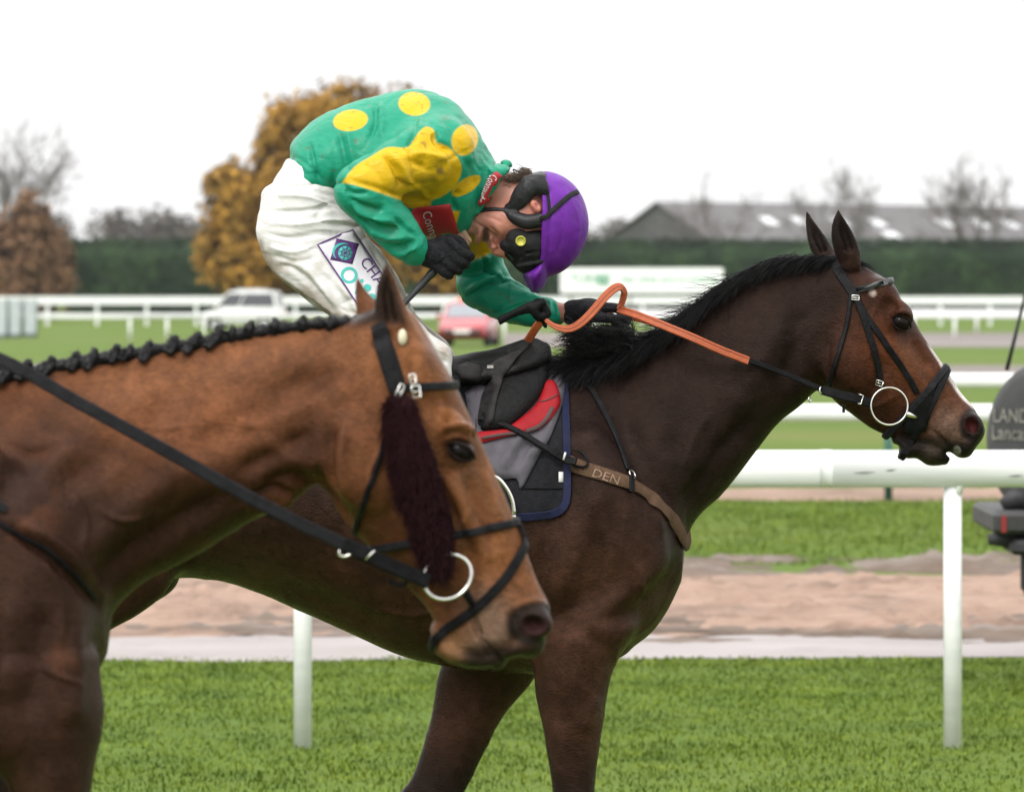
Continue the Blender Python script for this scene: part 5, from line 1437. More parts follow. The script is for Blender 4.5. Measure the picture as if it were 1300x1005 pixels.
B.chain([(617, 292, -.070, .0045), (617, 298, -.058, .0085), (616, 306, -.036, .009), (614, 311, -.012, .007)], k=.003, op='sub')  # open mouth
B.ell(598, 290, -.024, .016, .014, .020, k=.012)                                                         # chin
B.ell(632, 283, -.062, .030, .022, .020, rot=-20, k=.02)                                                 # cheek
B.chain([(620, 292, -.060, .004), (628, 303, -.058, .004)], k=.012, op='sub')
B.ell(680, 263, -.086, .012, .020, .010, rot=35, k=.006); B.ell(682, 262, -.096, .005, .010, .009, rot=35, k=.003, op='sub'); B.ell(677, 267, -.095, .004, .006, .006, rot=35, k=.003, op='sub')   # ear
V, Q = B.mesh(2)
V = sculpt(V, Q, DJ, [([(621, 287), (629, 297), (628, 309)], 2.2, -.004), ([(626, 284), (635, 295), (634, 306)], 3, .003), ([(603, 282), (610, 287), (618, 290)], 2, -.003), ([(612, 274), (625, 277), (640, 284)], 2.5, -.0025), ([(600, 276), (604, 286)], 2, -.002), ([(630, 268), (645, 276), (655, 290)], 3, .002)], both=False)
px = to_px(V); u_, v_ = px[:, 0], px[:, 1]; nz = vnoise(V, 30, 41, 3)
C_ = np.tile(np.array([.37, .155, .108]), (len(V), 1)) * (1 + .10 * nz)[:, None]
for c, r, col in (((634, 286), 18, (.55, .22, .16)), ((627, 316), 9, (.48, .17, .13)), ((598, 290), 9, (.46, .23, .17)), ((678, 262), 10, (.52, .17, .13))):
    C_ = blend(C_, np.exp(-((np.hypot(u_ - c[0], v_ - c[1])) / r) ** 2) * .6, col)
lp, _ = seg_dist(px, [(616.5, 292), (617, 302)]); C_ = blend(C_, np.exp(-(lp / 8) ** 2) * .55, (.40, .13, .10))
C_ = blend(C_, np.exp(-(lp / 4.4) ** 4) * .95, (.025, .007, .007))
st, _ = seg_dist(px, [(600, 281), (620, 300)]); C_ = blend(C_, np.exp(-(st / 10) ** 2) * .25, (.30, .18, .14))
body = make_mesh('body', V, Q, M_skin, jockey, True, C_)
BB = bvh_of((V, Q))
# hair at the nape, with a loose tie
mb = MB(); rh = np.random.default_rng(5)
for i in range(800):
    a = rh.uniform(0, 1); u0 = 648 + 26 * a + rh.normal(0, 2); v0 = 232 - 12 * a + rh.normal(0, 3); y0 = rh.uniform(-.065, .02)
    p0 = P(u0, v0, DJ); p0.y = DJ + y0
    d = Vector((rh.normal(-.012, .005), rh.normal(-.004, .005), rh.normal(.003, .004)))
    mb.tube([p0, p0 + d * .6, p0 + d * 1.2 + Vector((-.003, 0, -.002))], [.0007, .0006, .0003], 3, False)
mb.build('hair', M_hairbrown, jockey, True)
mb = MB()
for pts in ([(664, 224), (659, 219), (652, 215), (653, 219), (657, 221)], [(660, 222), (660, 217), (663, 214), (665, 214)], [(662, 222), (656, 222), (651, 222)]):
    q = [P(u, v, DJ - .03) for u, v in smooth_pts(pts, 5)]; mb.tube(q, .0014, 5)
mb.build('hair_tie', M_black_pad, jockey, True)

# ---- jacket (racing silks)
J = Field(axis(jx(342), jx(725), .0040), axis(-.36, .30, .0055), axis(jz(422), jz(104), .0040), DJ)
J.tube([(368, 202, 418, 256, .12, .165, .13), (372, 178, 432, 262, .13, .165, .14), (410, 146, 462, 270, .13, .175, .14), (470, 123, 506, 288, .13, .19, .14), (532, 114, 548, 300, .13, .20, .14), (576, 129, 578, 302, .11, .18, .12), (604, 160, 597, 294, .08, .13, .09), (622, 194, 606, 276, .055, .085, .06), (634, 214, 614, 262, .045, .068, .05)], k=.02, p=2.2, cap=.35)
J.chain([(560, 195, -.155, .088), (530, 205, -.215, .076), (495, 222, -.255, .068), (466, 243, -.268, .068)], k=.05, m=4)
J.chain([(464, 246, -.268, .066), (485, 272, -.262, .060), (506, 294, -.245, .054), (522, 312, -.228, .046), (530, 320, -.22, .035)], k=.022, m=4)
J.chain([(560, 205, .155, .088), (590, 270, .20, .075), (606, 330, .205, .065), (614, 362, .20, .062)], k=.04, m=4)
J.chain([(612, 362, .20, .064), (640, 380, .17, .056), (672, 392, .125, .046), (700, 397, .10, .034), (706, 398, .096, .032)], k=.02, m=4)
J.tube([(598, 262, 612, 270, .012, .016, .012, -.062), (606, 240, 624, 250, .012, .018, .012, -.074), (618, 218, 638, 228, .012, .018, .012, -.070), (630, 208, 648, 216, .012, .02, .012, -.045), (636, 208, 648, 213, .012, .022, .012, 0)], k=.012)   # collar
J.tube([(598, 262, 612, 270, .012, .016, .012, .062), (606, 240, 624, 250, .012, .018, .012, .074), (618, 218, 638, 228, .012, .018, .012, .070), (630, 208, 648, 216, .012, .02, .012, .045), (636, 208, 648, 213, .012, .022, .012, 0)], k=.012)
J.tube([(612, 200, 590, 270, .07, .085, .07), (652, 226, 622, 276, .045, .058, .05), (690, 240, 650, 300, .03, .05, .04)], k=.006, op='sub', cap=.2)  # neck opening
J.ell(529, 322, -.222, .02, .02, .02, k=.004, op='sub')
V, Q = J.mesh(2)
V = sculpt(V, Q, DJ, [
    ([(392, 178), (398, 205), (406, 232)], 3, -.006), ([(430, 165), (436, 195), (444, 225)], 4, -.006), ([(440, 160), (446, 190), (452, 215)], 4, .005), ([(476, 128), (476, 155), (468, 180)], 3.5, -.007), ([(484, 126), (486, 150), (484, 178)], 4, .005),
    ([(528, 150), (524, 175), (515, 186)], 3.5, -.008), ([(536, 148), (534, 165)], 4, .006), ([(360, 192), (390, 212), (420, 240)], 4, -.004), ([(372, 200), (400, 222)], 3, .004),
    ([(556, 140), (572, 160), (590, 200), (596, 220)], 5, -.005), ([(570, 136), (590, 160), (604, 190)], 5, .004), ([(552, 165), (556, 180), (575, 195)], 4, -.010),
    ([(612, 185), (625, 200), (640, 214)], 3, -.005), ([(606, 195), (618, 212), (628, 222)], 3, .004), ([(600, 205), (612, 220)], 2.5, -.004),
    ([(585, 240), (575, 255), (580, 270)], 4, -.006)], both=True, gain=1.5)
V = sculpt(V, Q, DJ, [
    ([(440, 228), (470, 236), (510, 250), (545, 256)], 3.5, -.004), ([(484, 195), (500, 212), (510, 240)], 4, -.007), ([(492, 192), (512, 215), (522, 242)], 4, .006), ([(520, 188), (525, 205), (545, 215)], 4, -.006), ([(560, 190), (565, 215), (550, 240)], 5, .005), ([(500, 230), (530, 236), (560, 230)], 4, -.005),
    ([(505, 200), (540, 195), (570, 205)], 5, .004), ([(515, 225), (540, 248)], 3, .004),
    ([(440, 250), (462, 262), (490, 268)], 4, -.006), ([(445, 262), (470, 276), (500, 282)], 4, .006), ([(452, 274), (480, 290), (512, 292)], 4, -.007), ([(462, 290), (490, 302), (520, 300)], 4, .006), ([(470, 302), (500, 314), (528, 306)], 3.5, -.006), ([(490, 318), (512, 322), (532, 310)], 3, .005),
    ([(500, 275), (515, 290), (530, 300)], 3, -.005), ([(436, 240), (450, 246), (470, 244)], 3.5, -.005), ([(506, 318), (518, 314)], 2.5, -.004)], both=False, near=DJ - .1, gain=1.7)
V = sculpt(V, Q, DJ, [
    ([(582, 340), (605, 332), (625, 326)], 3.5, .007), ([(585, 350), (608, 344), (630, 336)], 3.5, -.007), ([(588, 378), (620, 362), (650, 352)], 3, -.007), ([(590, 372), (618, 356), (640, 346)], 4, .006), ([(640, 350), (652, 358), (676, 366)], 4, .007), ([(636, 342), (645, 352), (668, 358)], 3, -.006), ([(640, 396), (668, 384), (690, 374)], 3.5, -.006),
    ([(690, 380), (692, 395), (690, 410)], 2.5, -.006), ([(697, 378), (699, 395), (697, 410)], 2.5, .005), ([(702, 380), (704, 395), (703, 408)], 2, -.004), ([(610, 325), (618, 340), (630, 352)], 3, -.006)], both=False, gain=1.7)
Nn = normals(V, Q)
BJ0 = bvh_of((V, Q))     # cloth before its fine creases, for the sewn patches
cm = .5 + .5 * vnoise(V, 6, 58, 2)
cs = creases(V, [[.9, 0, .45], [0, .8, 0], [-.35, 0, .75]], 11, 51, .5) * (.4 + cm) * .0052
back = sstep(235, 205, to_px(V)[:, 1]) * (V[:, 1] > DJ - .21)
V += Nn * (vnoise(V * np.array([1, 1, 1.7]), 17, 51, 3) * .0030 - cs * (1 - .55 * back) + creases(V, [[1, 0, .3], [0, .6, 0], [-.2, 0, .5]], 19, 57, .5) * .0018 * (1 - .6 * back))[:, None]
px = to_px(V); u_, v_ = px[:, 0], px[:, 1]
# the right sleeve counts by its own place, the rest by the side view
GREEN = np.array([.009, .215, .128]); YEL = (.52, .325, .008)
C_ = np.tile(GREEN, (len(V), 1)) * (1 + .08 * vnoise(V, 8, 55, 2))[:, None]
yd = V[:, 1] - DJ
def inpoly(pq, poly):
    x, y = pq[:, 0], pq[:, 1]; ins = np.zeros(len(pq), bool); j = len(poly) - 1
    for i in range(len(poly)):
        xi, yi = poly[i]; xj, yj = poly[j]
        ins ^= ((yi > y) != (yj > y)) & (x < (xj - xi) * (y - yi) / (yj - yi + 1e-12) + xi); j = i
    return ins
def cover(pq, poly, soft=1.2):
    d, _ = seg_dist(pq, list(poly) + [poly[0]])
    return sstep(-soft, soft, np.where(inpoly(pq, poly), d, -d))
slv = smooth_pts([(434, 232), (450, 212), (472, 198), (492, 187), (518, 187), (530, 170), (541, 161), (551, 166), (554, 180), (570, 187), (583, 203), (586, 218), (578, 236), (562, 249), (540, 256), (516, 256), (494, 249), (470, 241), (450, 235), (434, 232)], 4)
wS = cover(px, slv) * (yd < -.05)
for (c, rx, ry, ro) in (((445, 153), 22, 13.5, -8), ((526, 132), 20, 15, 5), ((590, 178), 16.5, 20, 20), ((592, 236), 21, 9, -33), ((400, 240), 0.1, .1, 0)):
    t = math.radians(ro); a = (u_ - c[0]) * math.cos(t) + (v_ - c[1]) * math.sin(t); b_ = -(u_ - c[0]) * math.sin(t) + (v_ - c[1]) * math.cos(t)
    q = np.hypot(a / rx, b_ / ry); C_ = blend(C_, sstep(1.07, .93, q) * (np.abs(yd) < .30) * (Nn[:, 1] < .35), YEL)
    q2 = np.hypot((u_ - c[0] - 18) / (rx + 2), (v_ - c[1] - 14) / (ry + 4)); C_ = blend(C_, sstep(1.07, .93, q2) * (Nn[:, 1] > .45) * (yd > 0) * (v_ < 250), YEL)
C_ = blend(C_, wS, YEL)
C_ = blend(C_, sstep(333, 330, v_ + (u_ - 600) * .45) * sstep(.12, .14, yd) * (v_ > 262), YEL)
C_ = blend(C_, cover(px, [(500, 254), (548, 254), (545, 268), (505, 262)]) * (yd > -.22), YEL)
C_ = blend(C_, cover(px, [(572, 268), (584, 268), (578, 290), (574, 290)]) * (yd < 0), YEL)
mn = vnoise(V, 60, 59, 3)
for c, r, w in (((558, 213), 11, .8), ((545, 225), 9, .35), ((520, 226), 12, .3), ((500, 238), 9, .3), ((470, 228), 8, .25), ((566, 150), 6, .4), ((470, 262), 8, .3), ((500, 290), 9, .3)):   # mud splashes
    C_ = blend(C_, np.clip(np.exp(-(np.hypot(u_ - c[0], v_ - c[1]) / r) ** 2) * (.6 + 1.6 * mn), 0, 1) * w * (Nn[:, 1] < .2), (.09, .055, .03))
C_ = blend(C_, sstep(.60, .72, vnoise(V, 120, 60, 1)) * .5 * (vnoise(V, 7, 61, 2) > .1), (.10, .06, .035))
make_mesh('jacket', V, Q, M_silk, jockey, True, C_)
BJ = bvh_of((V, Q))
jacket = bpy.data.objects[jockey.children[-1].name]
# sewn patches and their lettering
Vp, Fp = sheet(BJ0, [(515, 264), (571, 258), (583, 296), (566, 304), (553, 306), (530, 288)], .003, .0015, 5, sm=2)
pt = make_mesh('chest_patch', Vp, Fp, M_red_patch, jockey)
Lv, Lf = letters_on(BJ0, "Connaught", (536, 268), (4.3, 12.6), (15.5, -5.3), .0060)
tag(make_mesh('lettering', Lv, Lf, M_white_print, pt, False), kind='stuff')
Vp, Fp = sheet(BJ0, [(604, 256), (612, 243), (622, 224), (629, 218), (637, 224), (634, 234), (620, 254), (608, 261)], .006, .0025, 3, sm=1)
pt = make_mesh('collar_patch', Vp, Fp, M_red_patch, jockey)
Lv, Lf = letters_on(BJ0, "Connaught", (624.2, 221.5), (-4.1, 7.1), (8.6, 5.0), .0105)
tag(make_mesh('lettering', Lv, Lf, M_white_print, pt, False), kind='stuff')

# ---- breeches
R_ = Field(axis(jx(318), jx(590), .0040), axis(-.36, .36, .007), axis(jz(480), jz(195), .0040), DJ)
R_.tube([(362, 204, 416, 222, .12, .15, .12), (346, 232, 432, 246, .14, .17, .13), (334, 268, 448, 268, .13, .165, .12), (332, 305, 462, 292, .10, .13, .1), (350, 335, 470, 315, .05, .08, .05)], k=.03, p=2.2, cap=.3)
for s in (-1, 1):
    R_.tube([(334, 250, 440, 250, .08, .105, .08, s * .085), (329, 298, 468, 300, .085, .108, .08, s * .105), (346, 340, 497, 336, .08, .10, .075, s * .13), (398, 385, 521, 386, .07, .09, .065, s * .17), (444, 418, 546, 418, .06, .078, .058, s * .205), (492, 452, 574, 440, .05, .066, .05, s * .23), (510, 480, 577, 472, .045, .06, .045, s * .24)], k=.03, p=2.2, cap=.4)
V, Q = R_.mesh(2)
V = sculpt(V, Q, DJ, [
    ([(352, 232), (390, 238), (430, 250)], 2.6, -.005), ([(345, 248), (390, 250), (440, 268)], 2.6, .004), ([(338, 268), (380, 268), (425, 262), (450, 276)], 2.6, -.006), ([(336, 282), (380, 285), (420, 280), (456, 284)], 2.8, .005),
    ([(334, 296), (370, 302), (410, 296), (460, 298)], 2.6, -.006), ([(338, 312), (372, 320), (400, 312)], 3, .005), ([(340, 322), (375, 332), (402, 326)], 2.6, -.005), ([(400, 225), (416, 240), (440, 262)], 3, -.004),
    ([(348, 338), (370, 340), (395, 360), (420, 392)], 4, -.008), ([(340, 330), (356, 350), (395, 378), (435, 408)], 3.5, .005), ([(352, 350), (390, 380), (432, 412)], 2.6, -.007), ([(372, 330), (400, 352), (430, 395)], 5, .007), ([(392, 335), (430, 372), (455, 410)], 5, -.006), ([(420, 345), (450, 385), (470, 420)], 6, .005),
    ([(470, 310), (490, 345), (515, 385)], 3, -.006), ([(478, 330), (500, 365), (520, 400)], 3, .004), ([(515, 392), (535, 400), (548, 415)], 2.5, -.006), ([(510, 405), (532, 412), (556, 425)], 2.5, .006), ([(520, 420), (545, 428), (565, 440)], 2.5, -.006), ([(525, 432), (550, 442), (570, 450)], 2.5, .005), ([(528, 445), (550, 455), (572, 460)], 2.5, -.006)], both=False, near=DJ - .02, gain=1.15)
Nn = normals(V, Q)
BR0 = bvh_of((V, Q))
cm = .5 + .5 * vnoise(V, 7, 68, 2)
V += Nn * (vnoise(V * np.array([1, 1, 2.0]), 13, 61, 3) * .0030 - creases(V, [[.55, 0, -.35], [0, .6, 0], [.35, 0, 1.0]], 12, 62, .45) * (.3 + cm) * .0068 - creases(V, [[.8, 0, .6], [0, .6, 0], [-.4, 0, .55]], 9, 66, .4) * cm * .0055)[:, None]
px = to_px(V); u_, v_ = px[:, 0], px[:, 1]; nz = vnoise(V, 22, 63, 4)
C_ = np.tile(np.array([.58, .57, .56]), (len(V), 1))
dm, _ = seg_dist(px, [(330, 315), (340, 338), (372, 366), (410, 394), (440, 415)]); C_ = blend(C_, np.clip(np.exp(-(dm / 13) ** 2) * (.75 + 1.2 * nz), 0, .85), (.20, .155, .115))
dm, _ = seg_dist(px, [(500, 345), (522, 385), (548, 418), (575, 445)]); C_ = blend(C_, np.clip(np.exp(-(dm / 16) ** 2) * (.5 + 1.2 * nz), 0, .7), (.30, .25, .19))
C_ = blend(C_, np.clip((nz - .2) * 1.6, 0, .4), (.34, .30, .25))
make_mesh('breeches', V, Q, M_breech, jockey, True, C_)
breeches = jockey.children[-1]
BR = bvh_of((V, Q))
# printed panel on the thigh
def outline_loop(mb, bvh, poly, wd, lift):
    q = [cast(bvh, u, v, DJ) for u, v in poly]
    R2 = []
    n = len(poly)
    for i in range(n):
        a, b_ = Vector(poly[i]), Vector(poly[(i + 1) % n])
        for t in np.linspace(0, 1, 8)[:-1]:
            w = a + (b_ - a) * t; p, nr = cast(bvh, w.x, w.y, DJ); R2.append((p + nr * lift, nr))
    ribbon_into(mb, R2, wd, .0006, True)
panel = [(403, 311), (447, 292), (503, 376), (459, 395)]
Vp, Fp = sheet(BR0, panel, .0012, .0012, 6); pn = make_mesh('printed_panel', Vp, Fp, mat('panel_cloth', (.58, .56, .60), rough=.6, var=.05, bump=.2, bscale=30), jockey)
mb = MB(); outline_loop(mb, BR0, panel, .004, .0027); mb.build('panel_border', M_purple_print, pn)
Vp, Fp = sheet(BR0, [(427, 303), (455, 310), (447, 336), (419, 330)], .0026, .0008, 5); make_mesh('diamond_emblem', Vp, Fp, M_purple_print, pn)
circ = lambda c, r, n=20, r2=None: [(c[0] + r * math.cos(2 * math.pi * i / n), c[1] + (r2 or r) * math.sin(2 * math.pi * i / n)) for i in range(n)]
Vp, Fp = sheet(BR0, circ((438, 322), 9), .0036, .0006, 4); em = make_mesh('wheel_emblem', Vp, Fp, M_teal_print, pn)
mb = MB()
for g in range(4):
    a = g * math.pi / 4 + .3
    R2 = []
    for t in np.linspace(-1, 1, 7):
        p, nr = cast(BR0, 438 + 8.5 * t * math.cos(a), 322 + 8.5 * t * math.sin(a), DJ); R2.append((p + nr * .0044, nr))
    ribbon_into(mb, R2, .0022, .0004)
outline_loop(mb, BR0, circ((438, 322), 5, 10), .0018, .0044)
mb.build('wheel_spoke', M_purple_print, pn)
mb = MB()
R2 = []
for a in np.linspace(2.4, 5.2, 12):
    p, nr = cast(BR0, 436 + 13 * math.cos(a), 321 + 11 * math.sin(a), DJ); R2.append((p + nr * .0036, nr))
ribbon_into(mb, R2, [.001 + .006 * math.sin(math.pi * i / 11) for i in range(12)], .0005); mb.build('crescent_emblem', M_teal_print, pn)
mb = MB(); outline_loop(mb, BR0, circ((443, 350), 9, 16), .0075, .0027); mb.build('ring_letter', M_teal_print, pn)
mb = MB()
for c, r in (((466, 366), 5), ((459, 357), 2.5), ((455, 372), 5), ((472, 378), 5)):
    Vp, Fp = sheet(BR0, circ(c, r, 12), .0026, .0006, 3); mb.add(Vp, Fp)
mb.build('teal_letters', M_teal_print, pn)
Lv, Lf = letters_on(BR0, "CHA", (455.5, 333), (11.5, 15.5), (15.5, -11.5), .0032); tag(make_mesh('lettering', Lv, Lf, M_purple_print, pn, False), kind='stuff')

# ---- boots
for s in (-1, 1):
    K = Field(axis(jx(500), jx(665), .008), axis(s * .27 - .1, s * .27 + .1, .008), axis(jz(685), jz(440), .008), DJ)
    K.chain([(536, 474, s * .235, .056), (542, 510, s * .25, .056), (578, 610, s * .267, .044)], k=.02, m=4)
    K.chain([(576, 622, s * .267, .044), (608, 650, s * .267, .040), (642, 655, s * .262, .033)], k=.025)
    K.chain([(572, 645, s * .267, .032), (574, 655, s * .267, .034)], k=.02)
    V, Q = K.mesh(2); make_mesh('boot', V, Q, M_boot, jockey)

# ---- gloves
G = Field(axis(jx(505), jx(615), .0030), axis(-.30, -.11, .0034), axis(jz(368), jz(292), .0030), DJ)
G.chain([(524, 312, -.222, .036), (536, 319, -.214, .033), (546, 322, -.205, .034)], k=.01)
G.ell(558, 325, -.192, .046, .034, .036, rot=-14, k=.02)
G.ell(574, 322, -.186, .030, .032, .030, rot=-20, k=.015)
ax_, ay_ = .70, -.71
for i, (ln, rd) in enumerate(((.86, .0115), (1.0, .0125), (1.04, .0125), (.95, .012))):
    o = (i - 1.45) * 11.5
    bu, bv = 566 + ax_ * o, 325 + ay_ * o
    G.chain([(bu - 6, bv - 5, -.214, rd), (bu + 10 * ln, bv + 9 * ln, -.213, rd * 1.05), (bu + 20 * ln, bv + 14 * ln, -.197, rd), (bu + 19 * ln, bv + 15 * ln, -.170, rd * .95), (bu + 8, bv + 9, -.160, rd * .9)], k=.0045, m=3)
G.chain([(552, 312, -.180, .016), (570, 305, -.160, .0135), (584, 307, -.152, .012), (592, 316, -.158, .011)], k=.006, m=3)    # thumb
V, Q = G.mesh(1)
V = sculpt(V, Q, DJ, [([(541, 309), (545, 321), (540, 333)], 1.8, -.004), ([(534, 306), (538, 318), (533, 330)], 1.8, .003), ([(552, 333), (566, 325)], 1.6, .002)], both=False)
Nn = normals(V, Q); V += Nn * (vnoise(V, 60, 71, 2) * .0012)[:, None]
make_mesh('glove', V, Q, M_glove, jockey)
G = Field(axis(jx(715), jx(812), .0034), axis(-.02, .16, .0036), axis(jz(430), jz(372), .0034), DJ)
G.chain([(728, 397, .085, .033), (742, 396, .078, .033)], k=.01)
G.ell(756, 394, .062, .042, .028, .046, rot=-5, k=.02)
for i in range(4):
    y = .062 + (i - 1.5) * .024
    G.chain([(762, 390, y, .012), (782, 391, y - .004, .0125), (796, 398, y - .006, .012), (796, 408, y - .006, .0115), (784, 412, y - .006, .011)], k=.004, m=3)
G.chain([(752, 402, .02, .016), (772, 404, .004, .013), (790, 404, .006, .011)], k=.006, m=3)
V, Q = G.mesh(1); Nn = normals(V, Q); V += Nn * (vnoise(V, 60, 72, 2) * .0012)[:, None]
make_mesh('glove', V, Q, M_glove, jockey)

# ---- helmet with silk cap and peak
H = Field(axis(jx(655), jx(755), .0038), axis(-.14, .14, .0046), axis(jz(380), jz(210), .0038), DJ)
H.ell(688, 285, 0, .118, .135, .112, rot=-6, k=0)
H.ell(488, 300, 0, .40, .9, .9, rot=-3, k=.006, op='sub')
H.tube([(688, 302, 695, 322, .02, .06, .03), (676, 334, 696, 344, .04, .092, .06), (663, 345, 694, 356, .05, .095, .06), (667, 358, 689, 365, .04, .075, .04), (674, 370, 682, 372, .015, .04, .015)], k=.010, p=2.0, cap=.2)
H.ell(672, 285, 0, .095, .118, .096, rot=-6, k=.004, op='sub')
H.tube([(640, 322, 682, 322, .05, .075, .05), (640, 336, 672, 337, .05, .075, .05), (645, 346, 662, 346, .03, .06, .03)], k=.006, op='sub')
V, Q = H.mesh(2)
V = sculpt(V, Q, DJ, [([(690, 226), (697, 260), (698, 300), (695, 340)], 2.2, -.004), ([(684, 224), (690, 255), (692, 300)], 2, .004), ([(715, 235), (735, 280), (730, 325)], 2.2, .0016), ([(705, 250), (715, 290), (705, 330)], 3, -.002)], both=True)
Nn = normals(V, Q); V += Nn * (vnoise(V, 25, 75, 3) * .0014)[:, None]
make_mesh('helmet_cap', V, Q, M_helmet, jockey)
BH = bvh_of((V, Q))
# goggle strap over the cap
hs = strap_px(BH, [(686, 281), (697, 272), (712, 258), (724, 248), (733, 244)], .001)
mb = MB(); ribbon_into(mb, hs, [.010, .010, .010, .010] + [.013] * (len(hs) - 4), .003)
mb.build('goggle_strap', M_black_pad, jockey, True)
# padded harness over the ear
HB = Field(axis(jx(590), jx(705), .0034), axis(-.115, .115, .0042), axis(jz(362), jz(214), .0034), DJ)
for s in (-1, 1):
    HB.tube([(645, 258, 646, 268, .008, .012, .008, s * .070), (653, 240, 655, 270, .009, .014, .009, s * .078), (664, 228, 666, 264, .009, .015, .009, s * .086), (676, 223, 680, 250, .009, .014, .009, s * .090), (689, 226, 691, 250, .008, .012, .008, s * .092)], k=.004)
    HB.chain([(643, 271, s * .070, .012), (654, 277, s * .080, .0165), (668, 282, s * .088, .0195), (680, 281, s * .092, .0185), (690, 278, s * .094, .016)], k=.004, m=3)
    HB.chain([(648, 269, s * .072, .008), (632, 267, s * .070, .007), (614, 267, s * .058, .007), (600, 272, s * .036, .007), (594, 282, 0, .007)], k=.004, m=3)
HB.tube([(664, 222, 672, 236, .06, .075, .06), (684, 218, 690, 232, .06, .08, .06)], k=.012)        # nape
V, Q = HB.mesh(2); Nn = normals(V, Q); V += Nn * (vnoise(V, 50, 76, 2) * .0010)[:, None]
make_mesh('helmet_harness', V, Q, mat('harness_leather', (.016, .016, .018), rough=.42, var=.4, scale=50, bump=.2, bscale=120, spec=.25), jockey)
mb = MB(); ribbon_into(mb, strap_px(BH, [(688, 224), (694, 238), (697, 258), (697, 276)], .001, 8, DJ), .008, .002); mb.build('cap_edge_strap', M_black_pad, jockey)
# goggles worn low, foam and lens
GG = Field(axis(jx(622), jx(708), .0030), axis(-.12, .10, .0042), axis(jz(360), jz(282), .0030), DJ)
GG.ell(658, 318, -.012, .040, .028, .078, rot=-28, k=0)
GG.tube([(646, 302, 640, 326, .068, .074, .05, -.012), (662, 292, 656, 338, .082, .086, .05, -.01), (676, 287, 668, 345, .090, .092, .06, -.008), (688, 286, 684, 347, .092, .092, .06, -.006)], k=.006, p=2.6, cap=.05)
GG.ell(668, 338, -.01, .030, .018, .07, rot=-20, k=.015)
GG.ell(658, 306, -.080, .034, .030, .016, rot=-30, k=.004)
GG.ell(643, 312, -.074, .018, .016, .014, rot=-30, k=.004)
GG.chain([(662, 330, -.078, .005), (676, 318, -.09, .005), (686, 306, -.092, .005)], k=.003)
GG.chain([(656, 338, -.07, .004), (672, 336, -.082, .005), (688, 332, -.09, .005)], k=.003)
GG.chain([(668, 322, -.092, .003), (684, 320, -.098, .003)], k=.004, op='sub')
V, Q = GG.mesh(1); Nn = normals(V, Q); V += Nn * (vnoise(V, 45, 77, 2) * .0010)[:, None]
gog = make_mesh('goggles', V, Q, M_black_pad, jockey)
BG = bvh_of((V, Q))
mb = MB(); p, nr = cast(BG, 661, 306, DJ)
mb.lathe([(.0001, -.005), (.010, -.005), (.0105, -.007), (.0125, -.007), (.0135, -.004), (.0135, .004), (.0001, .004)], (p.x, p.y, p.z), 'y', 18); mb.build('strap_button', mat('yellow_button', (.42, .40, .05), rough=.5, var=.3, scale=80), gog, True)
M_lens = mat('goggle_lens', (.010, .03, .026), rough=.08, var=.3, spec=.8)
Vp, Fp = sheet(BG, [(632, 312), (640, 318), (652, 326), (650, 331), (640, 330), (632, 322)], .004, .004, 4); make_mesh('lens', Vp, Fp, M_lens, gog)
# pale chin cup on the strap
CU = Field(axis(jx(575), jx(612), .003), axis(-.07, .03, .004), axis(jz(322), jz(286), .003), DJ)
CU.chain([(588, 292, -.045, .007), (592, 300, -.052, .008), (597, 306, -.052, .006)], k=.004, m=3); CU.chain([(583, 296, -.042, .008), (588, 304, -.048, .009), (593, 311, -.048, .007)], k=.003, m=3)
V, Q = CU.mesh(1); make_mesh('chin_cup', V, Q, mat('chin_cup_leather', (.34, .21, .14), rough=.6, var=.2, scale=60, bump=.3, bscale=120), jockey)

# ---- whip in the right hand
mb = MB(); a = P(452, 452, DJ - .30); b_ = P(580, 312, DJ - .165)
mb.tube([a + (b_ - a) * t for t in (0, .25, .5, .72, .73, .97, 1.0)], [.0045, .0055, .0075, .0095, .0115, .0115, .006], 10)
wh = mb.build('whip', mat('whip_wrap', (.012, .012, .014), rough=.45, var=.4, scale=80, bump=.3, bscale=240), None, True)
tag(wh, "black riding whip gripped in the jockey's gloved hand", 'whip')
# ------------------------------------------------------------------ tack of the racehorse
M_rubber = mat('orange_rubber_rein', (.34, .070, .018), rough=.6, var=.15, scale=60, bump=.35, bscale=260)
M_web = mat('brown_webbing', (.082, .046, .027), rough=.85, var=.25, scale=50, bump=.5, bscale=300, spec=.2)
M_greycloth = mat('grey_nylon', (.070, .064, .076), spec=.2, rough=.6, var=.18, scale=25, bump=.35, bscale=22)
M_blackcloth = mat('black_quilt', (.011, .011, .013), rough=.85, var=.3, scale=60, bump=.35, bscale=150, spec=.1)
M_navy = mat('navy_binding', (.005, .0075, .032), rough=.75, var=.2, scale=60, bump=.2, bscale=200, spec=.25)
M_redpad = mat('red_pad', (.24, .007, .011), spec=.15, rough=.5, var=.12, scale=30, bump=.12, bscale=60)
M_saddle = mat('saddle_leather', (.0065, .006, .0062), rough=.5, var=.5, scale=35, bump=.3, bscale=130, spec=.12)
M_skirt = mat('saddle_skirt_leather', (.020, .017, .018), rough=.6, var=.4, scale=30, bump=.4, bscale=60, spec=.15)

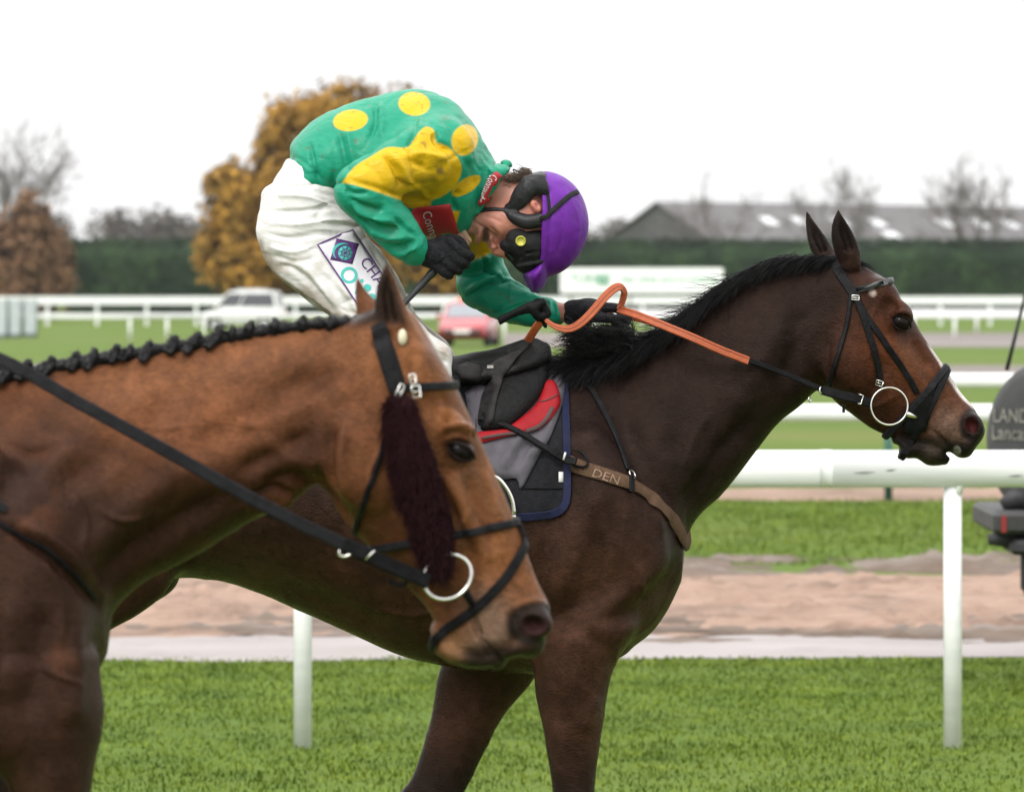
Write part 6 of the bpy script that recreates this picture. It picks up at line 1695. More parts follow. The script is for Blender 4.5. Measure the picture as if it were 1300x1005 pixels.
def torus(mb, c, r, tr, nrm=(0, 1, 0), n=40, sx=1.0, rot=0.0):
    nrm = Vector(nrm).normalized(); a = nrm.cross(Vector((0, 0, 1))); a.normalize(); b_ = nrm.cross(a)
    pts = []
    for i in range(n):
        g = 2 * math.pi * i / n; x, z = r * sx * math.cos(g), r * math.sin(g)
        x, z = x * math.cos(rot) - z * math.sin(rot), x * math.sin(rot) + z * math.cos(rot)
        pts.append(Vector(c) + a * x + b_ * z)
    V = []; F = []
    for i in range(n):
        t = (pts[(i + 1) % n] - pts[i - 1]).normalized(); o = nrm; q = t.cross(o).normalized()
        for k in range(8):
            g = 2 * math.pi * k / 8; V.append(pts[i] + o * math.cos(g) * tr + q * math.sin(g) * tr)
    for i in range(n):
        for k in range(8):
            F.append((i * 8 + k, ((i + 1) % n) * 8 + k, ((i + 1) % n) * 8 + (k + 1) % 8, i * 8 + (k + 1) % 8))
    mb.add(V, F)
def straps(name, m, bvh, pts, w, D, parent, th=.004, lift=.002, both=True, step=8):
    s_ = strap_px(bvh, pts, lift, step, D)
    mb = MB(); ribbon_into(mb, s_, w, th); o = mb.build(name, m, parent, False)
    if both:
        mb = MB(); ribbon_into(mb, mirror_strap(s_, D), w, th); mb.build(name, m, parent, False)
    return o
def buckle(bvh, u, v, D, w, h, rot, parent, name='buckle', m=None, lift=.008):
    p, n = cast(bvh, u, v, D); p = p + n * lift
    mb = MB(); c, s_ = math.cos(math.radians(rot)), math.sin(math.radians(rot))
    a = Vector((c, 0, s_)); b_ = Vector((-s_, 0, c))
    a = (a - n * a.dot(n)).normalized(); b_ = n.cross(a).normalized()
    k = [p + a * w + b_ * h, p - a * w + b_ * h, p - a * w - b_ * h, p + a * w - b_ * h]
    mb.tube(k + [k[0]], .0018, 6); mb.tube([p - a * w, p + a * w], .0014, 6)
    return mb.build(name, m or M_steel, parent, True)

br = empty('bridle', P(1110, 440, DF), 'black leather bridle with steel ring bit on the dark racehorse', 'bridle')
straps('headpiece', M_leather, BF, [(1060, 331), (1066, 347), (1076, 362), (1087, 378)], .026, DF, br)
straps('cheekpiece', M_leather, BF, [(1087, 378), (1096, 403), (1107, 437), (1113, 462), (1118, 488)], .017, DF, br, lift=.004)
straps('noseband_cheek', M_leather, BF, [(1088, 380), (1098, 399), (1116, 425), (1140, 458), (1155, 482), (1164, 499)], .016, DF, br)
straps('throatlash', M_leather, BF, [(1080, 374), (1078, 392), (1075, 414), (1065, 448), (1055, 482), (1050, 500)], .011, DF, br, lift=.003)
lp = loop_strap(BF, (1130, 356), (1046, 378), DF, .007, 64)
mid = P(1088, 371, DF)
arc = [q for q in lp if q[0].x > PX(1084, DF)]
arc.sort(key=lambda q: q[0].y)
mb = MB(); ribbon_into(mb, arc, .0145, .004); mb.build('browband', mat('brow_leather', (.05, .05, .055), rough=.4, var=.2, scale=60), br, True)
mb = MB(); ribbon_into(mb, loop_strap(BF, (1201, 466), (1128, 549), DF, .003, 56), .019, .008, True); mb.build('noseband', M_leather_dark, br, False)
mb = MB(); ribbon_into(mb, loop_strap(BF, (1198, 478), (1152, 566), DF, .004, 56), .018, .005, True); mb.build('flash_strap', M_leather, br, False)
Vp, Fp = sheet(BF, [(1154, 514), (1168, 500), (1187, 479), (1185, 505), (1180, 530), (1176, 546), (1160, 552), (1146, 548), (1148, 530)], .004, .006, 5, DF)
make_mesh('cheek_guard', Vp, Fp, M_leather, br); make_mesh('cheek_guard', flipY(Vp, DF), rev(Fp), M_leather, br)
for s in (-1, 1):
    q = P(1129, 515.5, DF - .098)
    if s > 0: q.y = 2 * DF - q.y
    mb = MB(); torus(mb, q, .047, .0026, (0.12, s, 0.05)); ring = mb.build('bit_ring', M_steel, br, True)
    mb = MB(); a = P(1148, 524, DF); b_ = P(1167, 531, DF); a.y = DF + s * .072; b_.y = DF + s * .050
    mb.tube([a, a + (b_ - a) * .4, b_], [.0075, .0065, .0035], 10); mb.build('mouthpiece', M_steel, ring, True)
buckle(BF, 1117, 485, DF, .009, .007, -15, br); buckle(BF, 1086, 379, DF, .009, .006, -5, br)

rn = empty('reins', P(900, 440, DF), 'orange rubber grip reins running from the bit to the jockey', 'reins')
def at(u, v, y): q = P(u, v, DF + y); return q
def free_strap(name, m, pts, w, th, parent, nrm=(0, -1, 0.15), step=6):
    R = smooth_pts(pts, step); q = []
    for u, v, y in R: q.append((at(u, v, y), Vector(nrm)))
    mb = MB(); ribbon_into(mb, q, w, th); return mb.build(name, m, parent, False)
free_strap('rein_grip', M_rubber, [(950, 458, -.115), (914, 444, -.128), (878, 428, -.130), (834, 410, -.112), (806, 399, -.075), (786, 393, -.035)], .0205, .004, rn, (0, -1, .35))
free_strap('rein_leather', M_leather, [(952, 458, -.113), (980, 468, -.105), (1010, 480, -.098), (1045, 495, -.096)], .013, .004, rn)
free_strap('rein_leather', M_leather, [(1044, 495, -.097), (1065, 501, -.100), (1085, 506, -.100), (1106, 512, -.094)], .024, .007, rn)
free_strap('rein_grip', M_rubber, [(950, 458, .115), (914, 444, .130), (878, 428, .132), (834, 410, .112), (806, 402, .10), (790, 400, .08)], .0245, .005, rn, (0, 1, .35))
free_strap('rein_leather', M_leather, [(952, 458, .113), (980, 468, .105), (1010, 480, .098), (1045, 495, .098), (1085, 506, .100), (1106, 512, .094)], .014, .004, rn, (0, 1, 0))
# loop of slack over the hand: a twisted strip
R = smooth_pts([(786, 393, -.035), (790, 382, -.034), (792, 371, -.040), (787, 364.5, -.055), (779, 367, -.072), (767, 378, -.088), (751, 397, -.100), (736, 411, -.106), (722, 417.5, -.106), (706, 415, -.100), (694, 407, -.09), (688, 398, -.08)], 7)
q = []
for i, (u, v, y) in enumerate(R):
    t = i / (len(R) - 1)
    n_ = Vector((0, -1, .2)) if t > .38 else Vector((.75 - t, -1, .2 + t))
    q.append((at(u, v, y), n_))
mb = MB(); ribbon_into(mb, q, [.016 + .006 * math.sin(math.pi * min(1, i / len(R) * 1.2)) - .008 * max(0, i / len(R) - .75) * 4 for i in range(len(R))], .004); mb.build('rein_grip', M_rubber, rn, False)
mb = MB(); ribbon_into(mb, [(p + n_.normalized() * .0042, n_) for p, n_ in q], .0022, .0008); mb.build('rein_stitching', mat('rein_stitch', (.22, .045, .014), rough=.7), rn)
R2 = smooth_pts([(950, 458, -.115), (914, 444, -.128), (878, 428, -.130), (834, 410, -.112), (806, 399, -.075), (786, 393, -.035)], 6)
for off in (-.005, .005):
    mb = MB(); ribbon_into(mb, [(at(u, v, y) + Vector((0, -.0046, off + .0016)), Vector((0, -1, .35))) for u, v, y in R2], .0016, .0008); mb.build('rein_stitching', bpy.data.materials['rein_stitch'], rn)
free_strap('rein_grip', M_rubber, [(690, 404, -.085), (681, 415, -.07), (670, 432, -.04)], .021, .005, rn, (.3, -1, 0))
free_strap('rein_grip', mat('far_rein', (.10, .025, .012), rough=.6), [(748, 410, .09), (735, 428, .10), (717, 450, .06)], .014, .004, rn)
KN = Field(axis(jx(622), jx(704), .0032), axis(-.13, -.03, .004), axis(jz(425), jz(366), .0032), DF)
KN.chain([(688, 386, -.085, .013), (694, 398, -.082, .012), (684, 402, -.088, .012), (679, 392, -.092, .012), (688, 384, -.09, .012)], k=.004, m=3)
KN.chain([(690, 404, -.085, .008), (692, 414, -.082, .006)], k=.004)
KN.tube([(682, 378, 684, 398, .005, .007, .005, -.09), (668, 384, 671, 398, .005, .007, .005, -.092), (650, 393, 653, 403, .004, .006, .004, -.094), (631, 402, 635, 413, .004, .006, .004, -.096)], k=.006, cap=.2)
V, Q = KN.mesh(1); make_mesh('knotted_end', V, Q, M_leather, rn)
for u, v in ((1043, 496), (1028, 507)):
    mb = MB(); torus(mb, at(u, v, -.102), .010 if u > 1035 else .006, .0018, (1, -1, .2), 20, .7); mb.build('rein_ring', M_steel, rn, True)
mb = MB(); k = [at(1090, 500, -.112), at(1096, 502, -.112), at(1093, 513, -.112), at(1089, 512, -.112)]; mb.tube(k, .0016, 6); mb.build('buckle', M_steel, rn, True)
mb = MB(); mb.box(at(1071, 518, -.10), (.007, .006, .022)); mb.build('keeper', M_leather, rn)

# ---- saddle cloth, weight cloth, saddle
sc_ = empty('saddle_cloth', P(640, 560, DF), 'black quilted saddle cloth with navy binding under the saddle', 'saddle cloth')
cl = smooth_pts([(700, 449), (712, 456), (719, 480), (722, 520), (723, 580), (723, 625), (719, 645), (706, 655), (680, 659), (650, 660)], 5).tolist() + [(560, 655), (505, 640), (495, 560), (500, 480)]
Vp, Fp = sheet(BF, cl, .003, .008, 8, DF)
make_mesh('quilt', Vp, Fp, M_blackcloth, sc_); make_mesh('quilt', flipY(Vp, DF), rev(Fp), M_blackcloth, sc_)
cw = bvh_of((Vp, [f for f in Fp if len(f) == 3])) if all(len(f) >= 3 for f in Fp) else BF
for nm, pts, w in (('binding', [(707, 452), (713, 470), (717, 500), (718.5, 540), (719.5, 580), (720, 620), (717, 641), (705, 651), (680, 655), (650, 656.5), (600, 656)], .020), ('seam', [(663, 620), (690, 620), (715, 620)], .002)):
    straps(nm, M_navy if nm == 'binding' else M_leather, cw, pts, w, DF, sc_, .003, .001)
Vp2, Fp2 = sheet(cw, [(709, 599), (715, 599), (715, 612), (709, 612)], .002, .001, 5, DF); tg = make_mesh('label_tag', Vp2, Fp2, M_white_print, sc_)
wc = empty('weight_cloth', P(670, 540, DF), 'grey nylon weight cloth with red padded edge under the saddle', 'weight cloth')
def folds(px, dd):
    f = np.zeros(len(px))
    for pts, w, a in (([(640, 590), (650, 570), (665, 555)], 5, .012), ([(622, 585), (632, 565)], 6, -.004), ([(660, 600), (668, 585), (690, 560)], 5, .008), ([(655, 590), (660, 575), (672, 566)], 4, -.008), ([(700, 540), (706, 500)], 5, .006), ([(672, 578), (686, 574)], 3, .010)):
        d, t = seg_dist(px, pts); f += a * np.exp(-(d / w) ** 2)
    return f
Vp, Fp = sheet(cw, smooth_pts([(712, 456), (717, 480), (714, 510), (707, 535), (697, 559), (687, 575), (675, 596), (661, 621), (655, 608), (634, 608), (615, 585), (600, 560)], 3).tolist() + [(590, 500), (640, 462), (690, 448)], .004, .006, 6, DF, folds)
make_mesh('cloth', Vp, Fp, M_greycloth, wc); make_mesh('cloth', flipY(Vp, DF), rev(Fp), M_greycloth, wc)
BW = bvh_of((np.array(Vp), [f for f in Fp if len(f) == 3]))
crescent = smooth_pts([(690, 484), (703, 485), (709, 498), (710, 515), (700, 532), (686, 545), (668, 551), (640, 556), (612, 563), (600, 566), (598, 552), (612, 549), (640, 545), (668, 526), (684, 508), (690, 484)], 4)[:-1].tolist()
Vp, Fp = sheet(BW, crescent, .004, .010, 5, DF, None, 3, .25)
o = make_mesh('red_pad', Vp, Fp, M_redpad, wc); make_mesh('red_pad', flipY(Vp, DF), rev(Fp), M_redpad, wc)
BRp = bvh_of((np.array(Vp), [f for f in Fp if len(f) == 3]))
for pts, w in (([(701, 517), (695, 529), (684, 541), (668, 547)], .010), ([(685, 510), (697, 507), (708, 501)], .003), ([(612, 556), (640, 551), (668, 549)], .007)):
    mb = MB(); ribbon_into(mb, strap_px(BRp, pts, .0005, 8, DF), w, .002); mb.build('pad_trim', mat('pad_trim', (.06, .035, .035), rough=.8), wc, True)
sd_ = empty('saddle', P(640, 480, DF), 'small black leather racing saddle on the racehorse', 'saddle')
Vp, Fp = sheet(BW, smooth_pts([(686, 436), (697, 455), (697, 478), (690, 494), (681, 510), (667, 525), (645, 543), (628, 546), (610, 546), (614, 520), (626, 490), (640, 462), (655, 442), (672, 433)], 3).tolist(), .006, .016, 6, DF, lambda px, dd: .014 * np.clip(dd / 25, 0, 1), 4)
make_mesh('flap', Vp, Fp, M_saddle, sd_); make_mesh('flap', flipY(Vp, DF), rev(Fp), M_saddle, sd_)
BS = bvh_of((np.array(Vp), [f for f in Fp if len(f) == 3]))
SE = Field(axis(jx(470), jx(705), .007), axis(-.2, .2, .008), axis(jz(505), jz(418), .005), DF)
SE.tube([(486, 452, 490, 485, .06, .13, .14), (530, 448, 530, 492, .08, .15, .17), (572, 452, 575, 492, .07, .13, .175), (600, 447, 605, 490, .05, .11, .17), (625, 443, 630, 486, .045, .09, .165), (650, 435, 655, 480, .05, .10, .17), (675, 428, 680, 470, .04, .085, .14), (692, 434, 694, 464, .03, .06, .10)], k=.02, p=2.3, cap=.5)
V, Q = SE.mesh(2); V = sculpt(V, Q, DF, [([(575, 462), (610, 455), (650, 448)], 3, -.005), ([(655, 436), (662, 452), (655, 475)], 3, .005), ([(640, 436), (646, 452)], 3, -.005)], both=True)
make_mesh('seat', V, Q, M_saddle, sd_)
BSE = bvh_of((V, Q), (np.array(Vp), [f for f in Fp if len(f) == 3]), (VF, QF))
for nm, poly, lf, tk, m in (('skirt', [(578, 470), (592, 462), (608, 466), (613, 478), (606, 485), (584, 482)], .006, .008, M_skirt), ('stirrup_leather', [(612, 470), (640, 455), (672, 440), (660, 452), (642, 475), (632, 505), (624, 545), (604, 546), (600, 515), (606, 490)], .005, .006, M_skirt)):
    a_, b_ = sheet(BSE, poly, lf, tk, 5, DF, None, 4); make_mesh(nm, a_, b_, m, sd_); make_mesh(nm, flipY(a_, DF), rev(b_), m, sd_)
mb = MB(); p, n_ = cast(BSE, 622, 470, DF); mb.box(p + n_ * .012, (.016, .006, .008)); mb.build('buckle', M_steel, sd_)
BALL = bvh_of((np.array(Vp), [f for f in Fp if len(f) == 3]), (VF, QF))
bl = strap_px(bvh_of((VF, QF)), [(606, 541), (640, 550), (680, 570), (712, 583), (738, 592)], .034, 8, DF)
mb = MB(); ribbon_into(mb, bl, [.016] * (len(bl) - 12) + [.020] * 12, .006); mb.build('girth_strap', M_leather, sd_, False)
lo_ = strap_px(BF, [(734, 572), (742, 578), (747, 590), (742, 595), (730, 592)], .012, 6, DF); mb = MB(); ribbon_into(mb, lo_, .006, .004); mb.build('strap_loop', M_leather, sd_, True)
mb = MB(); p, n_ = cast(BF, 717, 579.5, DF); p = p + n_ * .042; mb.tube([p + Vector((-.002, 0, -.009)), p + Vector((.003, 0, .010))], .0028, 6); mb.build('keeper', M_white_print, sd_, True)
# stirrup iron
for s in (-1, 1):
    mb = MB(); q = [at(u, v, s * .285) for u, v in smooth_pts([(602, 652), (600, 625), (614, 606), (630, 606), (642, 618), (650, 634), (653, 652)], 5)]
    mb.tube(q, [.006] * len(q), 8); mb.tube([at(600, 656, s * .285), at(655, 656, s * .285)], .008, 8)
    st_ = mb.build('stirrup_iron', M_steel, None, True)
    tag(st_, 'steel stirrup iron beside the navy bound saddle cloth' if s < 0 else 'steel stirrup iron on the far side of the racehorse', 'stirrup')

bg = empty('breast_girth', P(800, 640, DF), 'brown webbing breast girth round the chest of the racehorse', 'breast girth')
gs = strap_px(BF, [(700, 577), (738, 594), (765, 603), (797, 614), (822, 629), (842, 647), (858, 667), (869, 690)], .004, 10, DF)
mg = mirror_strap(gs, DF)
a_, b_ = gs[-1], mg[-1]
fr = []
for t in np.linspace(0, 1, 9)[1:-1]:
    q = a_[0] * (1 - t) + b_[0] * t; q.x += .05 * math.sin(math.pi * t)
    loc, nr, _, _ = BF.find_nearest(q); fr.append((loc + (q - loc).normalized() * .005, Vector((1, (t - .5), 0.1)).normalized()))
mb = MB(); ribbon_into(mb, gs + fr + mg[::-1], .037, .004); wb_ = mb.build('webbing', M_web, bg, True)
Lv, Lf = letters_on(BF, "DEN", (751, 606), (16.0, 5.6), (5.0, -14.5), .0098); tag(make_mesh('lettering', Lv, Lf, mat('faded_print', (.17, .105, .07), rough=.8, var=.4, scale=120), wb_, False), kind='stuff')
straps('neck_strap', M_leather_dark, BF, [(700, 436), (714, 444), (737, 476), (757, 505), (775, 540), (787, 570), (796, 597)], .0135, DF, bg, .004, .003)
mb = MB(); p, n_ = cast(BF, 799, 604, DF); torus(mb, p + n_ * .010, .011, .0022, n_, 24); mb.build('ring', M_steel, bg, True)
straps('strap_keeper', M_leather, BF, [(798, 606), (799, 614), (799, 626)], .016, DF, bg, .004, .009)

# ---- mane of the racehorse: long loose hair
def strands(name, mat_, parent, n, rootfn, seed, r0=.0011, segs=6, sides=3):
    rg = np.random.default_rng(seed); VV = []; FF = []; k = 0
    for i in range(n):
        pts = rootfn(rg, i)
        pts = [Vector(p) for p in pts]; m = len(pts)
        for j, p in enumerate(pts):
            r = r0 * (1 - .8 * j / (m - 1)) * 1.0
            t = (pts[min(j + 1, m - 1)] - pts[max(j - 1, 0)]).normalized(); a = t.cross(Vector((0.3, 1, 0.2))).normalized(); b2 = t.cross(a)
            for s in range(sides):
                g = 2 * math.pi * s / sides; VV.append(p + a * (r * math.cos(g)) + b2 * (r * math.sin(g)))
        for j in range(m - 1):
            for s in range(sides):
                s2 = (s + 1) % sides; FF.append((k + j * sides + s, k + j * sides + s2, k + (j + 1) * sides + s2, k + (j + 1) * sides + s))
        k += m * sides
    o = make_mesh(name, np.array([tuple(v) for v in VV]), np.array(FF, np.int32), mat_, parent, True)
    return o
crest = smooth_pts([(1066, 330), (1040, 328), (1000, 328), (965, 338), (935, 354), (905, 378), (880, 399), (850, 418), (820, 434), (790, 448), (755, 458), (725, 462)], 10)
def surf(p, side):
    """keep a hair point just outside the horse"""
    loc, nr, _, d = BF.find_nearest(p)
    if loc is None: return p
    if (p - loc).dot(nr) < .003: return loc + nr * (.003 + random.random() * .008)
    return p
def mane_root(rg, i):
    t = rg.beta(1.15, .85); f = t * (len(crest) - 1); a = int(f); f -= a
    u, v = crest[a] * (1 - f) + crest[min(a + 1, len(crest) - 1)] * f
    L = np.interp(t, [0, .15, .4, .6, .8, 1], [.05, .085, .105, .115, .135, .12]) * rg.uniform(.55, 1.15)
    p = P(u, v, DF) + Vector((rg.normal(0, .004), rg.normal(-.004, .014), rg.normal(0, .004)))
    wild = rg.random() < np.interp(t, [0, .3, .6, 1], [.0, .01, .10, .20])
    up = rg.uniform(.25, .75) if wild else rg.uniform(.0, .16) * np.interp(t, [0, .5, 1], [.3, .7, 1.2])
    d = Vector((-.9 + rg.normal(0, .14), -.38 + rg.normal(0, .18), np.interp(t, [0, .3, .6, 1], [-.16, -.42, -.42, -.25]) + up * .8 + rg.normal(0, .1))).normalized()
    g = Vector((-.10, -.16, -.62 if not wild else -.25)); pts = [p]
    cl = Vector((math.sin(u * .35) * .3, 0, math.cos(u * .5) * .25))
    for s in range(6):
        d = (d + (g + cl * .4) * .20 + Vector(rg.normal(0, .07, 3))).normalized()
        q = pts[-1] + d * (L / 6)
        if not wild: q = surf(q, -1)
        pts.append(q)
    return pts
strands('mane', M_hair, horse_far, 7000, mane_root, 11, .0013)
def forelock(rg, i):
    p = P(1062 + rg.uniform(0, 26), 330 + rg.uniform(0, 8), DF) + Vector((0, rg.normal(0, .018), 0)); pts = [p]; d = Vector((.8, rg.normal(-.1, .2), .05)); L = rg.uniform(.03, .07)
    for s in range(5):
        d = (d + Vector((.02, 0, -.18)) + Vector(rg.normal(0, .06, 3))).normalized(); pts.append(surf(pts[-1] + d * L / 5, -1))
    return pts
strands('forelock', M_hair, horse_far, 140, forelock, 12, .0010)
# withers tuft lifted by the hand
def tuft(rg, i):
    u, v = rg.uniform(728, 806), rg.uniform(420, 452)
    p = P(u, v, DF) + Vector((0, rg.normal(-.01, .03), 0)); pts = [p]; L = rg.uniform(.035, .075)
    d = Vector((rg.normal(-.25, .6), rg.normal(-.25, .3), 1.0)).normalized()
    for s in range(6):
        d = (d + Vector((-.22, -.06, -.20)) + Vector(rg.normal(0, .13, 3))).normalized(); pts.append(pts[-1] + d * L / 6)
    return pts
strands('mane_tuft', M_hair, horse_far, 1700, tuft, 13, .0012)

# ------------------------------------------------------------------ tack and plaits of the near horse
bn = empty('bridle', P(560, 600, DN), 'black leather bridle with woolly cheekpieces on the light bay horse', 'bridle')
straps('headpiece', M_leather_dark, BN, [(480, 412), (488, 436), (497, 462), (505, 490)], .027, DN, bn)
straps('headpiece_layer', M_leather, BN, [(482, 420), (490, 452), (504, 498)], .030, DN, bn, .004, .006)
lp = loop_strap(BN, (585, 488), (470, 492), DN, .003, 64)
arc = [q for q in lp if q[0].x > PX(508, DN)]; arc.sort(key=lambda q: q[0].y)
mb = MB(); ribbon_into(mb, arc, .0145, .005); mb.build('browband', M_leather_dark, bn, False)
straps('throatlash', M_leather, BN, [(506, 496), (496, 532), (484, 572), (470, 615), (457, 655), (452, 676)], .0105, DN, bn, .004, .003)
straps('noseband_cheek', M_leather, BN, [(514, 506), (530, 540), (549, 590), (564, 640), (574, 678)], .014, DN, bn)
straps('cheekpiece', M_leather, BN, [(510, 500), (520, 560), (538, 630), (554, 690), (566, 712)], .017, DN, bn, .004, .004)
mb = MB(); ribbon_into(mb, loop_strap(BN, (661, 661), (500, 692), DN, .003, 60), .0145, .006, True); mb.build('noseband', M_leather_dark, bn, False)
fs = strap_px(BN, [(663, 664), (666, 684), (654, 714), (634, 742), (608, 769), (580, 790), (558, 806), (550, 822)], .004, 8, DN)
for q in (fs, mirror_strap(fs, DN)):
    mb = MB(); ribbon_into(mb, q, .0165, .005); mb.build('flash_strap', M_leather, bn, False)
for s in (-1, 1):
    p = P(568, 732, DN - .088)
    if s > 0: p.y = 2 * DN - p.y
    mb = MB(); torus(mb, p, .037, .0036, (.15, s, .1), 44, 1.18, .55); rg_ = mb.build('bit_ring', M_steel, bn, True)
    mb = MB(); a = P(590, 745, DN); b_ = P(604, 772, DN); a.y = DN + s * .075; b_.y = DN + s * .052
    mb.tube([a, a + (b_ - a) * .5, b_], [.008, .0065, .004], 10); mb.build('mouthpiece', M_leather, rg_, True)
buckle(BN, 526, 497, DN, .007, .010, 10, bn, lift=.014); buckle(BN, 524, 482, DN, .005, .008, 10, bn, lift=.014); buckle(BN, 506, 498, DN, .004, .013, -25, bn, lift=.012); buckle(BN, 500, 512, DN, .004, .003, 20, bn, lift=.012)
p, n_ = cast(BN, 511, 428, DN)
mb = MB(); mb.lathe([(.0001, -.004), (.010, -.003), (.0125, 0), (.010, .003), (.0001, .004)], (p.x, p.y - .006, p.z), 'y', 18); mb.v = [(p.x + (x - p.x) * .62, y, p.z + (z - p.z) * 1.15) for x, y, z in mb.v]; mb.build('ear_plug', mat('pale_plug', (.55, .50, .36), rough=.7), bn, True)
# woolly cheekpieces
M_wool = mat('maroon_wool', (.022, .0065, .0085), rough=.95, var=.6, scale=140, bump=.6, bscale=200, spec=.1)
WL = Field(axis(nxp(470), nxp(590), .0045), axis(-.17, -.03, .0045), axis(nzp(745), nzp(495), .0045), DN)
wsp = [(492, 510, 526, 513, -.104, .020), (495, 545, 533, 541, -.110, .023), (503, 590, 545, 583, -.108, .024), (516, 635, 558, 624, -.100, .024), (530, 675, 566, 666, -.090, .023), (541, 704, 568, 700, -.080, .020), (547, 722, 564, 720, -.074, .016)]
WL.tube([(a, b, c, d, w * .7, w, w * .7, y) for a, b, c, d, y, w in wsp], k=0, p=2.1, cap=.5)
V, Q = WL.mesh(1); Nn = normals(V, Q); V += Nn * (vnoise(V, 70, 81, 2) * .006 + vnoise(V * np.array([1, 1, .4]), 40, 82, 2) * .004)[:, None]
cp = make_mesh('wool_cheekpiece', V, Q, M_wool, bn); cp2 = make_mesh('wool_cheekpiece', flipY(V, DN), Q[:, ::-1], M_wool, bn)
Vw, Nw = V.copy(), normals(V, Q)
def wool(rg, i):
    j = rg.integers(len(Vw)); p = Vector(Vw[j]); d = (Vector(Nw[j]) + Vector(rg.normal(0, .45, 3)) + Vector((.1, 0, -.5))).normalized(); L = rg.uniform(.006, .022)
    return [p, p + d * L * .5, p + d * L * .75 + Vector((0, 0, -.004)) + Vector(rg.normal(0, .002, 3)), p + d * L + Vector((0, 0, -.012)) + Vector(rg.normal(0, .003, 3))]
strands('wool_fibres', M_wool, cp, 7000, wool, 21, .0010)

rn2 = empty('reins', P(300, 620, DN), 'long black leather rein across the neck of the light bay horse', 'reins')
def an(u, v, y): return P(u, v, DN + y)
def free_n(name, m, pts, w, th, parent, nrm=(0, -1, .1), step=6):
    R = smooth_pts(pts, step); mb = MB(); ribbon_into(mb, [(an(u, v, y), Vector(nrm)) for u, v, y in R], w, th); return mb.build(name, m, parent, False)
free_n('rein_leather', M_leather_dark, [(-150, 470, .06), (-80, 440, -.04), (0, 456, -.13), (100, 511, -.155), (200, 566, -.155), (300, 622, -.150), (380, 664, -.145), (440, 692, -.135)], .0225, .005, rn2)
free_n('rein_leather', M_leather, [(436, 690, -.137), (470, 706, -.130), (510, 724, -.118), (543, 738, -.105)], .026, .008, rn2)
free_n('rein_leather', M_leather_dark, [(-150, 470, .06), (-80, 450, .12), (0, 470, .16), (100, 520, .17), (200, 572, .165), (300, 626, .155), (440, 692, .135), (543, 738, .105)], .0225, .005, rn2, (0, 1, .1))
mb = MB(); mb.tube([an(463, 711, -.144), an(470, 704, -.145), an(476, 698, -.144)], .0022, 6); mb.build('keeper', M_steel, rn2, True)
mb = MB(); mb.tube([an(u, v, -.14) for u, v in smooth_pts([(431, 698), (431, 704), (438, 706), (445, 703)], 4)], .0026, 6); mb.build('hook', M_steel, rn2, True)
mb = MB(); mb.tube([an(u, v, -.105) for u, v in smooth_pts([(494, 734), (500, 741), (510, 742), (517, 738)], 4)], .005, 6); mb.build('strap_end', M_leather, rn2, True)
bp_ = empty('breastplate', P(40, 690, DN), 'thin dark breastplate strap across the shoulder of the light bay horse', 'breastplate')
straps('strap', M_leather, BN, [(-60, 628), (0, 664), (32, 682), (62, 698), (96, 730), (120, 760)], .0085, DN, bp_, .003, .002)
straps('upper_strap', M_leather_dark, BN, [(-80, 590), (-30, 622), (8, 648)], .014, DN, bp_, .003, .002)
# plaits along the crest
ncrest = smooth_pts([(470, 410), (452, 410), (400, 413), (320, 424), (230, 440), (135, 456), (50, 471), (0, 479), (-40, 484)], 12)
def short_mane(rg, i):
    t = rg.random(); f = t * (len(ncrest) - 1); a = int(f); f -= a
    u, v = ncrest[a] * (1 - f) + ncrest[min(a + 1, len(ncrest) - 1)] * f
    p = P(u, v + 3, DN) + Vector((0, rg.normal(0, .008), 0)); d = Vector((rg.normal(-.5, .4), rg.normal(-.2, .4), rg.uniform(.5, 1))).normalized(); L = rg.uniform(.006, .016)
    return [p, p + d * L * .5, p + d * L + Vector((-.003, 0, -.002))]
strands('mane', M_hair, horse_near, 2600, short_mane, 31, .0012)
mb = MB()
R = [P(u, v - 1, DN) for u, v in ncrest]; mb.tube(R, [.012 + .003 * math.sin(i * 1.7) for i in range(len(R))], 8); mb.build('mane_base', M_hair, horse_near, True)
rp = random.Random(4)
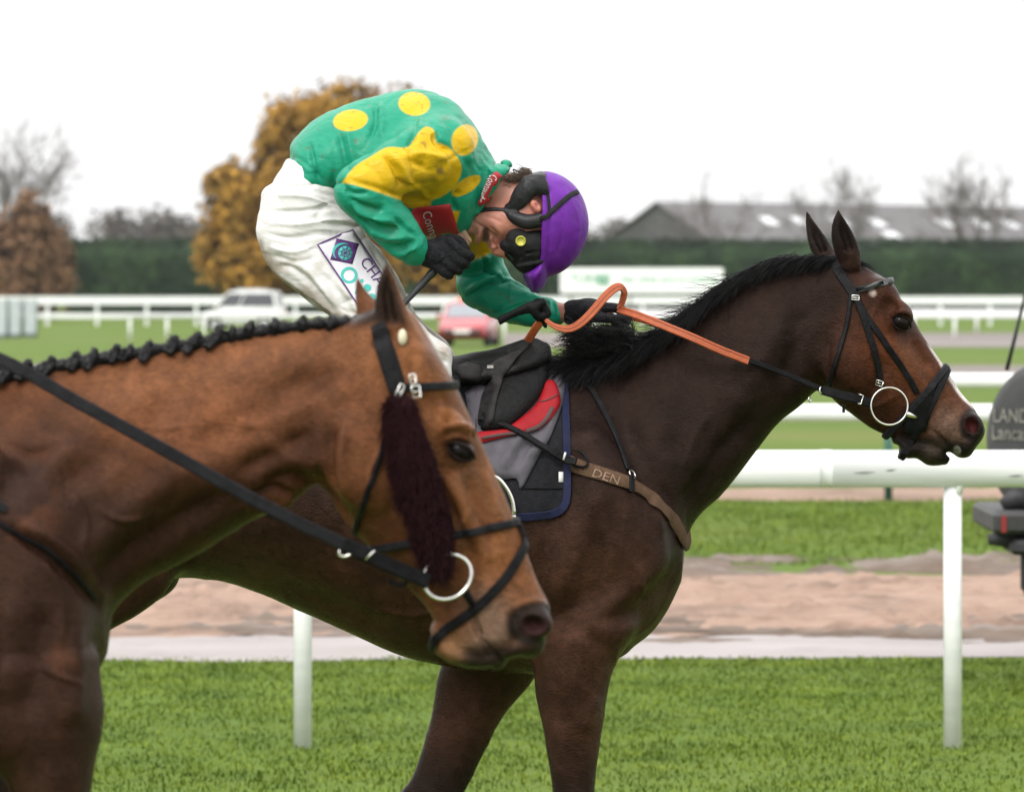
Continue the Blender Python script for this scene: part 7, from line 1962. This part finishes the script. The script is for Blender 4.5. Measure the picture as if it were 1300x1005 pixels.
for i, (u, v, sz) in enumerate(((420, 407, .75), (385, 406, .8), (350, 410, .9), (318, 414, .95), (296, 419, .7), (279, 422, 1.05), (251, 428, 1.0), (222, 433, 1.1), (190, 439, 1.0), (166, 442, .8), (148, 444, 1.05), (120, 449, 1.0), (97, 454, 1.1), (66, 459, 1.0), (36, 463, 1.05), (12, 467, 1.0), (-20, 473, 1.0))):
    sz *= .84
    K = Field(axis(nxp(u - 34), nxp(u + 24), .0030), axis(-.05, .03, .0036), axis(nzp(v + 36), nzp(v - 16), .0030), DN)
    K.ell(u, v - 1, -.004, .0100 * sz, .0120 * sz, .012 * sz, rot=rp.uniform(-40, 40), k=.003)
    n_l = 1 if i < 5 else rp.choice((3, 4, 4))
    ca = rp.uniform(.35, .8)
    for j in range(n_l):      # twisted strands hanging back from the knot
        for h in (0, 1):
            K.ell(u - 5.0 * (j + 1) * ca + (3 if h else -3), v + 4.5 * (j + .8) + (2 if h else -1), -.010 - .004 * j, .0095 * sz * (1 - .08 * j), .0052 * sz, .0070, rot=(38 if h else -32) + rp.uniform(-12, 12), k=.0015)
    K.chain([(u, v + 4, -.003, .007), (u - 2, v + 12, -.006, .008)], k=.006)
    V, Q = K.mesh(1); Nn = normals(V, Q); V += Nn * (vnoise(V * np.array([1, 1, 1]), 160, 90 + i, 2) * .0026)[:, None]
    pl = make_mesh('mane_plait', V, Q, M_hair, horse_near)
    Vk, Nk = V, Nn
    def wisp(rg, i_):
        j = rg.integers(len(Vk)); p = Vector(Vk[j]); d = (Vector(Nk[j]) * .8 + Vector(rg.normal(0, .5, 3)) + Vector((-.4, 0, .1))).normalized(); L = rg.uniform(.004, .011)
        return [p, p + d * L * .5, p + d * L * .8 + Vector((0, 0, -.002)), p + d * L + Vector((-.001, 0, -.005))]
    strands('stray_hair', M_hair, pl, 26, wisp, 200 + i, .0006)
# ------------------------------------------------------------------ damp air: far things pale slightly
hz_m = bpy.data.materials.new('damp_air'); hz_m.use_nodes = True
hn = hz_m.node_tree; hn.nodes.clear()
ho = hn.nodes.new('ShaderNodeOutputMaterial'); hv = hn.nodes.new('ShaderNodeVolumePrincipled')
hv.inputs['Color'].default_value = (.97, .98, 1.0, 1); hv.inputs['Density'].default_value = 0.00009; hv.inputs['Anisotropy'].default_value = 0.2
hn.links.new(hv.outputs['Volume'], ho.inputs['Volume'])
mb = MB(); mb.box((0, 350, 14), (260, 730, 30)); hb = mb.build('haze', hz_m)
tag(hb, 'thin damp haze over the whole racecourse', 'haze', kind='stuff')
